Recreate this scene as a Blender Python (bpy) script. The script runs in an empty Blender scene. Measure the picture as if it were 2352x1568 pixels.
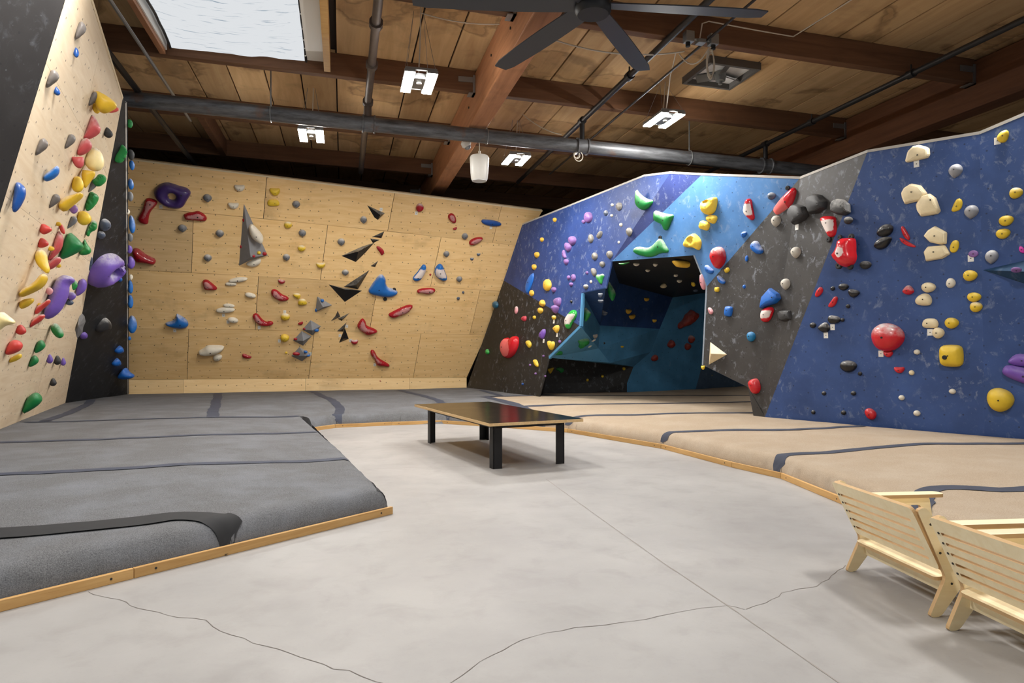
# A bouldering hall: plywood and painted climbing walls, crash pads, a low table and two lounge chairs.
EXPOSURE, WORLD, LED, SKYLIGHT = 0.0, 0.32, 330.0, 0.78
FILL = [(-1.0, 3.2, 140), (4.2, 3.2, 130), (1.5, -1.5, 140), (7.0, 6.0, 110), (-1.6, 6.0, 130)]
import bpy, bmesh, math, random
import numpy as np
from mathutils import Vector, Matrix, noise as mnoise
from mathutils.geometry import delaunay_2d_cdt, tessellate_polygon

random.seed(7)
D = bpy.data
SC = bpy.context.scene
COL = SC.collection

# ---------------------------------------------------------------- camera
PSI = math.atan((1176 - 787) / 1568.0)          # the room's long axis runs 13.9 degrees left of the view
FL, CX, YH, CAMZ = 1568.0, 1176.0, 800.0, 1.3
cam = D.cameras.new('camera'); cam.lens = 24.0; cam.sensor_width = 36.0
cam.shift_y = (YH - 784.0) / 2352.0
camo = D.objects.new('camera', cam); COL.objects.link(camo)
camo.location = (0, 0, CAMZ); camo.rotation_euler = (math.pi / 2, 0, -PSI)
SC.camera = camo

# ---------------------------------------------------------------- world, exposure, lamps out of frame
SC.view_settings.view_transform = 'Standard'
SC.view_settings.look = 'None'
SC.view_settings.gamma = 1.0
SC.view_settings.use_curve_mapping = False
SC.view_settings.exposure = EXPOSURE
SC.cycles.max_bounces = 8
SC.cycles.diffuse_bounces = 5
SC.cycles.sample_clamp_indirect = 6.0
SC.cycles.use_denoising = True
w = D.worlds.new('world'); SC.world = w; w.use_nodes = True
bg = w.node_tree.nodes['Background']
bg.inputs[0].default_value = (0.80, 0.90, 1.0, 1); bg.inputs[1].default_value = WORLD

def area_lamp(name, loc, sx, sy, watts, col=(1, .97, .93), rot=(0, 0, 0)):
    l = D.lights.new(name, 'AREA'); l.shape = 'RECTANGLE'; l.size = sx; l.size_y = sy
    l.energy = watts; l.color = col
    o = D.objects.new(name, l); COL.objects.link(o); o.location = loc; o.rotation_euler = rot
    return o
# the hall's other high-bay fittings, behind and beside the camera
for i, (x, y, e) in enumerate(FILL):
    area_lamp('high_bay_lamp', (x, y, 4.7), .45, .7, e)

# ---------------------------------------------------------------- geometry helpers
F = np.array([math.sin(PSI), math.cos(PSI), 0.]); R = np.array([math.cos(PSI), -math.sin(PSI), 0.])
U = np.array([0, 0, 1.]); C = np.array([0, 0, CAMZ])
def ray(x, y): return F + R * (x - CX) / FL + U * (YH - y) / FL
def pd(x, y, d): return C + ray(x, y) * d                       # a point at a distance
def pz(x, y, z): return pd(x, y, (z - CAMZ) * FL / (YH - y))    # a point at a height
def plane(a, b, c):
    n = np.cross(b - a, c - a); n = n / np.linalg.norm(n)
    if n @ (C - a) < 0: n = -n
    return n, float(n @ a)
def pp(x, y, P):                                                # a point on a wall
    n, o = P; r = ray(x, y)
    return C + r * ((o - n @ C) / (n @ r))
def V3(p): return Vector((float(p[0]), float(p[1]), float(p[2])))

def srgb(r, g, b):
    f = lambda c: c / 12.92 if c <= .04045 else ((c + .055) / 1.055) ** 2.4
    return (f(r / 255), f(g / 255), f(b / 255), 1)

def link(name, me, mat=None, parent=None, loc=None):
    o = D.objects.new(name, me); COL.objects.link(o)
    if mat is not None and me is not None:
        for m in (mat if isinstance(mat, (list, tuple)) else [mat]):
            if len(me.materials) < 8: me.materials.append(m)
    if parent is not None: o.parent = parent
    if loc is not None: o.location = loc
    return o
def mesh(name, verts, faces, smooth=False):
    me = D.meshes.new(name)
    me.from_pydata([tuple(map(float, v)) for v in verts], [], [tuple(map(int, f)) for f in faces])
    me.update()
    if smooth:
        me.polygons.foreach_set('use_smooth', [True] * len(me.polygons))
    return me
def empty(name, loc=(0, 0, 0)):
    o = D.objects.new(name, None); COL.objects.link(o); o.location = loc; o.empty_display_size = .1
    return o
def tag(o, label=None, cat=None, group=None, kind=None):
    if label: o['label'] = label
    if cat: o['category'] = cat
    if group: o['group'] = group
    if kind: o['kind'] = kind
    return o

class MB:
    """collects shapes, then links them as one mesh object"""
    def __init__(s): s.v = []; s.f = []
    def add(s, vs, fs):
        k = len(s.v); s.v += [tuple(map(float, v)) for v in vs]; s.f += [tuple(i + k for i in f) for f in fs]
    def box(s, lo, hi, M=None):
        x0, y0, z0 = lo; x1, y1, z1 = hi
        vs = [Vector(p) for p in ((x0, y0, z0), (x1, y0, z0), (x1, y1, z0), (x0, y1, z0), (x0, y0, z1), (x1, y0, z1), (x1, y1, z1), (x0, y1, z1))]
        if M is not None: vs = [M @ v for v in vs]
        s.add(vs, [(0, 3, 2, 1), (4, 5, 6, 7), (0, 1, 5, 4), (1, 2, 6, 5), (2, 3, 7, 6), (3, 0, 4, 7)])
    def tube(s, pts, r, seg=8, cap=True):
        pts = [Vector(tuple(map(float, p))) for p in pts]
        rs = r if isinstance(r, (list, tuple)) else [r] * len(pts)
        k = len(s.v); prev = None
        for i, p in enumerate(pts):
            t = (pts[min(i + 1, len(pts) - 1)] - pts[max(i - 1, 0)]).normalized()
            a = Vector((0, 0, 1)) if abs(t.z) < .9 else Vector((1, 0, 0))
            if prev is not None: a = prev
            x = (a - t * a.dot(t)).normalized(); y = t.cross(x); prev = x
            for j in range(seg):
                an = 2 * math.pi * j / seg
                s.v.append(tuple(p + (x * math.cos(an) + y * math.sin(an)) * rs[i]))
        for i in range(len(pts) - 1):
            for j in range(seg):
                a = k + i * seg + j; b = k + i * seg + (j + 1) % seg
                s.f.append((a, b, b + seg, a + seg))
        if cap:
            s.f.append(tuple(k + j for j in reversed(range(seg))))
            s.f.append(tuple(k + (len(pts) - 1) * seg + j for j in range(seg)))
    def lathe(s, prof, seg=16, M=None):
        k = len(s.v)
        for (r, z) in prof:
            for j in range(seg):
                a = 2 * math.pi * j / seg
                v = Vector((r * math.cos(a), r * math.sin(a), z))
                s.v.append(tuple(M @ v if M is not None else v))
        for i in range(len(prof) - 1):
            for j in range(seg):
                a = k + i * seg + j; b = k + i * seg + (j + 1) % seg
                s.f.append((a, b, b + seg, a + seg))
        s.f.append(tuple(k + j for j in reversed(range(seg))))
        s.f.append(tuple(k + (len(prof) - 1) * seg + j for j in range(seg)))
    def prism(s, poly, h0, h1, M=None):
        """poly in the local xy plane from z=h0 to z=h1"""
        n = len(poly)
        vs = [Vector((a, b, h0)) for a, b in poly] + [Vector((a, b, h1)) for a, b in poly]
        if M is not None: vs = [M @ v for v in vs]
        tris = tessellate_polygon([[Vector((a, b, 0)) for a, b in poly]])
        fs = [tuple(t) for t in tris] + [tuple(i + n for i in reversed(t)) for t in tris]
        fs += [(i, (i + 1) % n, (i + 1) % n + n, i + n) for i in range(n)]
        s.add(vs, fs)
    def build(s, name, mat, parent=None, smooth=False, bevel=0):
        me = mesh(name, s.v, s.f)
        bm = bmesh.new(); bm.from_mesh(me)
        bmesh.ops.recalc_face_normals(bm, faces=bm.faces)
        if bevel:
            es = [e for e in bm.edges if len(e.link_faces) == 2 and e.calc_face_angle(0) > .6]
            bmesh.ops.bevel(bm, geom=es, offset=bevel, segments=2, affect='EDGES', profile=.5)
        bm.to_mesh(me); bm.free()
        if smooth: me.polygons.foreach_set('use_smooth', [True] * len(me.polygons)); me.set_sharp_from_angle(angle=.7)
        return link(name, me, mat, parent)

# ---------------------------------------------------------------- materials
class NT:
    def __init__(s, name):
        s.m = D.materials.new(name); s.m.use_nodes = True; s.t = s.m.node_tree
        s.b = s.t.nodes['Principled BSDF']
    def n(s, ty, **kw):
        nd = s.t.nodes.new(ty)
        for k, v in kw.items():
            if k.startswith('i_'): nd.inputs[k[2:].replace('_', ' ')].default_value = v
            else: setattr(nd, k, v)
        return nd
    def l(s, a, b): s.t.links.new(a, b)
    def coord(s, kind='Object', scale=None):
        c = s.n('ShaderNodeTexCoord').outputs[kind]
        if scale is not None:
            m = s.n('ShaderNodeMapping'); m.inputs['Scale'].default_value = scale
            s.l(c, m.inputs['Vector']); return m.outputs[0]
        return c
    def noise(s, vec, scale, detail=3, rough=.55, dist=0):
        nd = s.n('ShaderNodeTexNoise', i_Scale=scale, i_Detail=detail, i_Roughness=rough, i_Distortion=dist)
        s.l(vec, nd.inputs['Vector']); return nd.outputs['Fac']
    def ramp(s, fac, lo, hi):
        nd = s.n('ShaderNodeMapRange', clamp=True); nd.inputs['From Min'].default_value = lo; nd.inputs['From Max'].default_value = hi
        s.l(fac, nd.inputs['Value']); return nd.outputs[0]
    def math(s, op, a, b=None):
        nd = s.n('ShaderNodeMath', operation=op)
        for i, x in enumerate((a, b)):
            if x is None: continue
            if isinstance(x, (int, float)): nd.inputs[i].default_value = x
            else: s.l(x, nd.inputs[i])
        return nd.outputs[0]
    def mix(s, fac, a, b, blend='MIX'):
        nd = s.n('ShaderNodeMix', data_type='RGBA', blend_type=blend)
        if isinstance(fac, (int, float)): nd.inputs[0].default_value = fac
        else: s.l(fac, nd.inputs[0])
        for i, x in ((6, a), (7, b)):
            if isinstance(x, tuple): nd.inputs[i].default_value = x
            else: s.l(x, nd.inputs[i])
        return nd.outputs[2]
    def bump(s, h, strength, dist=.01):
        nd = s.n('ShaderNodeBump', i_Strength=strength, i_Distance=dist)
        s.l(h, nd.inputs['Height']); s.l(nd.outputs[0], s.b.inputs['Normal'])
    def col(s, c):
        if isinstance(c, tuple): s.b.inputs['Base Color'].default_value = c
        else: s.l(c, s.b.inputs['Base Color'])
    def rough(s, r, spec=None):
        if isinstance(r, (int, float)): s.b.inputs['Roughness'].default_value = r
        else: s.l(r, s.b.inputs['Roughness'])
        if spec is not None: s.b.inputs['Specular IOR Level'].default_value = spec

def plain(name, c, rough=.6, metal=0, spec=.5, var=0, bump=0, bscale=60):
    t = NT(name)
    if var:
        f = t.noise(t.coord(), 9, 4)
        k = tuple(x * (1 - var) for x in c[:3]) + (1,)
        t.col(t.mix(f, k, tuple(min(1, x * (1 + var)) for x in c[:3]) + (1,)))
    else: t.col(c)
    t.rough(rough, spec); t.b.inputs['Metallic'].default_value = metal
    if bump: t.bump(t.noise(t.coord(), bscale, 3), bump)
    return t.m

def dots(t, vec, spacing, r):
    """small bolt holes on a loose grid"""
    v = t.n('ShaderNodeTexVoronoi', voronoi_dimensions='2D', i_Scale=1 / spacing, i_Randomness=.45)
    t.l(vec, v.inputs['Vector'])
    return t.math('LESS_THAN', v.outputs['Distance'], r / spacing)

def plywood(name, a, b, dirt=.5, spacing=.21, rough=.6):
    t = NT(name)
    uv = t.coord('UV'); oi = t.n('ShaderNodeObjectInfo').outputs['Random']
    off = t.n('ShaderNodeVectorMath', operation='SCALE'); off.inputs[0].default_value = (17, 9, 0); t.l(oi, off.inputs['Scale'])
    ad = t.n('ShaderNodeVectorMath', operation='ADD'); t.l(uv, ad.inputs[0]); t.l(off.outputs[0], ad.inputs[1])
    mp = t.n('ShaderNodeMapping'); mp.inputs['Scale'].default_value = (.55, 5, 1); t.l(ad.outputs[0], mp.inputs['Vector'])
    g = t.noise(mp.outputs[0], 2.2, 5, .6, 1.2)
    base = t.mix(t.ramp(g, .25, .75), a, b)
    br = t.n('ShaderNodeHueSaturation'); t.l(base, br.inputs['Color'])
    t.l(t.math('ADD', t.math('MULTIPLY', oi, .22), .89), br.inputs['Value'])
    d = t.noise(ad.outputs[0], 1.1, 6, .62)
    base = t.mix(t.math('MULTIPLY', t.ramp(d, .55, .8), dirt), br.outputs[0], srgb(120, 92, 60))
    d2 = t.noise(ad.outputs[0], 5.0, 4, .6)
    base = t.mix(t.math('MULTIPLY', t.ramp(d2, .66, .78), dirt * .7), base, srgb(112, 80, 52))
    base = t.mix(t.math('MULTIPLY', dots(t, uv, spacing, .011), .75), base, srgb(60, 42, 28))
    t.col(base); t.rough(rough, .35)
    return t.m

def paint(name, base, chalk=.5, fine=.5, rough=.55, chalkcol=(178, 186, 198)):
    """painted climbing panel with chalk scuffs, dust speckle and bolt holes"""
    t = NT(name); uv = t.coord('UV')
    m1 = t.noise(uv, 1.3, 5, .6)
    dk = tuple(x * .78 for x in base[:3]) + (1,)
    lt = tuple(min(1, x * 1.25 + .004) for x in base[:3]) + (1,)
    c = t.mix(t.ramp(m1, .3, .7), dk, lt)
    mp = t.n('ShaderNodeMapping'); mp.inputs['Scale'].default_value = (1.3, 1.0, 1); t.l(uv, mp.inputs['Vector'])
    zone = t.ramp(t.noise(uv, .9, 3, .5), .40, .62)
    sc = t.ramp(t.noise(mp.outputs[0], 7, 6, .72, .5), .55, .76)
    c = t.mix(t.math('MULTIPLY', t.math('MULTIPLY', sc, t.math('ADD', zone, .12)), chalk), c, srgb(*chalkcol))
    sp = t.ramp(t.noise(uv, 26, 3, .7), .66, .76)
    c = t.mix(t.math('MULTIPLY', sp, fine), c, srgb(*chalkcol))
    c = t.mix(t.math('MULTIPLY', dots(t, uv, .24, .010), .55), c, srgb(18, 18, 22))
    t.col(c); t.rough(rough, .4)
    return t.m

def wood(name, a, b, axis='y', scale=1.0, rough=.65, knots=.4):
    t = NT(name)
    sc = {'x': (.5, 7, 7), 'y': (7, .5, 7), 'z': (7, 7, .5)}[axis]
    oi = t.n('ShaderNodeObjectInfo').outputs['Random']
    off = t.n('ShaderNodeVectorMath', operation='SCALE'); off.inputs[0].default_value = (31, 13, 7); t.l(oi, off.inputs['Scale'])
    ad = t.n('ShaderNodeVectorMath', operation='ADD'); t.l(t.coord(), ad.inputs[0]); t.l(off.outputs[0], ad.inputs[1])
    mp = t.n('ShaderNodeMapping'); mp.inputs['Scale'].default_value = tuple(x * scale for x in sc); t.l(ad.outputs[0], mp.inputs['Vector'])
    g = t.noise(mp.outputs[0], 1.6, 6, .65, .8)
    c = t.mix(t.ramp(g, .28, .72), a, b)
    if knots:
        st = t.noise(ad.outputs[0], 1.4, 5, .6, .6)
        c = t.mix(t.math('MULTIPLY', t.ramp(st, .55, .75), knots), c, tuple(x * .35 for x in a[:3]) + (1,))
    hs = t.n('ShaderNodeHueSaturation'); t.l(c, hs.inputs['Color'])
    t.l(t.math('ADD', t.math('MULTIPLY', oi, .3), .85), hs.inputs['Value'])
    t.col(hs.outputs[0]); t.rough(rough, .35); t.bump(g, .15, .01)
    return t.m

def carpet(name, a, b, chalk, cc):
    t = NT(name); o = t.coord()
    f = t.noise(o, 160, 2, .7); g = t.noise(o, 2.2, 5, .6)
    c = t.mix(t.ramp(f, .3, .7), a, b)
    c = t.mix(t.math('MULTIPLY', t.ramp(g, .42, .7), chalk), c, cc)
    t.col(c); t.rough(.95, .1); t.bump(f, .5, .004)
    return t.m

def holdmat(name, c, chalk=0.0, rough=.45, spec=.5):
    t = NT(name); o = t.coord()
    f = t.noise(o, 14, 4, .6)
    k = t.mix(f, tuple(x * .85 for x in c[:3]) + (1,), tuple(min(1, x * 1.12) for x in c[:3]) + (1,))
    if chalk:
        gz = t.n('ShaderNodeSeparateXYZ'); t.l(t.n('ShaderNodeNewGeometry').outputs['Normal'], gz.inputs[0])
        up = t.ramp(gz.outputs[2], -.15, .75)
        nz = t.ramp(t.noise(o, 11, 5, .7), .3, .62)
        k = t.mix(t.math('MULTIPLY', t.math('MULTIPLY', up, nz), chalk), k, srgb(214, 212, 208))
    t.col(k); t.rough(rough, spec)
    t.bump(t.noise(o, 120, 2), .06, .004)
    return t.m

RGB = dict(purpledk=(66, 44, 104), red=(158, 24, 36), grey=(112, 114, 118), white=(222, 214, 196), yellow=(226, 190, 48),
  steel=(128, 128, 130), black=(24, 24, 26), blue=(28, 104, 182), bluedk=(22, 76, 150), slate=(74, 86, 106), amber=(232, 184, 62),
  mauve=(134, 96, 160), grey2=(128, 124, 118), green2=(48, 160, 66), green=(22, 132, 62), violet=(116, 78, 172), teal=(30, 92, 120),
  teal2=(18, 118, 170), pink=(222, 150, 158), pinkred=(196, 54, 74), red2=(200, 32, 42), blue2=(24, 104, 196), cream=(232, 214, 174),
  plate=(170, 174, 176), rust=(150, 50, 38), yellow2=(248, 208, 70), charcoal=(46, 46, 48), bone=(188, 182, 170), grey3=(150, 150, 154),
  taupe=(104, 98, 94), mustard=(216, 176, 40), coral=(214, 90, 84), red3=(186, 74, 76), red4=(200, 60, 52), cream2=(244, 224, 160),
  green3=(14, 122, 62), magenta=(226, 60, 170), purple=(112, 84, 176))
_hm = {}
def HM(col, ch):
    k = (col, ch)
    if k not in _hm:
        gloss = {'red': .18, 'red2': .25, 'purpledk': .3, 'black': .3, 'blue': .35, 'steel': .7, 'charcoal': .6, 'cream': .5, 'plate': .3, 'bluedk': .3}.get(col, .48)
        _hm[k] = holdmat(col + ('_chalky_hold' if ch else '_hold'), srgb(*RGB[col]), .85 if ch else (.35 if col in ('black', 'grey') else .14), gloss)
    return _hm[k]
M = {}
M['ply_back'] = plywood('plywood_back', srgb(226, 184, 122), srgb(242, 208, 152), .5)
M['ply_light'] = plywood('plywood_pale', srgb(200, 166, 116), srgb(220, 190, 142), .3)
M['ply_kick'] = plywood('plywood_kicker', srgb(226, 190, 134), srgb(240, 210, 160), .35)
M['ply_left'] = plywood('plywood_left', srgb(218, 194, 160), srgb(234, 216, 188), .2)
M['ply_edge'] = plain('plywood_edge', srgb(226, 206, 170), .6, var=.1)
M['white_edge'] = plain('dusty_edge', srgb(176, 171, 164), .7, var=.15)
M['worn_edge'] = plain('worn_edge', srgb(128, 138, 150), .7, var=.3)
M['p_navy'] = paint('paint_dark_blue', srgb(38, 62, 118), .75, .45)
M['p_navy2'] = paint('paint_dark_blue_right', srgb(48, 73, 124), .6, .35)
M['p_indigo'] = paint('paint_indigo', srgb(36, 50, 102), .5, .28)
M['p_light'] = paint('paint_light_blue', srgb(72, 120, 174), .55, .28)
M['p_mid'] = paint('paint_mid_blue', srgb(70, 128, 168), .15, .1)
M['p_cave'] = paint('paint_cave_blue', srgb(34, 66, 118), .2, .12)
M['p_black'] = paint('paint_black', srgb(32, 31, 31), .55, .35)
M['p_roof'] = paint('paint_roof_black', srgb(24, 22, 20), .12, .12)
M['p_grey'] = paint('paint_charcoal', srgb(52, 50, 49), .85, .6)
M['p_fin'] = paint('paint_fin_black', srgb(30, 31, 34), .3, .2)
M['p_teal'] = paint('paint_slate_blue', srgb(74, 96, 120), .5, .3)
M['beam'] = wood('beam_wood', srgb(92, 62, 42), srgb(120, 84, 58), 'x', 1, .7, .35)
M['girder'] = wood('girder_wood', srgb(150, 100, 66), srgb(184, 130, 92), 'y', 1, .6, .3)
M['matte_red'] = plain('matte_red_face', srgb(196, 110, 112), .8, var=.25)
M['chalk_face'] = plain('chalked_face', srgb(222, 210, 204), .85, var=.1)
M['matte_pink'] = plain('matte_pink_face', srgb(218, 96, 92), .75, var=.1)
M['tagmark'] = plain('tag_ink', srgb(40, 40, 42), .7)
M['ventdark'] = plain('vent_dark', srgb(88, 85, 82), .7)
M['ventgrey'] = plain('vent_grey', srgb(205, 204, 202), .6, var=.3)
M['fanblack'] = plain('fan_black', srgb(24, 24, 26), .5)
M['fanblade'] = plain('fan_blade', srgb(62, 64, 70), .5)
M['beam2'] = wood('beam_wood_long', srgb(98, 62, 40), srgb(128, 84, 56), 'y', 1, .7, .4)
M['p_black2'] = paint('paint_black_left', srgb(34, 32, 32), .1, .12)
M['p_wedge'] = paint('paint_wedge', srgb(30, 62, 92), .3, .2)
M['plank'] = wood('plank_wood', srgb(190, 152, 106), srgb(216, 180, 132), 'y', .6, .75, .42)
def stain(m):
    """old water stains with dark rims, running across neighbouring boards"""
    nt = m.node_tree; b = nt.nodes['Principled BSDF']; src = b.inputs['Base Color'].links[0].from_socket
    g = nt.nodes.new('ShaderNodeNewGeometry'); n = nt.nodes.new('ShaderNodeTexNoise'); n.inputs['Scale'].default_value = .75; n.inputs['Detail'].default_value = 5; n.inputs['Distortion'].default_value = .5
    nt.links.new(g.outputs['Position'], n.inputs['Vector'])
    c = nt.nodes.new('ShaderNodeValToRGB'); c.color_ramp.elements[0].position = .56; c.color_ramp.elements[0].color = (1, 1, 1, 1)
    for p, v in ((.585, .62), (.60, .36), (.612, .72), (.66, .66), (.70, .42), (.712, .8)):
        e = c.color_ramp.elements.new(p); e.color = (v, v * .93, v * .86, 1)
    nt.links.new(n.outputs['Fac'], c.inputs[0])
    mx = nt.nodes.new('ShaderNodeMix'); mx.data_type = 'RGBA'; mx.blend_type = 'MULTIPLY'; mx.inputs[0].default_value = .75
    nt.links.new(src, mx.inputs[6]); nt.links.new(c.outputs[0], mx.inputs[7]); nt.links.new(mx.outputs[2], b.inputs['Base Color'])
stain(M['plank'])
M['deck'] = plain('deck_dark', srgb(34, 22, 14), .9)
M['dark'] = plain('black_wall', srgb(22, 21, 21), .9, var=.2)
M['curb'] = wood('curb_wood', srgb(178, 134, 78), srgb(204, 164, 106), 'x', 2, .5, .2)
M['steel'] = plain('galvanised', srgb(150, 152, 152), .45, .7)
M['pipe'] = None
M['blackmetal'] = plain('black_metal', srgb(26, 25, 26), .45, .3)
M['pipebrown'] = plain('rusty_pipe', srgb(96, 84, 76), .5, .2, var=.3)
M['pipeblack'] = plain('black_pipe', srgb(38, 36, 36), .5, .2, var=.25)
M['white'] = plain('white_plastic', srgb(225, 222, 214), .4)
M['cable'] = plain('white_cable', srgb(205, 196, 180), .6)
M['rubber'] = plain('black_rubber', srgb(26, 26, 27), .7)
M['purplerub'] = plain('purple_plug', srgb(60, 34, 78), .6)
M['bolt'] = plain('bolt_dark', srgb(52, 50, 48), .5, .4)
M['grey_carpet'] = carpet('grey_carpet', srgb(78, 78, 80), srgb(122, 122, 123), .35, srgb(134, 138, 146))
M['beige_carpet'] = carpet('beige_carpet', srgb(150, 133, 114), srgb(180, 163, 142), .3, srgb(188, 176, 160))
M['tape'] = plain('velcro_tape', srgb(58, 62, 76), .85, var=.25)
M['skirt'] = plain('black_skirt', srgb(30, 30, 32), .8, var=.2)

t = NT('concrete'); o = t.coord()
c = t.mix(t.ramp(t.noise(o, .8, 6, .6), .3, .7), srgb(146, 143, 141), srgb(168, 165, 162))
c = t.mix(t.math('MULTIPLY', t.ramp(t.noise(o, 3.4, 6, .65, .4), .5, .75), .4), c, srgb(130, 125, 122))
c = t.mix(t.math('MULTIPLY', t.ramp(t.noise(o, 9, 4, .7), .68, .8), .35), c, srgb(184, 182, 179))
c = t.mix(t.math('MULTIPLY', t.ramp(t.noise(o, 70, 2, .6), .62, .78), .2), c, srgb(128, 122, 118))
t.col(c); t.rough(t.math('ADD', t.math('MULTIPLY', t.noise(o, 2, 4), .25), .38), .4); t.bump(t.noise(o, 40, 4), .05, .005)
M['concrete'] = t.m
M['crack'] = plain('crack_dark', srgb(118, 110, 104), .9)
M['joint'] = plain('joint_grey', srgb(150, 144, 138), .9)

t = NT('scuffed_pipe'); o = t.coord()
c = t.mix(t.ramp(t.noise(t.coord('Object', (1.5, 9, 9)), 1.6, 6, .7), .3, .7), srgb(58, 57, 58), srgb(122, 124, 128))
c = t.mix(t.math('MULTIPLY', t.ramp(t.noise(o, 3, 5, .6), .6, .7), .5), c, srgb(120, 84, 60))
t.col(c); t.rough(.45, .5); t.b.inputs['Metallic'].default_value = .25
M['pipe'] = t.m

t = NT('table_black'); t.col(srgb(20, 20, 20)); t.rough(t.math('ADD', t.math('MULTIPLY', t.noise(t.coord(), 3, 3), .08), .12), .5)
M['tabletop'] = t.m
M['tableedge'] = wood('table_edge', srgb(196, 160, 110), srgb(222, 190, 142), 'x', 2, .5, .1)
M['birch'] = wood('birch_ply', srgb(238, 218, 174), srgb(250, 236, 200), 'y', 1.2, .45, .06)
M['birchedge'] = plain('birch_edge', srgb(196, 160, 112), .6, var=.15)

def emit(name, c, s):
    m = D.materials.new(name); m.use_nodes = True; nt = m.node_tree
    e = nt.nodes.new('ShaderNodeEmission'); e.inputs[0].default_value = c; e.inputs[1].default_value = s
    nt.links.new(e.outputs[0], nt.nodes['Material Output'].inputs[0]); return m
M['led'] = emit('led_strip_glow', (1, .97, .92, 1), LED)
# the skylight's cloth: sky glow and the shade of its folds are put into its colour
m = D.materials.new('skylight_cloth'); m.use_nodes = True; nt = m.node_tree
e = nt.nodes.new('ShaderNodeEmission'); tc = nt.nodes.new('ShaderNodeTexCoord'); mp = nt.nodes.new('ShaderNodeMapping')
mp.inputs['Rotation'].default_value = (0, 0, .7); mp.inputs['Scale'].default_value = (1.2, 14, 1)
nz = nt.nodes.new('ShaderNodeTexNoise'); nz.inputs['Scale'].default_value = 2.2; nz.inputs['Detail'].default_value = 6; nz.inputs['Distortion'].default_value = .6
mr = nt.nodes.new('ShaderNodeMapRange'); mr.inputs['From Min'].default_value = .60; mr.inputs['From Max'].default_value = .72
mx = nt.nodes.new('ShaderNodeMix'); mx.data_type = 'RGBA'; mx.inputs[6].default_value = (.94, .97, 1, 1); mx.inputs[7].default_value = (.30, .40, .50, 1)
nt.links.new(tc.outputs['Object'], mp.inputs[0]); nt.links.new(mp.outputs[0], nz.inputs['Vector']); nt.links.new(nz.outputs['Fac'], mr.inputs[0])
nt.links.new(mr.outputs[0], mx.inputs[0]); nt.links.new(mx.outputs[2], e.inputs[0]); e.inputs[1].default_value = SKYLIGHT
nt.links.new(e.outputs[0], nt.nodes['Material Output'].inputs[0]); M['skycloth'] = m

# ================================================================= the setting
def quad_uv(me, P, uvec, vvec, org):
    uvl = me.uv_layers.new(name='UVMap')
    co = [np.array(v.co) for v in me.vertices]
    for lp in me.loops:
        d = co[lp.vertex_index] - org
        uvl.data[lp.index].uv = (float(d @ uvec), float(d @ vvec))
def wall_axes(n):
    u = np.cross(U, n); u = u / np.linalg.norm(u); return u, np.cross(n, u)
def panel(name, pts, mat, parent=None, th=.03, inset=0.0, n=None, lift=0.0):
    """a flat board: polygon pts on a wall, thickness th behind the face"""
    pts = [np.array(p, float) for p in pts]
    if n is None:
        n = np.zeros(3)
        for i in range(len(pts)): n += np.cross(pts[i], pts[(i + 1) % len(pts)])
        n = n / np.linalg.norm(n)
        if n @ (C - pts[0]) < 0: n = -n
    if inset:
        c = sum(pts) / len(pts)
        pts = [p + (c - p) / np.linalg.norm(c - p) * inset * 1.4 for p in pts]
    k = len(pts)
    fr = [p + n * lift for p in pts]; bk = [p + n * (lift - th) for p in pts]
    u, v = wall_axes(n)
    tris = tessellate_polygon([[Vector((float((p - pts[0]) @ u), float((p - pts[0]) @ v), 0)) for p in pts]])
    fs = [tuple(t) for t in tris] + [tuple(i + k for i in reversed(t)) for t in tris] + [(i, (i + 1) % k, (i + 1) % k + k, i + k) for i in range(k)]
    me = mesh(name, fr + bk, fs)
    bm = bmesh.new(); bm.from_mesh(me); bmesh.ops.recalc_face_normals(bm, faces=bm.faces); bm.to_mesh(me); bm.free()
    quad_uv(me, None, u, v, pts[0])
    return link(name, me, mat, parent)
def struct(o, label=None): return tag(o, label, None, None, 'structure')
def strip(name, a, b, n, wdt, th, mat, parent):
    """a thin strip of board edge from a to b, facing n"""
    a, b, n = [np.array(x, float) for x in (a, b, n)]
    d = (b - a) / np.linalg.norm(b - a); s = np.cross(d, n)
    m = MB(); vs = []
    for p in (a, b):
        vs += [p - s * wdt / 2 - n * th, p + s * wdt / 2 - n * th, p + s * wdt / 2 + n * .004, p - s * wdt / 2 + n * .004]
    m.add(vs, [(0, 1, 2, 3), (7, 6, 5, 4), (0, 4, 5, 1), (1, 5, 6, 2), (2, 6, 7, 3), (3, 7, 4, 0)])
    return m.build(name, mat, parent)

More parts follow.
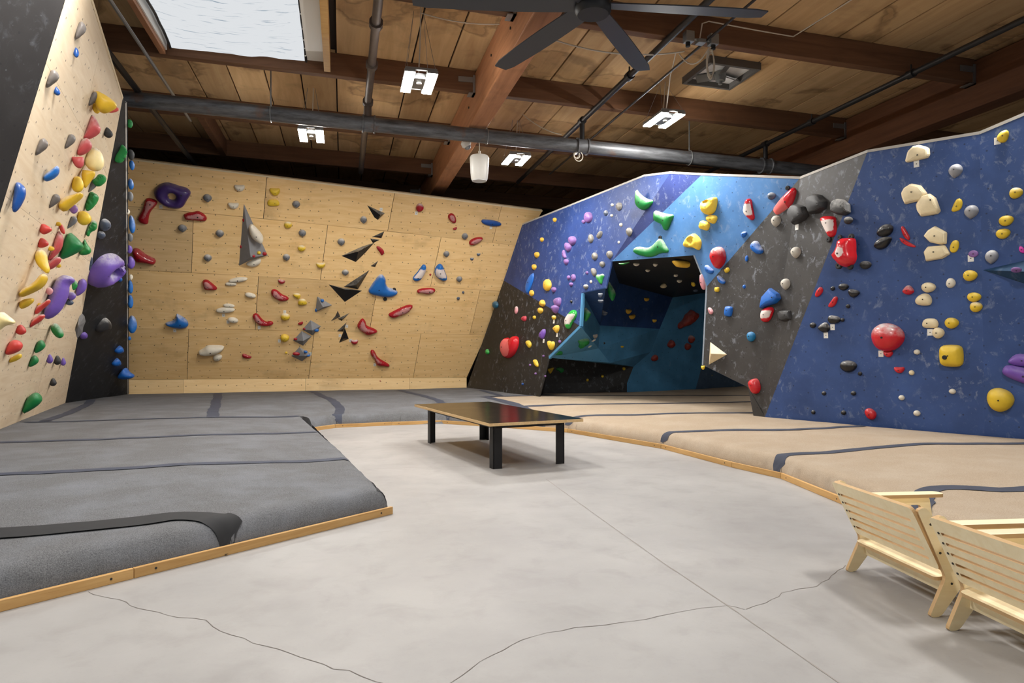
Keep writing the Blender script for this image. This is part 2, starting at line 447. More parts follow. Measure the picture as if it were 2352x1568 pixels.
# ---- floor, shell
fl = mesh('floor', [(-14, -6, 0), (16, -6, 0), (16, 22, 0), (-14, 22, 0), (-14, -6, -.2), (16, -6, -.2), (16, 22, -.2), (-14, 22, -.2)],
          [(0, 1, 2, 3), (7, 6, 5, 4), (0, 4, 5, 1), (1, 5, 6, 2), (2, 6, 7, 3), (3, 7, 4, 0)])
floor = struct(link('floor', fl, M['concrete']), 'pale grey concrete floor with hairline cracks')
def ribbon(name, pxs, w0, mat, jit, parent, z=.0015, step=.06):
    P = [pz(x, y, 0) for x, y in pxs]; q = []
    for a, b in zip(P[:-1], P[1:]):
        k = max(1, int(np.linalg.norm(b - a) / step))
        q += [a + (b - a) * i / k for i in range(k)]
    q.append(P[-1]); vs = []; rnd = random.Random(len(q))
    for i, p in enumerate(q):
        d = q[min(i + 1, len(q) - 1)] - q[max(i - 1, 0)]; d = d / np.linalg.norm(d); s = np.array([-d[1], d[0], 0])
        o = s * (rnd.uniform(-1, 1) * jit + math.sin(i * .7 + len(q)) * jit * .6); ww = w0 * rnd.uniform(.5, 1.3) if jit else w0
        vs += [(*(p + o - s * ww)[:2], z), (*(p + o + s * ww)[:2], z)]
    me = mesh(name, vs, [(2 * i, 2 * i + 1, 2 * i + 3, 2 * i + 2) for i in range(len(q) - 1)])
    return link(name, me, mat, parent)
ribbon('crack', [(205, 1358), (300, 1390), (385, 1412), (470, 1425), (485, 1440), (560, 1466), (640, 1490), (740, 1528), (800, 1540), (900, 1575)], .0017, M['crack'], .010, floor)
ribbon('crack', [(1036, 1572), (1080, 1535), (1130, 1505), (1200, 1470), (1290, 1448), (1420, 1428), (1540, 1412), (1640, 1393), (1668, 1388), (1690, 1393), (1712, 1398)], .0017, M['crack'], .010, floor)
ribbon('crack', [(1712, 1398), (1760, 1385), (1800, 1362), (1870, 1345), (1905, 1330), (1942, 1298)], .0017, M['crack'], .010, floor)
ribbon('joint', [(1254, 1100), (1400, 1205), (1530, 1297), (1668, 1388), (1800, 1480), (1930, 1570)], .004, M['joint'], .001, floor)
ribbon('joint', [(860, 1076), (1400, 1062), (1560, 1058)], .003, M['joint'], 0, floor)

SL = .0283
def zc(x): return 5.6 - SL * x                                   # underside of the sloping deck
dk = MB(); TILT = math.atan(SL)
def deck_box(x0, x1, y0, y1):
    dk.add([(x0, y0, zc(x0) + .05), (x1, y0, zc(x1) + .05), (x1, y1, zc(x1) + .05), (x0, y1, zc(x0) + .05),
            (x0, y0, zc(x0) + .2), (x1, y0, zc(x1) + .2), (x1, y1, zc(x1) + .2), (x0, y1, zc(x0) + .2)],
           [(0, 3, 2, 1), (4, 5, 6, 7), (0, 1, 5, 4), (1, 2, 6, 5), (2, 3, 7, 6), (3, 0, 4, 7)])
SKX0, SKX1, SKY0, SKY1 = -2.36, -.26, 7.83, 10.24
deck_box(-14, SKX0, -6, 22); deck_box(SKX1, 16, -6, 22); deck_box(SKX0, SKX1, -6, SKY0); deck_box(SKX0, SKX1, SKY1, 22)
ceiling = struct(dk.build('ceiling', M['deck']), 'old timber roof deck of wide stained boards on dark beams')
BY = [2.66, 5.195, 7.73, 10.26, 12.8, 15.33, 17.86]
BT = .13                                                         # beam thickness along y
pm = {}
def plank(x0, x1, y0, y1):
    k = (round(x1 - x0, 3), round(y1 - y0, 3))
    if k not in pm:
        b = MB(); a, c = k[0] / 2 - .011, k[1] / 2
        b.box((-a, -c, 0), (a, c, .045)); o = b.build('plank', M['plank'], ceiling, bevel=.004); pm[k] = o
    else:
        o = pm[k].copy(); COL.objects.link(o); o.parent = ceiling
    xm = (x0 + x1) / 2
    o.location = (xm, (y0 + y1) / 2, zc(xm)); o.rotation_euler = (0, TILT, 0)
seams = [-2.29 + .549 * k for k in range(-7, 8)] + [2.1] + [2.63 + .535 * k for k in range(0, 19)]
for i in range(len(seams) - 1):
    for j in range(1, len(BY) - 1):
        x0, x1, y0, y1 = seams[i], seams[i + 1], BY[j], BY[j + 1]
        if j == 1 and x0 < -3: continue
        if y0 == 7.73 and x0 > SKX0 - .3 and x1 < SKX1 + .3 and (x0 + x1) / 2 > SKX0 and (x0 + x1) / 2 < SKX1: continue
        plank(x0, x1, y0, y1)
def beam(name, x0, x1, y0, y1, ztop_off, h, mat):
    b = MB()
    vs = []
    for dz in (-h, 0):
        for (x, y) in ((x0, y0), (x1, y0), (x1, y1), (x0, y1)):
            vs.append((x, y, zc(x) + ztop_off + dz))
    b.add(vs, [(0, 3, 2, 1), (4, 5, 6, 7), (0, 1, 5, 4), (1, 2, 6, 5), (2, 3, 7, 6), (3, 0, 4, 7)])
    return b.build(name, mat, ceiling, bevel=.008)
GX = [(1.97, 2.27), (8.61, 8.93)]
for i, y in enumerate(BY[1:]):
    for x0, x1 in ((-7, 1.965), (2.275, 8.605), (8.935, 15)):
        bo = beam('beam', x0, x1, y, y + BT, 0, .33, M['beam'])
        if i == 0 or x0 > 8: continue
        for xe, sgn in ((x1, -1), (x0, 1)):
            if abs(xe) > 9 or xe < -6: continue
            k = MB(); z = zc(xe)
            k.box((min(xe, xe + sgn * .035), y - .02, z - .36), (max(xe, xe + sgn * .035), y + BT + .02, z - .08))
            k.box((min(xe, xe + sgn * .26), y - .012, z - .19), (max(xe, xe + sgn * .26), y - .002, z - .11))
            k.box((min(xe, xe + sgn * .1), y - .02, z - .36), (max(xe, xe + sgn * .1), y + BT + .02, z - .345))
            k.build('hanger', M['steel'], bo)
for x0, x1 in GX:
    b = MB(); b.box((x0, -3, zc(x0) - .68), (x1, 19, zc(x0) - .02)); g = b.build('girder', M['girder' if x0 < 5 else 'beam2'], ceiling, bevel=.015)
    if x0 < 5:
        for k, y in enumerate((6.9, 8.0, 9.1, 10.8, 12.2)):
            q = MB(); q.lathe([(.018, 0), (.018, .012)], 8, Matrix.Translation((x0, y, zc(x0) - .25 - .13 * (k % 2))) @ Matrix.Rotation(-math.pi / 2, 4, 'Y')); q.build('bolt', M['rubber'], g)
beam('joist', -2.48, -2.36, 12.935, 15.325, 0, .33, M['beam'])

# ---- outer walls of the building, painted black
b = MB(); b.box((-14, 19.6, 0), (16, 19.8, 6.1)); struct(b.build('wall_back_outer', M['dark']), 'black outer wall far behind the climbing walls')
b = MB(); b.box((-8.2, 4, 0), (-8, 19.6, 6.1)); struct(b.build('wall_left_outer', M['dark']), 'black outer wall behind the leaning plywood')
b = MB(); b.box((13, 1, 0), (13.2, 19.6, 6.1)); struct(b.build('wall_right_outer', M['dark']), 'dark outer wall behind the blue walls')

# ---- skylight well
win = struct(empty('window_1', ((SKX0 + SKX1) / 2, 9, 5.7)), 'skylight in the roof covered with a white wrinkled cloth'); win.location = (0, 0, 0)
zs = zc(-1.3)
b = MB(); b.box((SKX0 - .07, SKY0, zs - .30), (SKX0, SKY1, zs + .5)); b.build('trim_board', M['girder'], win)
b = MB(); b.box((SKX1, SKY0, zs - .34), (SKX1 + .09, SKY1 - .02, zs + .5)); b.build('trim_board', M['curb'], win)
b = MB(); b.box((SKX0 + .001, SKY0, zs - .24), (SKX0 + .02, SKY1, zs + .5)); b.build('liner', M['white'], win)
b = MB(); b.box((SKX1 - .24, SKY0, zs - .20), (SKX1 - .001, SKY1 - .02, zs - .18)); b.build('liner', M['white'], win)
nx, ny = 34, 30; vs = []
for j in range(ny + 1):
    for i in range(nx + 1):
        fx, fy = i / nx, j / ny
        x = SKX0 + .08 + (SKX1 - .26 - SKX0 - .08) * fx; y = SKY0 + .02 + (SKY1 - SKY0 - .05) * fy
        sag = -.10 * math.sin(math.pi * fx) * math.sin(math.pi * fy)
        z = zs - .12 + sag + .02 * mnoise.noise(Vector((x * 6 + y * 3, y * 2, 0))) - (.10 * fy ** 8)
        vs.append((x, y, z))
me = mesh('cloth', vs, [(j * (nx + 1) + i, j * (nx + 1) + i + 1, (j + 1) * (nx + 1) + i + 1, (j + 1) * (nx + 1) + i) for j in range(ny) for i in range(nx)], True)
cl = link('cloth', me, M['skycloth'], win)
b = MB()
ed = [vs[j * (nx + 1)] for j in range(ny + 1)]; b.tube([(p[0] - .012, p[1], p[2] - .005) for p in ed], .018, 6); b.build('cloth_hem', M['pipeblack'], cl)
b = MB(); ed2 = [vs[j * (nx + 1) + nx] for j in range(ny + 1)]; b.tube([(p[0] + .012, p[1], p[2] - .005) for p in ed2], .02, 6); b.build('cloth_hem', M['pipeblack'], cl)
for j in (6, 14, 19, 23, 26, 28):
    q = MB(); p = ed2[j]; q.lathe([(.012, 0), (.012, .01)], 8, Matrix.Translation((p[0] + .012, p[1], p[2] - .034))); q.build('grommet', M['white'], cl)

# ---- plywood wall on the left, leaning in
A0 = np.array([-3.67, 7.25, 0.]); A1 = pz(150, 925, .3); A2 = pz(294, 905, .3); T = pd(282, 225, 8.9)
PL = {}
PL['A'] = plane(pz(0, 985, .3), A1, T)
At = pp(150, 0, PL['A']); Ab = pp(0, 490, PL['A'])
ed = (Ab - At) / (Ab[2] - At[2])
def a_edge(z): return At + ed * (z - At[2])
d1 = (T - A1) / (T[2] - A1[2])
def a_right(z): return A1 + d1 * (z - A1[2])
wl = struct(empty('wall_left'), 'pale plywood climbing wall leaning into the room on the left')
zz = [0, 1.55, 2.62, 3.72, 4.56]
for i in range(4):
    L0, L1, R0_, R1_ = a_edge(zz[i]), a_edge(zz[i + 1]), a_right(zz[i]), a_right(zz[i + 1])
    cuts = [0, .45, 1] if i % 2 else [0, .62, 1]
    for c0, c1 in zip(cuts[:-1], cuts[1:]):
        panel('panel', [L0 + (R0_ - L0) * c0, L0 + (R0_ - L0) * c1, L1 + (R1_ - L1) * c1, L1 + (R1_ - L1) * c0], M['ply_left'], wl, .02, .0022, PL['A'][0])
nA = PL['A'][0]
panel('backing', [a_edge(0), a_right(0), a_right(4.5), a_edge(4.5)], M['deck'], wl, .03, 0, nA, -.022)
strip('edge_strip', a_right(4.56), a_edge(4.56), nA, .03, .04, M['ply_edge'], wl)
fin = struct(empty('wall_left_corner'), 'black triangular corner panel between the plywood walls')
PL['F'] = plane(A1, A2, T); T2 = pp(289.5, 236, PL['F'])
lo = lambda p, q, z: q + (p - q) * (z - q[2]) / (p[2] - q[2])
panel('panel', [lo(T, A1, 0), lo(T2, A2, 0), T2, T], M['p_fin'], fin, .02, 0, PL['F'][0])
ret_top = np.array([-4.5, 14.3, 4.7])
PL['E'] = plane(A2, T2, ret_top)
panel('return_panel', [lo(T2, A2, 0), T2, ret_top, np.array([-5.3, 16.6, 0])], M['p_fin'], fin, .02)
strip('edge_strip', lo(T2, A2, 0), T2, PL['F'][0], .035, .03, M['white_edge'], fin)
pb = struct(empty('wall_left_front'), 'black panel at the far upper left')
panel('panel', [a_edge(0), a_edge(4.6), np.array([-3.3, 4.2, 4.6]), np.array([-4.75, 4.95, 0])], M['p_black2'], pb, .02)

# ---- plywood wall at the back, overhanging
B0 = pz(294, 905, .3); B1 = pz(1072, 890, .3)
PK = plane(B0, B1, B0 + U); PL['kick'] = PK
K0 = pp(294, 872, PK); K1 = pp(1072, 867, PK)
uu = (K1 - K0) / np.linalg.norm(K1 - K0); inn = np.cross(uu, U)
if inn @ (C - K0) < 0: inn = -inn
th = math.radians(30)
PB = plane(K0, K1, K0 + math.cos(th) * U + math.sin(th) * inn); PL['B'] = PB; nB = PB[0]
wb = struct(empty('wall_back'), 'overhanging plywood climbing wall at the back')
def ilin(tab, x):
    for (x0, y0), (x1, y1) in zip(tab[:-1], tab[1:]):
        if x <= x1 or (x1, y1) == tab[-1]: return y0 + (y1 - y0) * (x - x0) / (x1 - x0)
rows = [[(260, 361), (300, 366), (1243, 484), (1300, 491)], [(260, 470), (305, 475), (605, 502), (900, 531.5), (1186, 563.5), (1240, 569)],
        [(260, 618), (309, 620.5), (440, 626), (666, 638), (918, 653), (1150, 668.5), (1200, 672)],
        [(260, 754), (433, 755.5), (660, 758), (811, 763.5), (1088, 768), (1150, 769)], [(260, 872.2), (294, 872), (1072, 867), (1110, 866.7)]]
joints = [[(612.9, 605), (906.8, 890.5), (1152.7, 1131)], [(444.5, 439.7), (752.9, 736), (1013.4, 989)], [(594, 586), (868, 848), (1103, 1079)], [(433.5, 429.6), (722, 709), (967, 949)]]
rightx = [1246, 1198, 1160, 1117, 1072]
leftx = [268, 268, 268, 268, 280]
for r in range(4):
    top, bot = rows[r], rows[r + 1]
    xs = [(leftx[r], leftx[r + 1])] + joints[r] + [(rightx[r], rightx[r + 1])]
    for k, ((ta, ba), (tb, bb)) in enumerate(zip(xs[:-1], xs[1:])):
        mt = 'ply_light' if (r, k) == (1, 0) else 'ply_back'
        panel('panel', [pp(ba, ilin(bot, ba), PB), pp(bb, ilin(bot, bb), PB), pp(tb, ilin(top, tb), PB), pp(ta, ilin(top, ta), PB)], M[mt], wb, .02, .004, nB)
panel('backing', [pp(262, 873, PB), pp(1075, 868, PB), pp(1244, 487, PB), pp(262, 366, PB)], M['deck'], wb, .06, 0, nB, -.022)
strip('edge_strip', pp(268, 362, PB), pp(1246, 484.4, PB), nB, .03, .08, M['ply_edge'], wb)
kx = [280, 421, 702, 940.5, 1072]
for a, c in zip(kx[:-1], kx[1:]):
    lo_ = lambda x: pp(x, 905 - (x - 294) * 15 / 778, PK) * np.array([1, 1, 0])
    panel('kicker_panel', [lo_(a), lo_(c), pp(c, 872 - (c - 294) * 5 / 778, PK), pp(a, 872 - (a - 294) * 5 / 778, PK)], M['ply_kick'], wb, .02, .002, PK[0])

# ---- the blue and black walls on the right
wr = struct(empty('wall_right'), 'faceted climbing walls painted dark blue, light blue, black and charcoal')
tip = pz(1757, 957, .3); E4 = pz(2352, 1008, .3); T4 = pd(1993, 347, 8.6); T3 = pd(1838, 408, 9.6); Mm = pd(1540, 396, 11.2)
PL['P4'] = plane(tip, E4, T4)
L1 = pp(1200, 515, PB)
PL['P1'] = plane(B1, L1, Mm); P1 = PL['P1']
Vv = pp(1405, 600, P1)
PL['P2'] = plane(T3, Mm, Vv); P2 = PL['P2']
Q = pp(1623, 658, P2)
PL['P3a'] = plane(tip, T4, T3); PL['P3b'] = plane(tip, T3, Q)
g1 = lambda x, y: pp(x, y, P1)
bl = g1(1240, 903)
drop = lambda p, q: p + (p - q) * (p[2] / (q[2] - p[2]))         # carry an edge q-p on down to the floor
PN1 = pz(1440, 900, .3); PN0 = pz(1240, 903, .3); R0 = pz(1598, 893, .3)
PL['N'] = plane(PN0, PN1, PN1 + U)
rin = np.cross(R0 - PN1, U); rin = rin / np.linalg.norm(rin)
if rin @ (C - R0) < 0: rin = -rin
PL['R'] = plane(R0, PN1, PN1 + U + rin * .10); PR = PL['R']
gr = lambda x, y: pp(x, y, PR)
t1, t2 = g1(1261, 821), g1(1333, 749)
panel('panel', [L1, g1(1480, 403), Mm, Vv, g1(1391, 662), g1(1338, 673), t2, g1(1330, 747), g1(1157, 644)], M['p_navy'], wr, .03, 0, P1[0])
panel('panel', [g1(1157, 644), g1(1330, 747), t2, t1, drop(bl, t1), drop(B1, L1)], M['p_black'], wr, .03, 0, P1[0])
Jr = pp(1594, 586, P2); e2 = pp(1613, 400, P2)
panel('panel', [Mm, e2, Vv], M['p_indigo'], wr, .03, 0, P2[0])
panel('panel', [e2, T3, Q, Jr, Vv], M['p_light'], wr, .03, 0, P2[0])
S_ = pp(1614, 838, PL['P3b']); W_ = pp(1718, 889, PL['P3b'])
panel('panel', [T3, T4, drop(tip, T4)], M['p_grey'], wr, .03, 0, PL['P3a'][0])
panel('panel', [T3, drop(tip, T4), tip, W_, S_, Q], M['p_grey'], wr, .03, 0, PL['P3b'][0])
fold_t = pp(2250, 305, PL['P4']); fold_b = pp(2262, 1003, PL['P4'])
panel('panel', [T4, fold_t, drop(fold_b, fold_t), drop(tip, T4)], M['p_navy2'], wr, .03, 0, PL['P4'][0])
bd = (E4 - tip); bd = bd / np.linalg.norm(bd)
def turn(v, a): return np.array([v[0] * math.cos(a) - v[1] * math.sin(a), v[0] * math.sin(a) + v[1] * math.cos(a), v[2]])
c1, c2 = [turn(bd, a) for a in (.13, -.13)]
dir5 = c1 if (fold_b + c1 - C) @ F > (fold_b + c2 - C) @ F else c2
PL['P5'] = plane(fold_b, fold_t, fold_b + dir5)
p5t = pp(2352, 262, PL['P5']); p5e = fold_t + (p5t - fold_t) * 3.4
panel('panel', [fold_t, p5t, p5e, drop(fold_b, fold_t) + dir5 * 2.2, drop(fold_b, fold_t)], M['p_navy2'], wr, .03, 0, PL['P5'][0])
# the cave: roof, sides, back, ledge and wedge, all set behind the outer panels
d_a, d_b, d_c, d_d = pd(1422, 650, 14.8), pd(1378, 747, 14.5), pd(1375, 800, 14.3), pd(1401, 833, 14.6)
rA, rB, rC, rD = gr(1545, 683), gr(1515, 755), gr(1495, 808), gr(1455, 842)
rE = gr(1650, 668)
PL['C'] = plane(Vv, Jr, rA); PL['I'] = plane(Vv, d_a, d_b); PL['S'] = plane(g1(1338, 673), t2, d_b); PL['K'] = plane(d_a, rA, d_b)
PL['L'] = plane(d_b, rC, d_c); PL['W'] = plane(t1, t2, d_c); PL['W2'] = plane(d_c, rD, d_d)
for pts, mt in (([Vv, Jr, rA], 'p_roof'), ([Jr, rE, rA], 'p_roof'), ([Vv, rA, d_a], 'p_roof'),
                ([Vv, d_a, d_b], 'p_cave'), ([Vv, d_b, g1(1338, 673), g1(1391, 662)], 'p_cave'),
                ([d_a, rA, rB, d_b], 'p_cave'), ([g1(1338, 673), d_b, d_c, t2], 'p_mid'), ([d_b, rB, rC, d_c], 'p_mid'),
                ([t2, d_c, d_d, t1], 'p_mid'), ([d_c, rC, rD, d_d], 'p_mid'), ([t1, d_d, rD], 'p_mid')):
    panel('panel', pts, M[mt], wr, .02)
nb0 = PN0 * np.array([1, 1, 0]); nb1 = PN1 * np.array([1, 1, 0])
panel('panel', [nb0, nb1, pp(1440, 880, PR), rD + U * .0, pp(1455, 820, PL['N']), pp(1255, 800, PL['N'])], M['p_black'], wr, .02, 0, PL['N'][0])
panel('return_panel', [drop(bl, t1), nb0, pp(1255, 800, PL['N']), t1], M['p_black'], wr, .02)
rS = gr(1614, 833)
panel('panel', [nb1, R0 * np.array([1, 1, 0]), R0, rS, rE, rA, rB, rC, rD, pp(1440, 880, PR)], M['p_mid'], wr, .02, 0, PR[0])
U1 = pz(1745, 884, .3); PL['U'] = plane(R0, U1, R0 + U)
panel('panel', [R0 * np.array([1, 1, 0]), U1 * np.array([1, 1, 0]), U1 + U * 1.9, rE, rS, R0], M['p_teal'], wr, .02)
# pale worn board edges along the tops and lips
for a, b_, n, w_ in ((L1, g1(1480, 403), P1[0], .034), (g1(1480, 403), Mm, P1[0], .034), (Mm, e2, P2[0], .034), (e2, T3, P2[0], .034), (T3, T4, PL['P3a'][0], .034),
                  (T4, fold_t, PL['P4'][0], .033), (fold_t, p5t, PL['P5'][0], .033), (p5t, p5e, PL['P5'][0], .033), (Jr, Q, P2[0], .025), (Q, S_, PL['P3b'][0], .03)):
    strip('edge_strip', a, b_, n, w_, .04, M['white_edge' if w_ > .03 else 'worn_edge'], wr)
strip('edge_strip', t2, g1(1338, 673), P1[0], .07, .04, M['p_mid'], wr)
strip('edge_strip', t1, t2, P1[0], .06, .04, M['p_mid'], wr)
# dark blue wedge volume on the far right
wv0 = pp(2258, 620, PL['P4']); n5 = PL['P5'][0]
wb1 = pp(2470, 572, PL['P5']); wb2 = pp(2470, 690, PL['P5']); wf = pp(2470, 628, PL['P5']) + n5 * .45
b = MB(); b.add([wv0, wb1, wf, wb2], [(0, 1, 2), (0, 2, 3), (1, 3, 2), (0, 3, 1)])
vo = b.build('climbing_volume', M['p_wedge'])
tag(vo, 'dark blue wedge volume jutting out at the right edge of the picture', 'climbing volume', 'holds on the blue and black walls')
me = vo.data; u_, v_ = wall_axes(n5); quad_uv(me, None, u_, v_, wv0)
PL['V'] = plane(wv0, wf, wb2)

# ================================================================= crash pads, seams, curb boards
CURB_L = [(-360, 1496), (308, 1328.5), (903, 1180)]
CURB_B = [(722, 989.5), (770, 982.5), (900, 976.5), (1014, 972.8)]
CURB_R = [(1014, 972.8), (1050, 974), (1130, 980), (1246, 988.5), (1303, 993), (1518, 1030), (1680, 1073), (1793, 1099), (1940, 1161), (2105, 1233), (2500, 1405)]
g0 = lambda p: pz(p[0], p[1], 0)[:2]
LINE = [g0(p) for p in CURB_L] + [g0(p) for p in CURB_B] + [g0(p) for p in CURB_R[1:]]
SEG = [(np.array(a), np.array(b)) for a, b in zip(LINE[:-1], LINE[1:])]
def inpoly(p, poly):
    c = False; n = len(poly); j = n - 1
    for i in range(n):
        if (poly[i][1] > p[1]) != (poly[j][1] > p[1]) and p[0] < (poly[j][0] - poly[i][0]) * (p[1] - poly[i][1]) / (poly[j][1] - poly[i][1]) + poly[i][0]: c = not c
        j = i
    return c
def curb_dist(x, y):
    p = np.array([x, y]); best = 9
    for a, b in SEG:
        d = b - a; t_ = max(0, min(1, (p - a) @ d / (d @ d)))
        best = min(best, float(np.linalg.norm(p - a - d * t_)))
    return best
TOP, INS, RAD, EDGE = .30, .034, .15, .205
BARE = [tuple(p) for p in LINE] + [(9, -3), (-6, -3)]          # the bare concrete between the pads
def pad_z(x, y):
    d = max(0, curb_dist(x, y) - INS)
    if inpoly((x, y), BARE): return 0.0
    k = min(1, d / RAD)
    q = min(1, d / 1.7); z = EDGE * (1 - (1 - k) ** 2.3) ** (1 / 2.3) + (TOP - EDGE) * q * q * (3 - 2 * q)
    n = mnoise.noise(Vector((x * 1.1, y * 1.1, 3))) * .006 + mnoise.noise(Vector((x * 4.5, y * 4.5, 9))) * .0035
    if k < 1: n += mnoise.noise(Vector((x * 7, y * 7, 1))) * .010
    return z + n * min(1, d / .02)
def P2d(q):
    """a seam point seen at (px, py): on the pads' flat top, or at a given height nearer the curb"""
    return pz(q[0], q[1], q[2] if len(q) == 3 else TOP)[:2]
def curb_in(poly):
    """pull points that sit on the curb line back behind the boards"""
    out = []
    c = sum(poly) / len(poly)
    for p in poly:
        if curb_dist(*p) < INS:
            best = min(SEG, key=lambda s: np.linalg.norm(p - s[0] - (s[1] - s[0]) * max(0, min(1, (p - s[0]) @ (s[1] - s[0]) / ((s[1] - s[0]) @ (s[1] - s[0]))))))
            d = best[1] - best[0]; nrm = np.array([-d[1], d[0]]) / np.linalg.norm(d)
            if nrm @ (c - p) < 0: nrm = -nrm
            p = p + nrm * (INS + .001 - curb_dist(*p))
        out.append(p)
    return out
def pad(label, pts, mat, group, cell=.16):
    poly = curb_in([np.array(P2d(q)) for q in pts])
    c = sum(poly) / len(poly); poly = [p + (c - p) / np.linalg.norm(c - p) * .004 for p in poly]
    # boundary samples
    bnd = []
    for a, b in zip(poly, poly[1:] + poly[:1]):
        L_ = np.linalg.norm(b - a)
        ts = set(np.linspace(0, 1, max(1, int(L_ / cell)) + 1)[:-1])
        for end in (a, b):
            if curb_dist(*end) < .06:
                for s_ in (.015, .035, .06, .1, .15, .21):
                    if s_ < L_ * .5: ts.add(s_ / L_ if end is a else 1 - s_ / L_)
        for t_ in sorted(ts): bnd.append(a + (b - a) * t_)
    pts2 = [Vector((float(p[0]), float(p[1]))) for p in bnd]; nb = len(pts2)
    lo_ = np.min(poly, axis=0); hi_ = np.max(poly, axis=0)
    xs = np.arange(lo_[0], hi_[0], cell); ys = np.arange(lo_[1], hi_[1], cell)
    for i, x in enumerate(xs):
        for y in ys:
            q = (x, y + (cell / 2 if i % 2 else 0))
            if inpoly(q, poly):
                d = curb_dist(*q)
                if d > RAD + INS + .03: pts2.append(Vector(q))
    for a, b in SEG:
        d = b - a; L_ = np.linalg.norm(d); nr = np.array([-d[1], d[0]]) / L_
        for k in range(int(L_ / .10)):
            for of in (.012, .03, .055, .09, .135, .19):
                for sg in (1, -1):
                    q = a + d * ((k + .5) / int(L_ / .10)) + nr * sg * (of + INS)
                    if inpoly(q, poly) and abs(curb_dist(*q) - of - INS) < .01: pts2.append(Vector((float(q[0]), float(q[1]))))
    res = delaunay_2d_cdt(pts2, [(i, (i + 1) % nb) for i in range(nb)], [], 1, 1e-5)
    vco, fcs = res[0], res[2]
    top = [(v.x, v.y, pad_z(v.x, v.y)) for v in vco]
    fs = [tuple(f) for f in fcs]
    # sides down to the floor
    cnt = {}
    for f in fs:
        for i in range(len(f)):
            e_ = (f[i], f[(i + 1) % len(f)]); cnt[tuple(sorted(e_))] = cnt.get(tuple(sorted(e_)), 0) + 1
    be = [e_ for e_, k in cnt.items() if k == 1]; mp = {}
    vs = list(top)
    for e_ in be:
        for i in e_:
            if i not in mp: mp[i] = len(vs); vs.append((top[i][0], top[i][1], 0.0))
    fs += [(a, b, mp[b], mp[a]) for a, b in be]
    me = mesh('crash_pad', vs, fs)
    bm = bmesh.new(); bm.from_mesh(me); bmesh.ops.recalc_face_normals(bm, faces=bm.faces)
    for f in bm.faces: f.smooth = abs(f.normal.z) > .02 or True
    bm.to_mesh(me); bm.free(); me.set_sharp_from_angle(angle=1.1)
    return tag(link('crash_pad', me, mat), label, 'crash pad', group)
GG, GB_ = 'grey carpeted crash pads', 'beige carpeted crash pads'
pad('grey crash pad in the near left corner, in front of its diagonal black seam', [(-350, 1247, .25), (0, 1222, .25), (336, 1197, .215), (418, 1189, .205), (540, 1270, 0), (308, 1328.5, 0), (-350, 1494, 0)], M['grey_carpet'], GG)
pad('grey crash pad with the long dark front face ending at the near mat corner', [(-350, 1247, .25), (-350, 1107), (0, 1089), (391, 1071.7), (809.7, 1053, .2), (903, 1180, 0), (540, 1270, 0), (418, 1189, .205), (336, 1197, .215), (0, 1222, .25)], M['grey_carpet'], GG)
pad('grey crash pad strip, second from the near seam on the left', [(-350, 1107), (-75, 1018), (0, 1015.7), (391, 1004), (729.5, 993.4, .2), (809.7, 1053, .2), (391, 1071.7), (0, 1089)], M['grey_carpet'], GG)
pad('narrow grey crash pad strip beside the foot of the leaning plywood wall', [(-75, 1018), (0, 985), (42, 968), (94, 970), (489, 958), (688, 954, .22), (729.5, 993.4, .2), (391, 1004), (0, 1015.7)], M['grey_carpet'], GG)
pad('small grey crash pad wedge in the corner under the leaning plywood', [(42, 968), (150, 925), (215, 916), (105.6, 967.5)], M['grey_carpet'], GG)
pad('grey crash pad before the black corner panel, left of the slanted seam', [(105.6, 967.5), (215, 916), (294, 905), (502, 901.5), (487, 958), (300, 963)], M['grey_carpet'], GG)
pad('grey crash pad below the plywood back wall with a rounded inner corner', [(487, 958), (502, 901.5), (715.8, 897), (784, 942.6, .19), (774, 982, 0), (722, 989.5, 0), (695, 956, .21)], M['grey_carpet'], GG)
pad('grey crash pad below the plywood back wall, left behind the black table', [(715.8, 897), (915, 894), (1010, 925, .24), (1030, 973.3, 0), (900, 976.5, 0), (774, 982, 0), (784, 942.6, .19)], M['grey_carpet'], GG)
pad('grey crash pad in the back corner where plywood meets the black wall', [(915, 894), (1072, 890), (1235, 902.5), (1285, 907), (1112, 911), (1193, 933, .26), (1250, 988.8, 0), (1130, 980, 0), (1030, 973.3, 0), (1010, 925, .24)], M['grey_carpet'], GG)
pad('farthest beige crash pad strip along the foot of the cave', [(1285, 907.5), (1240, 903.5), (1440, 900.5), (1598, 893.5), (1735, 885), (1775, 902), (1770, 908)], M['beige_carpet'], GB_)
pad('second farthest beige crash pad strip, below the cave', [(1112, 911.5), (1285, 908), (1770, 908.5), (1770, 922.3), (1729, 922.7), (1469, 927.6), (1193, 933.5, .26)], M['beige_carpet'], GB_)
pad('beige crash pad strip whose front edge hides behind the black table', [(1193, 933.8, .26), (1469, 927.8), (1729, 922.9), (1770, 922.5), (1770, 948), (1744, 948), (1494, 954.5, .26), (1347, 958, .19), (1303, 993, 0), (1250, 988.8, 0)], M['beige_carpet'], GB_)
pad('beige crash pad right of the table, running to the tip of the grey prow', [(1347, 958.2, .19), (1494, 954.7, .26), (1744, 948.2), (1757, 957), (1984, 978), (1837, 990, .28), (1660, 986, .25), (1538, 994.7, .19), (1518, 1030, 0), (1303, 993, 0)], M['beige_carpet'], GB_)
pad('wide wrinkled beige crash pad below the right blue wall', [(1538, 995, .19), (1660, 986.3, .25), (1837, 990.3, .28), (1984, 978.3), (2352, 1008), (2430, 1014.4), (2352, 1017.7), (1934.7, 1034, .25), (1800, 1046, .19), (1788, 1098, 0), (1680, 1073, 0), (1518, 1030, 0)], M['beige_carpet'], GB_)
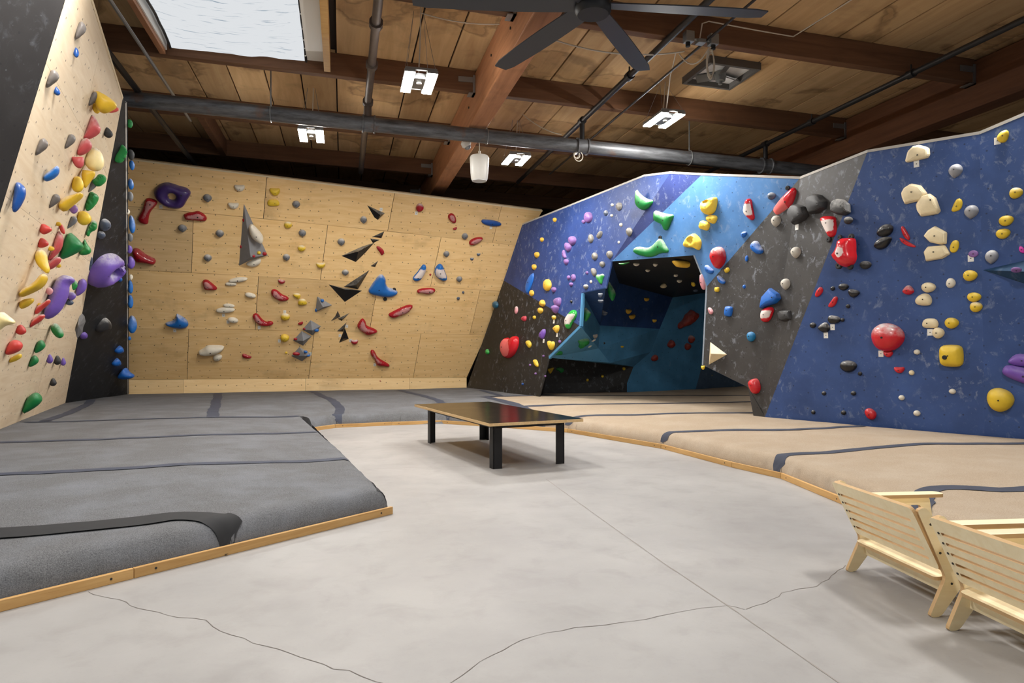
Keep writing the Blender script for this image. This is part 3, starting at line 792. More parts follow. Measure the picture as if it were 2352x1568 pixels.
pad('large beige crash pad behind the wooden chairs', [(1800, 1046.3, .19), (1934.7, 1034.3, .25), (2352, 1018), (2430, 1014.8), (2700, 1045), (2700, 1098), (2352, 1114.7), (2199, 1122, .22), (2135, 1128, .2), (2105, 1233, 0), (1940, 1161, 0), (1788, 1098, 0)], M['beige_carpet'], GB_)
pad('nearest beige crash pad, partly hidden by the wooden chairs', [(2135, 1128.4, .2), (2199, 1122.4, .22), (2352, 1115), (2700, 1098.4), (2900, 1230), (2600, 1449, 0), (2500, 1405, 0), (2105, 1233, 0)], M['beige_carpet'], GB_)

def tape(label, pts, wid=.12, mat='tape', both=False):
    q = [np.array(P2d(p)) for p in pts]; s = []
    for _ in range(2): q = [q[0]] + [w_ for a, b in zip(q[:-1], q[1:]) for w_ in (a * .78 + b * .22, a * .22 + b * .78)] + [q[-1]]
    for a, b in zip(q[:-1], q[1:]):
        k = max(1, int(np.linalg.norm(b - a) / .05)); s += [a + (b - a) * i / k for i in range(k)]
    s.append(q[-1])
    o = []
    for i, p in enumerate(s):
        if curb_dist(*p) < RAD + INS + .1 and i + 1 < len(s):
            o += [p + (s[i + 1] - p) * j / 4 for j in range(4)]
        else: o.append(p)
    s = [p for p in o if curb_dist(*p) > INS - .002]
    vs = []; rnd = random.Random(len(s))
    ph = rnd.uniform(0, 9)
    for i, p in enumerate(s):
        d = s[min(i + 2, len(s) - 1)] - s[max(i - 2, 0)]; d = d / np.linalg.norm(d); nr = np.array([-d[1], d[0]])
        wob = .012 * math.sin(i * .16 + ph) + .006 * math.sin(i * .5)
        for e_ in (-1, -.33, .33, 1):
            x, y = p + nr * (e_ * wid / 2 + wob)
            vs.append((x, y, pad_z(x, y) + (.013 if mat == 'skirt' else .008) - .003 * abs(e_)))
    fs = [(4 * i + k, 4 * i + k + 1, 4 * i + k + 5, 4 * i + k + 4) for i in range(len(s) - 1) for k in range(3)]
    me = mesh('seam_tape', vs, fs, True)
    if len(me.polygons) and me.polygons[0].normal.z < 0: me.flip_normals()
    return tag(link('seam_tape', me, M[mat]), label, 'seam tape', 'seam tapes over the crash pads')
tape('broad black seam tape running diagonally down the front of the near left pads', [(-350, 1247, .25), (0, 1222, .25), (336, 1197, .215), (418, 1189, .205), (548, 1268, 0)], .19, 'skirt')
tape('dark seam tape across the left grey pads, nearer one of the two parallel seams', [(-350, 1107), (0, 1089), (391, 1071.7), (806, 1053, .2)], .13)
tape('dark seam tape across the left grey pads, farther one of the two parallel seams', [(-75, 1018), (0, 1015.7), (391, 1004), (726, 993.4, .2)], .13)
tape('dark seam tape on grey carpet starting at the foot of the leaning plywood', [(60, 969.5), (94, 970), (300, 963), (489, 958), (685, 954.3, .22)], .13)
tape('slanted blue-grey seam tape near the black corner panel', [(105.6, 967.5), (191.7, 934.8), (213, 918)], .15)
tape('short seam tape from the left pads to the plywood back wall', [(487, 958), (502, 903)], .17)
tape('seam tape left of the table that folds down a pad corner', [(715.8, 898.5), (784, 942.6, .19), (774, 982, 0)], .16)
tape('seam tape from the back plywood wall to behind the black table', [(915, 895.5), (1010, 925, .24), (1030, 973.3, 0)], .16)
tape('short slanted seam tape in the far corner by the black wall', [(1104, 896), (1151, 908.5)], .15)
tape('seam tape between the grey and the beige carpet behind the table', [(1112, 911), (1193, 933, .26), (1250, 988.8, 0)], .2)
tape('farthest dark seam tape across the beige pads', [(1112, 910.5), (1285, 907.8), (1765, 908)], .16)
tape('dark seam tape across the beige pads, second from the cave', [(1193, 933.5, .26), (1469, 927.6), (1729, 922.7), (1768, 922)], .15)
tape('dark seam tape across the beige pads that meets the tip of the grey prow', [(1303, 993, 0), (1347, 958, .19), (1494, 954.5, .26), (1744, 948)], .14)
tape('dark seam tape on beige carpet right of the table, running under the right blue wall', [(1518, 1030, 0), (1538, 994.8, .19), (1660, 986, .25), (1837, 990, .28), (1982, 978.6)], .13)
tape('dark seam tape between the two widest beige pads', [(1788, 1098, 0), (1800, 1046, .19), (1934.7, 1034, .25), (2352, 1017.8), (2425, 1015)], .13)
tape('dark seam tape on beige carpet right behind the first wooden chair', [(2105, 1233, 0), (2135, 1128, .2), (2199, 1122, .22), (2352, 1114.8), (2690, 1099)], .15)
# black gathered skirt down the right side of the near grey pads
c_b = np.array(LINE[2]); c_c = np.array(LINE[3]); dd = (c_c - c_b) / np.linalg.norm(c_c - c_b); nr = np.array([-dd[1], dd[0]])
vs = []; fs = []; NS = 70; K_ = (.0, .008, .018, .03, .045, .06)
for i in range(NS + 1):
    p = c_b + dd * (.045 + (np.linalg.norm(c_c - c_b) - .09) * i / NS)
    for k, of in enumerate(K_):
        x, y = p + nr * (INS - .004 + of * (.35 + 1.1 * max(0, 1 - i / 9)))
        vs.append((x, y, (pad_z(x, y) if k else .0) + .007 + .003 * math.sin(i * 2.3 + k)))
for i in range(NS):
    for k in range(len(K_) - 1): a = i * len(K_) + k; fs.append((a, a + 1, a + 1 + len(K_), a + len(K_)))
me = mesh('pad_skirt', vs, fs, True)
tag(link('pad_skirt', me, M['skirt']), 'black gathered fabric skirt on the right side of the near grey pads', 'pad skirt')

# curb boards
def curb(name, label, pts, cuts):
    root = struct(empty(name), label)
    P = [g0(p) for p in pts]
    seg_len = [np.linalg.norm(b - a) for a, b in zip(P[:-1], P[1:])]
    for i, (a, b) in enumerate(zip(P[:-1], P[1:])):
        d = (b - a) / np.linalg.norm(b - a); nr = np.array([-d[1], d[0]])
        if curb_side(a, b, nr) < 0: nr = -nr
        m_ = MB(); L_ = np.linalg.norm(b - a)
        X = Matrix(((d[0], nr[0], 0, a[0]), (d[1], nr[1], 0, a[1]), (0, 0, 1, 0), (0, 0, 0, 1)))
        m_.box((.0015, 0, 0), (L_ - .0015, .028, .058), None)
        o = m_.build('board', M['curb'], root, bevel=.003)
        o.matrix_world = X
        if L_ > .8:
            for s_ in (.12, L_ - .12):
                q = MB(); q.lathe([(.007, 0), (.007, .002)], 8, Matrix.Translation((s_, 0, .03)) @ Matrix.Rotation(math.pi / 2, 4, 'X')); so = q.build('screw', M['bolt'], o)
def curb_side(a, b, nr):
    # the pads lie away from the bare floor; the table stands on the floor
    ctr = pz(1150, 1150, 0)[:2]
    return -float(nr @ (ctr - (a + b) / 2))
curb('trim_1', 'honey-coloured board curb along the near left pads', CURB_L, None)
curb('trim_2', 'honey-coloured board curb along the back pads', CURB_B, None)
curb('trim_3', 'curving board curb along the beige pads', [CURB_R[i] for i in (0, 2, 4, 5, 6, 7, 8, 9, 10)], None)

# ================================================================= table
TH = .52
tN, tL, tR = pz(1124, 972, TH), pz(952, 928, TH), pz(1350, 963, TH)
ax = (tL - tN); LA = np.linalg.norm(ax); ax = ax / LA
bx = (tR - tN); bx = bx - ax * (bx @ ax); LB = np.linalg.norm(bx); bx = bx / LB
tb = empty('low_table', tuple(tN * np.array([1, 1, 0])))
tb.rotation_euler = (0, 0, math.atan2(ax[1], ax[0]))
tag(tb, 'long low table with a glossy black top, pale plywood edge and black steel legs', 'table')
s_ = 1 if (np.cross(ax, bx)[2] > 0) else -1
def tbox(b, x0, x1, y0, y1, z0, z1): b.box((x0, min(s_ * y0, s_ * y1), z0), (x1, max(s_ * y0, s_ * y1), z1))
b = MB(); tbox(b, 0, LA, 0, LB, TH - .034, TH - .002); b.build('tabletop_core', M['tableedge'], tb, bevel=.002)
b = MB(); tbox(b, .003, LA - .003, .003, LB - .003, TH - .0018, TH); b.build('tabletop', M['tabletop'], tb)
ix, iy, lw, lt = .20, .13, .105, .012
for (x, dx) in ((ix, 1), (LA - ix, -1)):
    for (y, dy) in ((iy, 1), (LB - iy, -1)):
        b = MB()
        tbox(b, min(x, x + dx * lw), max(x, x + dx * lw), min(y, y + dy * lt), max(y, y + dy * lt), 0, TH - .034)
        tbox(b, min(x, x + dx * lt), max(x, x + dx * lt), min(y, y + dy * lw), max(y, y + dy * lw), 0, TH - .034)
        b.build('leg', M['blackmetal'], tb)
for y, dy in ((iy, 1), (LB - iy, -1)):
    b = MB(); tbox(b, ix + lt, LA - ix - lt, min(y, y + dy * .03), max(y, y + dy * .03), TH - .082, TH - .0345); b.build('rail', M['blackmetal'], tb)
for x, dx in ((ix, 1), (LA - ix, -1)):
    b = MB(); tbox(b, min(x, x + dx * .03), max(x, x + dx * .03), iy + .03, LB - iy - .03, TH - .082, TH - .0345); b.build('rail', M['blackmetal'], tb)

# ================================================================= lounge chairs
CW = .70
def rounded(poly, r=.02, seg=3):
    out = []; n = len(poly)
    for i in range(n):
        p0, p, p1 = [np.array(poly[k % n], float) for k in (i - 1, i, i + 1)]
        a = (p0 - p); b_ = (p1 - p); la, lb = np.linalg.norm(a), np.linalg.norm(b_); k = min(r, la * .45, lb * .45)
        A_, B_ = p + a / la * k, p + b_ / lb * k
        for j in range(seg + 1):
            t_ = j / seg; out.append(tuple((1 - t_) ** 2 * A_ + 2 * t_ * (1 - t_) * p + t_ * t_ * B_))
    return out
def plate(poly, holes, th, name, mat, parent, M_=None):
    """a plywood plate cut from a sheet: outline poly with holes, in local xy, thickness th"""
    loops = [poly] + holes; vs2 = [p for l in loops for p in l]
    tris = tessellate_polygon([[Vector((a, b, 0)) for a, b in l] for l in loops])
    n = len(vs2); vs = [Vector((a, b, 0)) for a, b in vs2] + [Vector((a, b, th)) for a, b in vs2]
    if M_ is not None: vs = [M_ @ v for v in vs]
    fs = [tuple(t_) for t_ in tris] + [tuple(i + n for i in reversed(t_)) for t_ in tris]; nf = len(fs)
    k = 0
    for l in loops:
        m_ = len(l)
        fs += [(k + i, k + (i + 1) % m_, k + (i + 1) % m_ + n, k + i + n) for i in range(m_)]; k += m_
    me = mesh(name, vs, fs)
    bm = bmesh.new(); bm.from_mesh(me); bmesh.ops.recalc_face_normals(bm, faces=bm.faces); bm.to_mesh(me); bm.free()
    o = link(name, me, [mat, M['birchedge']], parent)
    for i, p in enumerate(me.polygons):
        if i >= nf: p.material_index = 1
    return o
# profile of a side in (y forward, z up); the chair's rear foot is at y = 0
SIDE = [(-.025, 0), (.03, 0), (.135, .165), (.25, .195), (.44, .235), (.515, .0), (.57, .0), (.50, .30), (.475, .425), (.0, .425), (-.045, .53), (-.085, .525), (.055, .20)]
SIDE = [(-.025, 0), (.032, 0), (.15, .15), (.43, .20), (.50, 0), (.555, 0), (.515, .28), (.49, .43), (.035, .43), (-.045, .535), (-.09, .52), (.062, .19)]
HOLE = [(.135, .235), (.42, .275), (.445, .38), (.08, .38)]
def make_chair():
    ch = empty('lounge_chair')
    for x in (0, CW - .022):
        # plate lies in the y-z plane
        X = Matrix(((0, 0, 1, x), (1, 0, 0, 0), (0, 1, 0, 0), (0, 0, 0, 1)))
        o = plate(rounded(SIDE, .022), [rounded(HOLE, .03)], .022, 'side_frame', M['birch'], ch, X)
        for y_, z_ in ((-.02, .45), (.03, .31), (.09, .16)):
            q = MB(); xx = -.002 if x == 0 else CW - .001
            q.lathe([(.006, 0), (.006, .003)], 8, Matrix.Translation((xx, y_, z_)) @ Matrix.Rotation(math.pi / 2, 4, 'Y')); q.build('screw', M['bolt'], o)
    for x in (-.02, CW - .06):
        X = Matrix.Translation((x, 0, .43))
        plate(rounded([(0, .02), (.085, .02), (.085, .56), (0, .56)], .035, 5), [], .02, 'armrest', M['birch'], ch, X)
    # back: a slotted plate on the rear face of the uprights
    p0 = np.array([.078, .185]); p1 = np.array([-.098, .535]); up = (p1 - p0); HB = np.linalg.norm(up); up = up / HB
    X = Matrix(((1, 0, 0, -.012), (0, up[0], -up[1], p0[0]), (0, up[1], up[0], p0[1]), (0, 0, 0, 1)))
    WB = CW + .002
    Z0_ = .05
    outl = rounded([(0.02, Z0_), (WB, Z0_), (WB, HB), (.02, HB)], .035, 5)
    holes = []
    for k in range(5):
        z0 = HB * (.235 + .135 * k); holes.append(rounded([(.06, z0), (WB - .05, z0), (WB - .05, z0 + .017), (.06, z0 + .017)], .008, 3))
    back = plate(outl, holes, .018, 'backrest', M['birch'], ch, X)
    for k in range(5):
        q = MB(); q.lathe([(.006, 0), (.006, .003)], 8, X @ Matrix.Translation((.045, HB * (.235 + .135 * k) + .009, .018))); q.build('screw', M['bolt'], back)
    # seat: slotted at the rear
    a0, a1 = np.array([.03, .165]), np.array([.50, .262]); sd = (a1 - a0); LS = np.linalg.norm(sd); sd = sd / LS
    X = Matrix(((1, 0, 0, .024), (0, sd[0], -sd[1], a0[0]), (0, sd[1], sd[0], a0[1]), (0, 0, 0, 1)))
    WS = CW - .048
    holes = [rounded([(.05, .075 + .09 * k), (WS - .05, .075 + .09 * k), (WS - .05, .093 + .09 * k), (.05, .093 + .09 * k)], .008, 3) for k in range(4)]
    plate(rounded([(0, 0), (WS, 0), (WS, LS), (0, LS)], .03, 5), holes, .018, 'seat', M['birch'], ch, X)
    for y, z in ((.085, .10), (.46, .17)):
        b = MB(); b.box((.022, y, z), (CW - .022, y + .018, z + .062)); b.build('rail', M['birch'], ch, bevel=.002)
    return ch
def copy_tree(o, parent=None):
    c_ = o.copy(); COL.objects.link(c_)
    if parent is not None: c_.parent = parent
    for k in [k for k in list(o.children)]: copy_tree(k, c_)
    return c_
f1, f2 = pz(1949, 1310, 0), pz(2147, 1418, 0)
xd = f2 - f1; ang = math.atan2(xd[1], xd[0])
ch1 = make_chair(); ch1.location = V3(f1); ch1.rotation_euler = (0, 0, ang)
tag(ch1, 'pale birch plywood lounge chair with a slotted back, left and farther one of the pair', 'chair', 'plywood lounge chairs')
f3 = pz(2180, 1444, 0)
ch2 = copy_tree(ch1); ch2.location = V3(f3); ch2.rotation_euler = (0, 0, ang + .01)
tag(ch2, 'pale birch plywood lounge chair with a slotted back, cut by the right picture edge', 'chair', 'plywood lounge chairs')

# ================================================================= lamps, pipes, fan and the rest overhead
def high_bay(cpos, cz, label, hang):
    x, y = cpos; rt = empty('high_bay_light', (x, y, cz)); tag(rt, label, 'ceiling light', 'high-bay lights')
    b = MB(); b.box((-.095, -.17, .0), (.095, .17, .07)); b.box((-.19, -.33, .045), (.19, -.29, .075)); b.box((-.19, .29, .045), (.19, .33, .075)); b.build('housing', M['steel'], rt, bevel=.004)
    for sx in (-.135, .135):
        b = MB(); b.box((sx - .066, -.335, .012), (sx + .066, .335, .05)); h = b.build('reflector', M['steel'], rt, bevel=.003)
        b = MB(); b.box((sx - .06, -.32, .0), (sx + .06, .32, .0115)); b.build('led_strip', M['led'], h)
    b = MB(); b.lathe([(.03, 0), (.03, .015), (.02, .02)], 10, Matrix.Translation((0, -.05, -.02))); b.build('sensor', M['white'], rt)
    zt = zc(x) - cz
    for sx in (-.17, .17):
        b = MB(); b.tube([(sx, -.31, .07), (sx * .35, 0, min(zt, hang)), (sx, .31, .07)], .0025, 5); b.build('hanging_wire', M['steel'], rt)
    b = MB(); b.tube([(0, .02, .07), (.015, .02, zt * .4), (.03, 0, zt - .01)], .008, 6); b.build('cord', M['cable'], rt)
high_bay((.92, 8.55), 4.60, 'hanging twin-strip light nearest the skylight, in front of the large pipe', .9)
high_bay((-.50, 11.75), 4.80, 'hanging twin-strip light seen just below the large pipe, left of the white pendant speaker', .8)
high_bay((3.10, 12.20), 4.76, 'hanging twin-strip light right of the white pendant speaker, under the large pipe', .8)
high_bay((4.85, 9.75), 4.84, 'hanging twin-strip light on the right, above the blue wall', .55)

PY = 10.85
def pipe_z(x): return 4.885 - .0283 * (x + 3)
b = MB(); b.tube([(x, PY, pipe_z(x)) for x in (-4.6, -1, 3, 6, 10.5)], .112, 20)
mp_ = b.build('sprinkler_main_pipe', M['pipe'], None, True)
tag(mp_, 'thick scuffed steel pipe crossing the hall under the roof beams', 'pipe')
def on_pipe(px): # x of the pipe under a picture column
    r = ray(px, 300); return float(r[0] / r[1] * PY)
def collar(px, L_=.2, r=.13):
    x = on_pipe(px); z = pipe_z(x); b = MB()
    b.tube([(x - L_ / 2, PY, z), (x - L_ / 2 + .02, PY, z), (x - L_ / 2 + .03, PY, z), (x + L_ / 2 - .03, PY, z), (x + L_ / 2 - .02, PY, z), (x + L_ / 2, PY, z)], [r + .01, r + .01, r - .008, r - .008, r + .01, r + .01], 20)
    return b.build('coupling', M['pipe'], mp_, True)
for px in (847, 1337, 1758): collar(px)
def hang_rod(px):
    x = on_pipe(px); z = pipe_z(x); b = MB()
    b.tube([(x, PY, zc(x) - .02), (x, PY, z + .14)], .011, 6)
    ring = [(x, PY + .124 * math.sin(a), z + .124 * math.cos(a)) for a in np.linspace(0, 2 * math.pi, 20)]
    b.tube([(x, PY, z + .18)] + ring, .008, 6); b.build('hanger', M['steel'], mp_)
for px in (622, 1118, 1583): hang_rod(px)
def branch(label, x, z_dy, y0, y1, rad, mat, riser=True, couplers=()):
    b = MB(); b.tube([(x, y0, z_dy), (x, y1, z_dy)], rad, 10)
    o = b.build('branch_pipe', mat, None, True); tag(o, label, 'pipe', 'branch pipes under the roof')
    if riser:
        b = MB(); b.tube([(x, PY, pipe_z(x) + .10), (x, PY, z_dy)], rad * 1.05, 10); b.build('riser', mat, o, True)
        b = MB(); b.tube([(x, PY - .06, z_dy), (x, PY + .06, z_dy)], rad * 1.5, 10); b.build('fitting', mat, o, True)
    for y in couplers:
        b = MB(); b.tube([(x, y - .05, z_dy), (x, y + .05, z_dy)], rad * 1.5, 10); b.tube([(x, y, z_dy + rad), (x, y, z_dy + rad + .09)], .012, 6); b.build('fitting', mat, o, True)
    return o
xb = on_pipe(1337)
branch('thin black branch pipe rising over the large pipe, right of the girder', xb, 5.12, 2.5, 15.2, .042, M['pipeblack'], True, (8.9,))
xb2 = on_pipe(1758)
branch('thin black branch pipe running along the far right beam', xb2, 4.98, 2.5, 15.2, .038, M['pipeblack'], True, (7.6, 9.6))
xb3 = on_pipe(845)
branch('branch pipe right of the skylight joining the large pipe at a red-worn coupling', xb3, 5.13, 3.5, 15.2, .055, M['pipebrown'], True, (9.4, 8.2))
def conduit(label, pts, r, mat, name='conduit', cat='conduit'):
    b = MB(); b.tube(pts, r, 7); o = b.build(name, mat, None, True); tag(o, label, cat); return o
cz_ = lambda px, py, zz_: pz(px, py, zz_)
a_, b_ = pz(1733, 0, 5.07), pz(1439, 250, 5.07); dv = (b_ - a_)
conduit('thin grey conduit between the black branch pipe and the roof vent', [a_ - dv * .4, a_, b_, b_ + dv * 1.2], .016, M['pipeblack'])
a_, b_ = pz(252.7, 0, 5.15), pz(392, 209, 5.15); dv = b_ - a_
conduit('thin steel conduit left of the skylight', [a_ - dv * .5, a_, b_ + dv * .5], .022, M['steel'])
a_, b_ = pz(245, 117, 5.0), pz(440, 368, 5.0); dv = b_ - a_
conduit('black conduit passing behind the left end of the large pipe', [a_ - dv * .2, a_, b_ + dv * .1], .045, M['pipeblack'])
def hanging(pts3, n=8, sag=.1):
    out = []
    for (p, q) in zip(pts3[:-1], pts3[1:]):
        for i in range(n):
            t_ = i / n; v = np.array(p) * (1 - t_) + np.array(q) * t_; v = v - U * sag * 4 * t_ * (1 - t_); out.append(v)
    out.append(np.array(pts3[-1])); return out
conduit('white cable draped from the skylight-side lamp to the girder', hanging([pz(965, 29, 5.52), pz(1153, 55, 5.5)], 10, .05), .008, M['cable'], 'cable', 'cable')
conduit('white cable sagging from the girder to the junction boxes', hanging([pz(1252, 84, 5.35), pz(1572, 118, 5.12)], 12, .12), .010, M['cable'], 'cable', 'cable')
conduit('white cable looping from the ceiling toward the light by the pendant speaker', hanging([pz(1200, 262, 5.45), pz(1290, 309, 5.05)], 10, .06), .008, M['cable'], 'cable', 'cable')
conduit('white cord dropping from the sagging cable to the right-hand light', [pz(1552, 122, 5.12), pz(1546, 150, 5.1), pz(1540, 172, 5.05), V3((4.88, 9.75, 4.9))], .008, M['cable'], 'cable', 'cable')
conduit('white cable slung between the junction box and the sagging cable', hanging([pz(1560, 124, 5.12), pz(1627, 112, 5.08)], 10, .16), .008, M['cable'], 'cable', 'cable')
conduit('thin wire clipped along the beam above the junction boxes', [pz(1607, 92, 5.12), pz(1613, 54, 5.3), pz(1628, 49, 5.33), pz(1740, 70, 5.33), pz(1822, 84, 5.33), pz(1955, 0, 5.38), pz(1990, -30, 5.38)], .008, M['cable'], 'cable', 'cable')
# junction boxes on the beam
jr = empty('junction_box', V3(pz(1609, 101, 5.02))); tag(jr, 'grey junction boxes with cords, fixed under the near beam', 'junction box')
for dx, w_ in ((-.16, .11), (.0, .10), (.17, .11)):
    b = MB(); hz = .13 if dx else .05
    b.box((dx - w_ / 2, -.05, .0), (dx + w_ / 2, .05, hz)); b.build('box', M['steel'], jr, bevel=.006)
b = MB(); b.tube([(-.2, 0, .05), (.2, 0, .05)], .015, 6); b.build('conduit', M['steel'], jr)
b = MB(); b.tube([(-.17, 0, -.05), (-.17, 0, 0)], .03, 8); b.tube([(.17, 0, -.05), (.17, 0, 0)], .03, 8); b.build('plug', M['rubber'], jr)
b = MB()
for k in range(4):
    lp = [(.13 + .05 * math.sin(a) + .01 * k, .01 * k, -.22 + (.2 - .02 * k) * math.cos(a)) for a in np.linspace(0, 2 * math.pi, 18)]
    b.tube(lp, .007, 5)
b.build('coiled_cord', M['cable'], jr, True)
# square exhaust vent in the roof
vc = pz(1655, 168, 5.40)
vt = empty('roof_vent', V3(vc)); vt.rotation_euler = (0, TILT, 0); tag(vt, 'square grey exhaust fan hatch in the roof boards', 'vent')
h_ = .41
b = MB()
for lo1, hi1 in (((-h_, -h_, -.06), (h_, -h_ + .05, .06)), ((-h_, h_ - .05, -.06), (h_, h_, .06)), ((-h_, -h_ + .05, -.06), (-h_ + .05, h_ - .05, .06)), ((h_ - .05, -h_ + .05, -.06), (h_, h_ - .05, .06))): b.box(lo1, hi1)
b.build('frame', M['ventdark'], vt)
b = MB(); b.box((-h_ + .05, -h_ + .05, .02), (h_ - .05, h_ - .05, .05)); b.build('cover', M['ventgrey'], vt)
b = MB(); b.lathe([(.07, -.12), (.08, -.05), (.08, .02)], 14); b.lathe([(.03, -.17), (.03, -.12)], 10); b.build('motor', M['steel'], vt, True)
for k in range(3):
    Rz = Matrix.Rotation(k * 2.094 + .3, 4, 'Z') @ Matrix.Translation((.22, 0, -.03)) @ Matrix.Rotation(.5, 4, 'X'); b = MB(); b.box((-.14, -.07, -.004), (.14, .07, .004), Rz); b.build('blade', M['ventdark'], vt)
# big ceiling fan, at rest
fp = pz(1362, 8, 4.62)
fn = empty('ceiling_fan', V3(fp)); tag(fn, 'large black six-blade ceiling fan below the girder', 'ceiling fan')
b = MB(); b.lathe([(.02, -.11), (.15, -.11), (.175, -.08), (.175, .04), (.14, .09), (.06, .11), (.03, .12)], 24); b.build('hub', M['fanblack'], fn, True)
b = MB(); b.tube([(0, 0, .11), (0, 0, zc(fp[0]) - 4.62)], .03, 10); b.build('down_rod', M['fanblack'], fn)
for a in (6, 63, 122, 183, 243, 303):
    an = math.radians(a) - PSI; Rz = Matrix.Rotation(an, 4, 'Z')
    b = MB(); k = 12; vs = []
    for i in range(k + 1):
        x = .15 + 1.58 * i / k; wd = (.10 + .02 * math.sin(math.pi * i / k)) * (1 if i < k else .75); tw = .22 - .12 * i / k
        for sy in (-1, 1): vs += [(x, sy * wd * math.cos(tw), sy * wd * math.sin(tw) - .02 + .012), (x, sy * wd * math.cos(tw), sy * wd * math.sin(tw) - .02)]
    fs = []
    for i in range(k):
        o_ = 4 * i; fs += [(o_, o_ + 2, o_ + 6, o_ + 4), (o_ + 1, o_ + 5, o_ + 7, o_ + 3), (o_, o_ + 4, o_ + 5, o_ + 1), (o_ + 2, o_ + 3, o_ + 7, o_ + 6)]
    fs += [(0, 1, 3, 2), (4 * k, 4 * k + 2, 4 * k + 3, 4 * k + 1)]
    b.add([Rz @ Vector(v) for v in vs], fs); b.build('blade', M['fanblade'], fn, True)
# pendant speaker, sensor and cable coil by the large pipe
xs_ = on_pipe(1101) ; sp = empty('pendant_speaker', (xs_, PY, 0)); dS = float((np.array([xs_, PY, 0]) - C) @ F)
z1 = CAMZ + (YH - 415.5) / FL * dS; z2 = CAMZ + (YH - 354) / FL * dS; wS = 44 / FL * dS / 2
sp.location = (xs_, PY, z1); tag(sp, 'white bucket-shaped pendant speaker hanging under the large pipe', 'speaker')
hS = z2 - z1
b = MB(); b.lathe([(wS * .2, .012), (wS * .72, .0), (wS * .86, .03), (wS * .93, hS * .3), (wS, hS * .86), (wS * .9, hS * .93), (wS * .5, hS * .98), (wS * .12, hS)], 28); b.build('shell', M['white'], sp, True)
b = MB(); b.lathe([(wS * .1, -.004), (wS * .76, -.004), (wS * .76, .01)], 24); b.build('grille', M['ventgrey'], sp, True)
b = MB(); b.tube([(0, 0, hS), (0, 0, hS + .05)], wS * .13, 8); b.tube([(0, 0, hS + .05), (0, 0, pipe_z(xs_) - .11 - z1)], .006, 6); b.build('cord', M['cable'], sp)
pc = pd(1074, 337, 11.6)
sn = empty('motion_sensor', V3(pc)); tag(sn, 'small white dome camera under the lit girder', 'camera')
b = MB(); b.lathe([(.06, .0), (.085, .03), (.085, .09), (.05, .12)], 16, Matrix.Rotation(-.5, 4, 'Y')); b.build('shell', M['white'], sn, True)
b = MB(); b.lathe([(.01, -.05), (.04, -.04), (.058, -.01), (.06, .0)], 16, Matrix.Rotation(-.5, 4, 'Y')); b.build('lens', M['steel'], sn, True)
b = MB(); b.box((-.02, -.02, .09), (.02, .02, .16)); b.build('bracket', M['white'], sn)
xk = on_pipe(1323); zk = CAMZ + (YH - 356) / FL * float((np.array([xk, PY, 0]) - C) @ F)
b = MB()
for k, (r_, dx, dz) in enumerate(((.045, 0, 0), (.05, .01, -.005), (.075, .03, -.03))):
    b.tube([(xk + dx + r_ * math.sin(a), PY - .02 * k, zk + dz + r_ * 1.1 * math.cos(a)) for a in np.linspace(0, 6.28, 18)], .008, 6)
b.tube([(xk + .01, PY, zk + .05), (xk + .03, PY, zk + .12), (xk, PY, pipe_z(xk) - .11)], .007, 6)
tag(b.build('cable_coil', M['cable'], None, True), 'small coil of white cable hanging from the large pipe', 'cable coil')
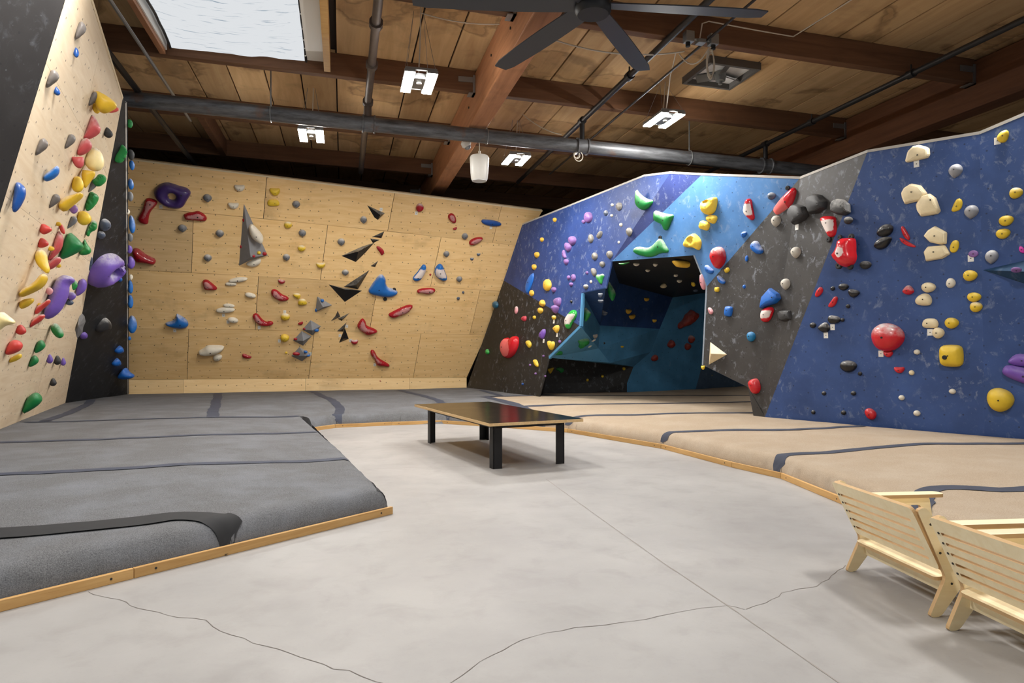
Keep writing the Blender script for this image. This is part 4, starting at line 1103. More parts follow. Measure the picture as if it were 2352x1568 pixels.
HOLDS = [
('B','purpledk','ring',((387.1,418.9),(402.4,423.1),(413.9,427.9),(425.4,429.8),(435.3,438.4),(434,448),(425.4,459.5),(416.8,474.8),(406.3,480.5),(392.9,480.1),(377.6,475.7),(366.1,465.2),(359.4,453.7),(358,444.2),(361.3,434.6),(371.8,424.1)),dict(tag=(369.5,474.4),hole=((394.4,451.8,8.4),),p=0.26),'large purple ring hold'),
('B','red','dome',((337.4,456.6),(347,455.1),(358.4,459.5),(362.3,465.2),(355.6,474.8),(347.9,482.4),(342.2,492),(338.3,505.4),(337.4,514.9),(330.7,516.5),(319.2,512.1),(316,503.5),(321.1,493.9),(328.8,482.4),(332.6,469)),dict(m=1),'red bone-shaped hold touching the purple ring'),
('B','red','dome',((423.1,493.9),(433,489.1),(444.5,487.2),(456,483.4),(468.4,492),(473.6,501.6),(469.4,508.8),(457.9,508.8),(442.6,506.9),(431.1,507.3),(425.4,504.4)),dict(m=1),'long low red hold with a peaked top right of the purple ring'),
('B','grey','tear',(476.3,455.6,19.1,20.1,0),dict(),'grey teardrop hold just above and right of the peaked long red hold'),
('B','white','half',(550.5,432.3,23.3,15.7,0),dict(),'small off-white half-moon hold above the tall grey spike volume'),
('B','yellow','half',(631.6,441.3,23,18.2,0),dict(),'small yellow half-moon hold above and right of the tall grey spike volume'),
('B','yellow','loaf',(627.8,465.8,26.8,16.3,0),dict(),'yellow loaf-shaped hold above and right of the tall grey spike volume'),
('B','white','half',(536.3,472.9,23.3,15.3,0),dict(),'small off-white half-moon hold above and left of the tall grey spike volume'),
('B','grey','tear',(418.9,524.9,18.7,19.1,0),dict(),'grey teardrop hold just below and left of the peaked long red hold'),
('B','grey','tear',(504.8,536.9,18.2,19.1,0),dict(ch=1),'grey teardrop hold below and right of the peaked long red hold'),
('B','grey','tear',(477,593,17.6,18.2,0),dict(ch=1),'grey teardrop hold above the red boot-shaped hold'),
('B','yellow','round',(661.4,516.9,18.6,16.6,0),dict(ch=1),'small yellow round hold right of the tall grey spike volume'),
('B','grey','tear',(657.8,591.5,15.7,17.2,0),dict(ch=1),'grey teardrop hold right of the white shell under the tall spike'),
('B','red','dome',((305.8,578.1),(311.6,570),(320.2,570.4),(327.8,578.1),(335.5,585.7),(345,590.5),(354.2,597.2),(352.7,606.8),(346,609.6),(335.5,606.8),(324,605.4),(314.4,605.8),(308.7,597.2)),dict(p=0.5),'big glossy red hold low beside the black corner panel'),
('B','steel','pyr',((559.9,465.8),(615.7,586.7),(575.6,597.2),(548.4,610.6)),dict(apex=(575.6,590.5,0.42)),'tall grey spike volume'),
('B','red','tiny',(560.6,505.8,7.7,10.5,0),dict(),'red chip on the dark left face of the tall grey spike volume, uppermost'),
('B','red','tiny',(566.4,538.9,6.9,8.6,0),dict(),'red chip on the dark left face of the tall grey spike volume, middle one'),
('B','red','tiny',(554.1,566.6,6.5,8.6,0),dict(),'red chip on the dark left face of the tall grey spike volume, lowest'),
('B','white','dome',((572.7,522.6),(578.4,513),(586.1,518.8),(595.6,530.3),(603.3,543.6),(602.3,557),(596.6,561.8),(586.1,555.1),(575.6,543.6)),dict(lift=0.17),'white shell hold on the right face of the tall grey spike volume'),
('B','yellow','tiny',(594.7,580.6,8.6,8.6,0),dict(lift=0.12),'yellow chip near the bottom edge of the tall grey spike volume'),
('B','red','tiny',(582.8,588.2,7.3,7.3,0),dict(lift=0.2),'red chip at the foot of the tall grey spike volume, left of the yellow chip'),
('B','red','tiny',(607.5,582.9,10.5,9.6,0),dict(lift=0.04),'red chip at the right bottom corner of the tall grey spike volume'),
('B','white','dome',((564.1,605.8),(578.4,597.2),(598.5,591.5),(599.1,600.1),(593.7,608.7),(582.2,614.4),(570.8,612.1)),dict(),'white shell hold under the tall grey spike volume'),
('B','white','slug',(546.9,642.7,42.1,11.9,-10),dict(),'long white slug hold below the tall grey spike volume'),
('B','white','slug',(530.6,652.1,24.9,9.9,0),dict(),'small off-white slug hold just below and left of the long white slug hold'),
('B','red','dome',((466.1,643.9),(475.9,640.8),(482,645.9),(490.2,654.1),(498,662.2),(495.3,667.8),(482,667.8),(469.8,668),(466.7,657.1)),dict(m=1),'red boot-shaped hold left of the white slugs'),
('B','red','half',(646.3,647.3,15.7,10.5,15),dict(ch=1),'small red half-moon hold just above the upper red banana hold'),
('B','white','slug',(575.1,678.2,24.1,12.7,15),dict(),'small off-white slug hold just below and right of the long white slug hold'),
('B','red','dome',((622.9,668.4),(630,662.2),(639.2,667.3),(647.3,676.5),(657.6,680.6),(663.7,686.7),(657.6,691.8),(645.3,693.9),(634.1,687.8),(624.9,679.6)),dict(m=1,ch=1),'red banana hold, upper of the two, left of the yellow pair'),
('B','white','slug',(525.9,702,24.9,10.2,5),dict(),'small off-white slug hold below the long white slug hold'),
('B','white','slug',(517.8,712.2,40.8,14.7,-5),dict(tag=(513.3,723.5)),'off-white slug hold below and right of the red boot-shaped hold'),
('B','blue','dome',((404.5,718.4),(414.7,724.5),(425.9,733.7),(430.6,743.9),(428,752),(416.7,756.7),(402.4,755.5),(390.2,752),(380,745.9),(384.1,741.8),(396.3,738.8),(402.4,732.7),(406.1,724.5)),dict(tag=(401.4,758.8),ch=1),'blue shark-fin hold low on the plywood wall'),
('B','white','slug',(535.1,735.3,22.9,14.3,10),dict(tag=(523.9,738.8)),'small off-white slug hold above and right of the big white snail-shell hold'),
('B','red','dome',((581,724.5),(588.2,717.3),(595.3,722.4),(601.4,732.7),(611.6,740.8),(619.8,736.7),(628,741.8),(622.9,748),(610.6,750.6),(598.4,750),(588.2,740.8),(583.1,732.7)),dict(tag=(595.3,752),m=1,ch=1),'red banana hold, lower of the two, with a hooked end'),
('B','yellow','round',(655.1,728.2,21.4,18.4,0),dict(tag=(654.1,715.9),ch=1),'small yellow round hold just right of the lower red banana hold'),
('B','yellow','round',(653.9,776.5,20,19.4,0),dict(tag=(641.6,782.7)),'small yellow round hold just left of the middle grey diamond volume'),
('B','white','dome',((457.6,808.2),(469.8,801),(475.9,792.9),(494.3,791.8),(512.7,792.9),(511.6,801),(502.4,810.2),(488.2,817.3),(471.8,820),(459.6,816.3)),dict(p=0.5),'big white snail-shell hold near the foot of the plywood wall'),
('B','white','egg',(499.4,821.4,21.4,16.3,-30),dict(),'small off-white oval hold just below and right of the big white snail-shell hold'),
('B','red','dome',((556.5,812.2),(562.7,811.8),(569.8,816.3),(578,818.4),(575.9,823.5),(563.7,824.5),(557.1,820.4)),dict(),'small red long hold right of the big white snail-shell hold'),
('B','yellow','tiny',(657.6,809.8,5.7,5.7,0),dict(),'tiny yellow foothold just left of the lowest grey diamond volume'),
('B','yellow','dome',((671.1,676.2),(678.6,671.8),(689.3,674.5),(690.7,681.6),(684.8,688.8),(678.6,683.4)),dict(ch=1),'small yellow lumpy hold just right of the upper red banana hold'),
('B','yellow','dome',((685.7,688.8),(691.1,685.2),(700,686.1),(705.7,695),(703.6,700.4),(692.9,702.5),(683.9,700.4)),dict(ch=1),'small yellow lumpy hold just left of the light grey triangle volume'),
('B','steel','pyr',((728.6,679.8),(763.4,700.4),(723.6,717)),dict(apex=(742,705.4,0.5)),'light grey triangle volume with two blue chips'),
('B','blue','tiny',(740.2,690.2,8,8,0),dict(lift=0.07),'blue chip on the upper face of the light grey triangle volume'),
('B','blue','tiny',(726.4,712,6.2,8.9,0),dict(),'blue chip at the lower left corner of the light grey triangle volume'),
('B','red','dome',((682.1,743.2),(696.4,736.4),(695.5,745),(689.3,747.3)),dict(),'small red lumpy hold just left of the topmost grey diamond volume'),
('B','steel','pyr',((713.4,734.3),(737.5,748.6),(717.9,770.5),(693.8,756.6)),dict(apex=(717,758.4,0.38)),'grey diamond volume, topmost of the stack of three'),
('B','steel','pyr',((692.9,759.3),(716.1,771.8),(696.4,794.1),(672.3,781.6)),dict(apex=(696.4,782.9,0.38)),'grey diamond volume, middle of the stack of three'),
('B','steel','pyr',((687.5,795.9),(714.3,812),(693.8,829.8),(668.2,817.3)),dict(tag=(712.5,812),apex=(701.4,817.3,0.38)),'grey diamond volume, lowest of the stack of three'),
('B','red','tiny',(698.6,755.2,6.2,5.4,0),dict(lift=0.03),'red chip on the left corner of the topmost grey diamond volume'),
('B','red','tiny',(678.6,778.6,8.6,6.4,0),dict(lift=0.04),'red chip on the left corner of the middle grey diamond volume'),
('B','red','slug',(680.4,812.5,16.4,8.9,5),dict(lift=0.07),'red bar hold across the lowest grey diamond volume'),
('B','blue','tiny',(727.1,758.4,10.7,8.9,0),dict(lift=0.05),'blue chip under the right edge of the topmost grey diamond volume'),
('B','blue','tiny',(702.1,808,8.6,7.1,0),dict(lift=0.1),'blue chip on the upper face of the lowest grey diamond volume'),
('B','blue','tiny',(707.5,816.4,10.7,6.2,0),dict(lift=0.05),'blue chip on the right corner of the lowest grey diamond volume'),
('B','black','pyr',((755,653),(789.3,660.7),(831.2,667.3),(792,693.2)),dict(apex=(792,664.3,0.35),top=1),'big black wedge hold shaped like a boat hull'),
('B','black','pyr',((789.3,658.4),(848.6,620),(822.3,663.8)),dict(apex=(818.8,653.9,0.3),top=1),'big black blade hold rising from the boat-shaped wedge'),
('B','black','pyr',((775.9,713.8),(781.8,727.1),(774.1,730.7),(759.8,737.5),(769.6,726.2)),dict(apex=(775.9,727.1,0.3),top=1),'small black dart hold, left of the pair below the boat-shaped wedge'),
('B','black','pyr',((803.2,718.2),(784.8,737),(775.9,731.6)),dict(apex=(786.6,731.6,0.3),top=1),'small black dart hold, right of the pair below the boat-shaped wedge'),
('B','black','pyr',((796.1,740),(788.4,761.1),(774.1,760.2)),dict(tag=(796.4,748.9),apex=(787.5,755.7,0.3),top=1),'black dart hold pointing up, upper of the lowest black pair'),
('B','black','pyr',((792,753),(800.9,778),(778.6,787)),dict(tag=(780.9,770.5),apex=(790.2,777.1,0.3),top=1),'black dart hold pointing up, lower of the lowest black pair'),
('B','blue','dome',((871.4,630.7),(878.6,629.8),(886.6,640.5),(885.7,653.9),(892.9,662),(903.6,664.6),(914.3,670.9),(911.6,678),(900,684.6),(883.9,684.6),(866.1,680.7),(850,675.4),(846.1,668.2),(851.8,658.4),(860.7,645)),dict(stop=((905.4,664.1,3.6),(884.3,686.1,3.9)),p=0.24,ch=1),'large blue boomerang hold'),
('B','red','dome',((832.1,728.9),(840.2,737),(841.1,747.7),(850,752.1),(859.8,755.7),(869.3,762.5),(857.1,768.2),(843.8,772.3),(832.1,762.9),(820.5,751.2),(822.3,743.2)),dict(m=1),'red boomerang hold below the blue boomerang'),
('B','red','half',(814.3,786.1,16.1,12.1,0),dict(tag=(805.4,781.6),ch=1),'small red half-moon hold just below and right of the lowest black dart hold'),
('B','red','dome',((851.8,803.9),(857.1,801.8),(862.5,809.3),(866.1,818.2),(873.2,825.4),(885.7,832.5),(896.8,840.5),(894.6,843.6),(882.1,842.3),(867.9,841.4),(862.5,834.3),(861.6,824.5),(854.5,818.2),(850.9,812)),dict(tag=(860.7,837.3),m=1),'long thin red hold shaped like a sock near the foot of the wall'),
('B','red','dome',((891.4,721.8),(903.6,714.6),(921.4,705.7),(937.5,698.9),(950,701.2),(943.8,711.1),(935.7,720),(921.4,725.4),(907.1,732.1),(896.4,729.8)),dict(m=1,ch=1),'long red sloping hold right of the red boomerang'),
('B','red','dome',((871.4,869.6),(877.7,875.4),(875.9,881.6),(867,882.1)),dict(),'red foothold on the pale kicker board'),
('B','blue','tiny',(732.1,877.7,7.1,4.6,0),dict(),'blue foothold on the pale kicker board'),
('B','grey','tear',(680.4,469.6,17.4,17.9,0),dict(),'grey teardrop hold above and right of the tall grey spike volume'),
('B','grey','tear',(694.5,536,16.6,17.4,0),dict(),'grey teardrop hold right of the tall grey spike volume'),
('B','yellow','round',(692.4,570.5,18.2,15.8,0),dict(ch=1),'small yellow round hold right of the white shell under the tall spike'),
('B','grey','tear',(835.1,505.3,15.3,18.2,0),dict(ch=1),'grey teardrop hold just below and left of the topmost black arrowhead hold'),
('B','grey','tear',(783.7,556.2,16.6,18.2,0),dict(ch=1),'grey teardrop hold just above and left of the long black blade hold'),
('B','grey','tear',(793.2,626.3,15.3,15.3,0),dict(ch=1),'grey teardrop hold just above and left of the black blade rising from the boat-shaped wedge'),
('B','yellow','half',(736.8,609.8,20.7,14.1,0),dict(ch=1),'small yellow half-moon hold above and left of the boat-shaped black wedge'),
('B','red','dome',((863.7,565.8),(869.5,564.2),(878.6,570.8),(884.1,580.7),(876.1,588.7),(872.8,580.7),(867,573.3)),dict(),'small red crescent hold below the black wing holds'),
('B','black','pyr',((843.4,471.3),(868.6,482.9),(883.6,489.5),(867.8,504.8),(860,499.5)),dict(tag=(875.3,480.9),apex=(873.6,493.7,0.3),top=1),'black arrowhead hold, topmost of the black holds'),
('B','black','pyr',((882.7,531),(876.1,546.8),(854.5,543.9)),dict(apex=(873.6,540.9,0.3),top=1),'black wing hold, upper of the pair above the long black blade'),
('B','black','pyr',((850.1,547.6),(871.9,550.6),(856.7,558.4)),dict(apex=(856.7,551.7,0.3),top=1),'black wing hold, lower of the pair above the long black blade'),
('B','black','pyr',((784.1,587.4),(832.1,565.8),(859.5,557.5),(838.8,580.7),(817.2,601.5)),dict(apex=(823,577.4,0.35),top=1),'long black blade hold left of the small red crescent'),
('B','black','pyr',((868.6,598.7),(861.7,613.1),(851.2,610.9)),dict(apex=(860.7,608.1,0.3),top=1),'tiny black dart hold just above the tip of the big black blade'),
('B','red','egg',(964.3,477.1,18.8,20.5,0),dict(tag=(956.2,489.3),ch=1),'small red oval hold right of the topmost black arrowhead hold'),
('B','red','dome',((1027.7,496.8),(1033,489.3),(1041.1,490),(1047.3,498.6),(1049.1,511.1),(1042,514.6),(1033,507.5)),dict(m=1),'small red lumpy hold above and left of the dull red leaf hold'),
('B','red','half',(1045.5,525.4,10,6.4,-25),dict(),'tiny red half-moon hold just above and left of the dull red leaf hold'),
('B','bluedk','dome',((1106.2,503.9),(1114.3,503.6),(1137.5,506.6),(1153.2,512.9),(1150.9,519.1),(1132.1,520.5),(1117.9,517.3),(1105.4,511.1)),dict(tag=(1127.7,521.4)),'long blue bar hold at the upper right of the plywood wall'),
('B','grey','tear',(1067.9,543.2,14.3,16.1,0),dict(),'grey teardrop hold just above and left of the dull red leaf hold'),
('B','red','dome',((1075.9,555.7),(1083.9,547.7),(1096.4,544.1),(1112.1,545.9),(1103.6,555.7),(1092.9,562),(1079.5,564.6)),dict(m=1,ch=1),'dull red leaf hold below the long blue bar'),
('B','grey','tear',(1025.4,583.8,14.3,15.2,0),dict(),'grey teardrop hold just above the right one of the mirrored blue pair'),
('B','slate','half',(1099.1,584.6,8.9,6.8,0),dict(ch=1),'tiny slate-grey half-moon hold right of the topmost black arrowhead hold'),
('B','slate','half',(1083.9,595,8.6,6.4,0),dict(ch=1),'tiny slate-grey half-moon hold below and right of the topmost black arrowhead hold'),
('B','blue','dome',((972.3,605.7),(979.5,610.2),(978.6,621.8),(973.2,634.3),(966.1,644.1),(955.4,647.7),(947.3,642.3),(950,635.2),(958.9,625.4),(967,612.9)),dict(m=2),'blue teardrop hold, left of the mirrored blue pair'),
('B','blue','dome',((1010.7,604.8),(1017,609.3),(1021.4,621.8),(1025.9,632.5),(1028.2,643.2),(1023.2,646.8),(1014.3,645.9),(1003.6,637.9),(997.9,628),(999.1,616.4),(1005.4,607.5)),dict(m=2),'blue teardrop hold, right of the mirrored blue pair'),
('B','red','tiny',(988.4,630.7,5,5,0),dict(),'tiny red foothold just left of the right one of the mirrored blue pair'),
('B','grey','tear',(1055,641.4,13.9,14.3,0),dict(),'grey teardrop hold just right of the right one of the mirrored blue pair'),
('B','red','dome',((956.8,668.2),(961.6,662.9),(978.6,661.1),(996.4,662),(1001.2,666.4),(998.2,671.8),(989.3,676.2),(980.4,677.1),(967.9,672.7),(959.8,673.2)),dict(m=1,ch=1),'chalky red barrel hold under the mirrored blue pair'),
('B','slate','tiny',(1063.9,671.4,5.7,6.1,0),dict(),'tiny slate-grey foothold below the long blue bar hold'),
('B','slate','tiny',(1052.7,685.2,7.5,7.5,0),dict(),'tiny slate-grey foothold below and left of the long blue bar hold'),
('P1','amber','round',(1274.1,504.8,9.3,10.3,0),dict(),'tiny yellow round hold above and left of the mauve ball topping the chain'),
('P1','amber','round',(1244.6,550.1,9.6,10.3,0),dict(),'tiny yellow round hold left of the mauve ball topping the chain'),
('P1','amber','round',(1233,585.2,13.3,13.6,0),dict(),'small yellow round hold above the large yellow egg hold'),
('P1','amber','round',(1226.7,613.1,11.6,13.3,0),dict(),'small yellow round hold just above the flat blue blade hold'),
('P1','amber','egg',(1256.8,654.3,20.5,27.7,0),dict(),'large yellow egg hold on the dark blue wall'),
('P1','mauve','egg',(1350.7,498.7,20.7,24.9,0),dict(),'mauve egg hold high on the dark blue wall'),
('P1','mauve','tiny',(1340.7,508.6,9.9,9.1,0),dict(),'mauve foothold just below and left of the high mauve egg hold'),
('P1','mauve','round',(1314.2,552.2,19.1,20.7,0),dict(),'mauve ball hold topping the mauve chain'),
('P1','mauve','dome',((1296,555.9),(1300.9,556.7),(1315.9,563.3),(1310.1,576.6),(1300.9,577.4),(1295.1,569.1)),dict(),'small mauve lumpy hold just below and left of the mauve ball topping the chain'),
('P1','mauve','dome',((1294.3,570.8),(1297.6,579.1),(1302.6,593.2),(1295.1,593.2),(1289,584)),dict(),'small mauve long hold just below and left of the mauve ball topping the chain'),
('P1','mauve','round',(1300.4,601,12.4,12.9,0),dict(),'tiny mauve round hold just below the mauve ball topping the chain'),
('P1','slate','egg',(1391.3,489,10.8,12.4,0),dict(ch=1),'tiny slate-grey oval hold just right of the high mauve egg hold'),
('P1','grey2','tear',(1421.6,474.6,14.6,19.9,0),dict(),'grey teardrop hold just left of the topmost green wing hold'),
('P1','white','tiny',(1406.2,470.5,7,7,0),dict(),'tiny off-white foothold above and right of the high mauve egg hold'),
('P1','white','tiny',(1405.1,494.8,6.6,6.6,0),dict(),'tiny off-white foothold just right of the high mauve egg hold'),
('P1','white','tiny',(1426.1,516.1,7.5,9.1,0),dict(),'off-white foothold right of the high mauve egg hold'),
('P1','grey2','tear',(1444.9,532.6,14.9,20.7,0),dict(),'grey teardrop hold above and left of the lowest green wing hold'),
('P1','grey2','egg',(1356.8,547.6,13.3,19.9,0),dict(),'small grey oval hold just right of the mauve ball topping the chain'),
('P1','grey2','egg',(1377.2,538.9,10.8,19.1,35),dict(),'small grey oval hold just below and right of the high mauve egg hold'),
('P1','white','tiny',(1421.2,556.2,5.3,6.6,0),dict(),'tiny off-white foothold left of the lowest green wing hold'),
('P1','grey2','egg',(1365.6,588.2,14.6,17.4,0),dict(),'small grey oval hold below and right of the mauve ball topping the chain'),
('P1','grey2','tear',(1399.9,584.9,14.6,19.1,0),dict(),'grey teardrop hold just above the green star-shaped hold'),
('P1','grey2','egg',(1383,606.4,13.6,13.3,0),dict(),'small grey oval hold just above the green star-shaped hold'),
('P1','grey2','egg',(1363.6,624.3,12.4,19.9,-20),dict(),'small grey oval hold just above and left of the green star-shaped hold'),
('P1','green2','dome',((1369.7,628.8),(1377.2,631.3),(1384.7,627.5),(1388.8,633.8),(1383.8,640.4),(1383,650.4),(1379.7,653.7),(1373.9,645.4),(1367.6,638.8)),dict(ch=1),'bright green star-shaped hold at the edge of the cave'),
('P1','white','tiny',(1357.3,646.7,5.8,7.5,0),dict(),'tiny off-white foothold just left of the green star-shaped hold'),
('P1','mauve','tiny',(1348.2,626.3,6.3,7,0),dict(),'tiny mauve foothold just above and left of the green star-shaped hold'),
('P1','mauve','round',(1305.9,637.1,8.6,9.9,0),dict(),'tiny mauve hold, left of a touching pair below the mauve chain'),
('P1','mauve','egg',(1316.7,637.1,11.6,16.2,0),dict(),'small mauve oval hold left of the green star-shaped hold'),
('P1','mauve','round',(1311.7,652.9,9.9,9.1,0),dict(),'tiny mauve hold just below the touching mauve pair left of the cave'),
('P1','grey2','round',(1345.5,658.4,12.9,11.1,0),dict(ch=1),'tiny grey round hold just below and left of the green star-shaped hold'),
('P1','blue2','dome',((1223.7,625.7),(1227.2,631.5),(1223.7,648.7),(1216.1,665.9),(1211.3,674.5),(1205.6,669.7),(1205.6,654.4),(1212.3,637.2)),dict(p=0.25),'long flat bright blue blade hold beside the plywood wall'),
('P1','amber','egg',(1221.1,673,11.6,14.3,0),dict(),'small yellow oval hold just below the flat blue blade hold'),
('P1','mauve','round',(1272,665,11.8,12.5,0),dict(),'tiny mauve round hold just below and right of the large yellow egg hold'),
('P1','amber','tri',(1245.7,695.7,15.2,15.7,0),dict(),'small yellow three-sided hold just below the large yellow egg hold'),
('P1','amber','round',(1241.1,712.9,14.3,14.3,0),dict(),'small yellow round hold just above the violet leaf hold'),
('P1','yellow','tiny',(1227.3,728.8,7.5,8.9,0),dict(),'tiny yellow foothold just above and left of the violet leaf hold'),
('P1','mauve','dome',((1270.2,691.8),(1272.9,684.6),(1288.6,682),(1289.3,693.6),(1287.1,702.5),(1280,704.3),(1273.8,702.5)),dict(),'small mauve lumpy hold just below and right of the large yellow egg hold'),
('P1','mauve','cup',(1275.5,710,17.9,19.6,0),dict(),'small mauve cup hold just above and left of the green bean hold'),
('P1','yellow','round',(1272.3,728.8,11.1,10.7,0),dict(tag=(1272.3,738.2),ch=1),'tiny yellow round hold just left of the green bean hold'),
('P1','amber','dome',((1267.1,754.3),(1274.6,747.1),(1284.5,745.4),(1286.2,756.1),(1280,765.9),(1273.8,761.4)),dict(tag=(1279.5,768.9)),'small yellow lumpy hold just right of the violet leaf hold'),
('P1','green2','dome',((1317.5,710),(1325.5,716.8),(1324.6,727.5),(1313.9,740),(1307.7,754.3),(1301.4,755.7),(1296.4,750.7),(1295.7,732.9),(1301.4,723.9),(1310.4,714.1)),dict(m=2,ch=1),'green bean hold with a white chalked face left of the cave'),
('P1','violet','dome',((1251.4,752.5),(1254.1,763.2),(1249.6,775.7),(1245.2,779.8),(1236.2,773),(1238.9,763.2)),dict(tag=(1248.8,782.9)),'violet leaf hold on the black lower wall'),
('P1','teal','egg',(1137.7,699.8,15.2,17,0),dict(),'dark teal egg hold at the edge of the plywood wall'),
('P1','pink','egg',(1185.7,711.8,8.6,17.9,5),dict(ch=1),'small pale pink oval hold just right of the dark teal egg hold'),
('P1','pinkred','dome',((1194.3,731.1),(1198.8,726.6),(1205,725.4),(1211.2,725.7),(1210.9,736.4),(1204.1,738.2),(1197,735.5)),dict(),'small pinkish red lumpy hold just above and left of the violet leaf hold'),
('P1','red2','dome',((1140.7,795.4),(1145.2,780.2),(1156.8,773),(1163,774.8),(1168.4,782.9),(1176.4,773.9),(1187.1,771.2),(1197,775.7),(1198.2,790),(1192.5,806.1),(1181.8,816.8),(1165.7,823),(1152.3,820.4),(1142.5,809.6)),dict(m=5,p=0.3),'big glossy red heart hold on the black lower wall'),
('P1','yellow','dome',((1205.9,785.5),(1213,779.8),(1220.2,786.4),(1221.1,793.6),(1216.6,800.4),(1211.2,795.4)),dict(),'small yellow lumpy hold just below and left of the violet leaf hold'),
('P1','yellow','dome',((1255.9,784.6),(1260.4,781.1),(1265.7,785.5),(1272,782.5),(1275,790),(1272,799.8),(1265.7,804.8),(1260.4,800.7)),dict(),'small yellow lumpy hold just below and right of the violet leaf hold'),
('P1','yellow','dome',((1222,826.6),(1228.2,823.9),(1235.4,829.3),(1239.3,840),(1237.1,843.2),(1230,840.9),(1223.8,833.8)),dict(),'small yellow lumpy hold below and right of the big red heart hold'),
('P1','green2','tri',(1119.3,807.3,9.8,12.9,0),dict(),'tiny green three-sided hold just left of the big red heart hold'),
('P1','mauve','tiny',(1248.2,817.3,5.4,5.4,0),dict(),'tiny mauve foothold just below the violet leaf hold'),
('P1','mauve','tiny',(1217.5,838.2,5.7,5.7,0),dict(),'tiny mauve foothold below and right of the big red heart hold'),
('P1','mauve','tiny',(1230,857.9,5.4,5.4,0),dict(),'tiny mauve foothold, left of two low on the black wall'),
('P1','mauve','tiny',(1252.3,863.6,5.4,4.6,0),dict(),'tiny mauve foothold, right of two low on the black wall'),
('P1','bluedk','tiny',(1200.2,881.6,5.7,5.7,0),dict(),'tiny blue foothold below the big red heart hold'),
('P1','mauve','tiny',(1285.4,784.3,6.8,7.5,0),dict(),'tiny mauve foothold just below and right of the violet leaf hold'),
('P1','black','tiny',(1312.1,692.3,6.1,6.8,0),dict(),'tiny black foothold just above the green bean hold'),
('N','yellow','dome',((1254.6,847.1),(1272.9,841.8),(1272,848),(1263.9,860.5),(1258.6,852.5)),dict(),'small yellow lumpy hold below and left of the green molar-shaped hold'),
('N','green','dome',((1276.4,845.4),(1283.6,842.1),(1297,846.2),(1296.1,852.5),(1288,857.5),(1283.6,851.6),(1277.3,849.8)),dict(),'small green lumpy hold below and left of the green molar-shaped hold'),
('N','yellow','tiny',(1433.3,846.3,8,8,0),dict(),'tiny yellow foothold, right and topmost of three on the black wall under the cave'),
('N','yellow','tiny',(1383.8,863.6,7.2,7.2,0),dict(),'tiny yellow foothold, middle of three on the black wall under the cave'),
('N','yellow','tiny',(1349.5,872.6,6.7,6.7,0),dict(),'tiny yellow foothold below the green molar-shaped hold'),
('S','green','dome',((1340.7,711.4),(1346.1,704.3),(1349.6,710.5),(1358.9,718.6),(1353.2,729.3),(1346.1,740),(1342.5,734.6)),dict(ch=1),'green long hold just right of the green bean hold'),
('I','slate','half',(1379.1,678.4,11.1,10.7,0),dict(ch=1),'tiny slate-grey half-moon hold just left of the dark green leaf hold'),
('I','slate','half',(1380,691.8,13.4,7.1,0),dict(ch=1),'small slate-grey half-moon hold just below and left of the dark green leaf hold'),
('I','slate','half',(1388,719.5,14.3,10.7,25),dict(ch=1),'small slate-grey half-moon hold just below the dark green leaf hold'),
('I','green','dome',((1397.9,643.2),(1405.3,655.8),(1415.4,672.6),(1411.6,685.3),(1406.9,692.6),(1398.9,681.1),(1394.7,664.2)),dict(ch=1),'dark green leaf hold on the left inner side of the cave'),
('I','white','tiny',(1407.4,724.2,4.2,6.3,0),dict(),'tiny off-white foothold just below the dark green leaf hold'),
('W','green','dome',((1323.8,776.6),(1333.6,774.8),(1349.6,773.9),(1355.9,786.4),(1347.9,791.8),(1344.3,798.9),(1335.4,805.2),(1329.1,800.7),(1331.8,791.8)),dict(tag=(1355,795.4),ch=1),'dark green molar-shaped hold on the wedge under the cave'),
('W','green','loaf',(1283.6,810.9,18.8,9.3,0),dict(),'small green loaf-shaped hold just below and right of the violet leaf hold'),
('W','black','egg',(1376.2,810.1,11.6,17.9,90),dict(),'small black oval hold just below and right of the green molar-shaped hold'),
('W','grey2','half',(1366.9,772.6,11.6,12.6,0),dict(tag=(1363.6,781.7)),'tiny grey half-moon hold just above and right of the green molar-shaped hold'),
('C','green2','dome',((1419.6,603.6),(1426.3,604.8),(1434.7,602.7),(1448.4,600.6),(1441.1,605.7),(1430.5,608.4),(1423.2,607.4)),dict(ch=1),'green long hold above and right of the green star-shaped hold'),
('C','white','half',(1461.7,607.4,13.7,7.2,0),dict(),'small off-white half-moon hold just below and left of the lowest green wing hold'),
('C','white','half',(1505.3,608.4,10.1,7.2,0),dict(),'tiny off-white half-moon hold just left of the large amber hold'),
('C','white','half',(1488,621.5,10.1,6.3,0),dict(),'tiny off-white half-moon hold, lowest of the front row on the black cave roof'),
('C','amber','dome',((1543.8,598.9),(1550.5,597.5),(1575.8,598.5),(1584.2,603.2),(1582.1,614.7),(1573.7,614.7),(1556.8,613.7),(1550.5,607.4)),dict(),'large amber hold on the black cave roof'),
('C','white','tiny',(1552.2,632.2,8.8,7.6,0),dict(),'tiny off-white foothold just below and left of the large amber hold'),
('C','white','half',(1560.6,645.7,10.9,7.6,0),dict(),'tiny off-white half-moon hold just below the large amber hold'),
('C','yellow','egg',(1592.2,652.6,7.2,11.8,-25),dict(),'tiny yellow oval hold just left of the pale pink edge hold'),
('C','cream','tri',(1524.2,655.8,13.1,11.8,0),dict(),'small cream three-sided hold below and left of the large amber hold'),
('C','slate','tiny',(1597.3,667.4,9.5,5.9,0),dict(),'slate-grey foothold just below and left of the pale pink edge hold'),
('K','amber','half',(1485.3,687.8,13.1,8.4,0),dict(),'small yellow half-moon hold right of the dark green leaf hold'),
('K','amber','half',(1443.8,715.4,13.9,10.9,0),dict(),'small yellow half-moon hold, left end of the dark back of the cave'),
('K','amber','half',(1452.2,728,14.7,10.5,-12),dict(),'small yellow half-moon hold below and left of the pale pink edge hold'),
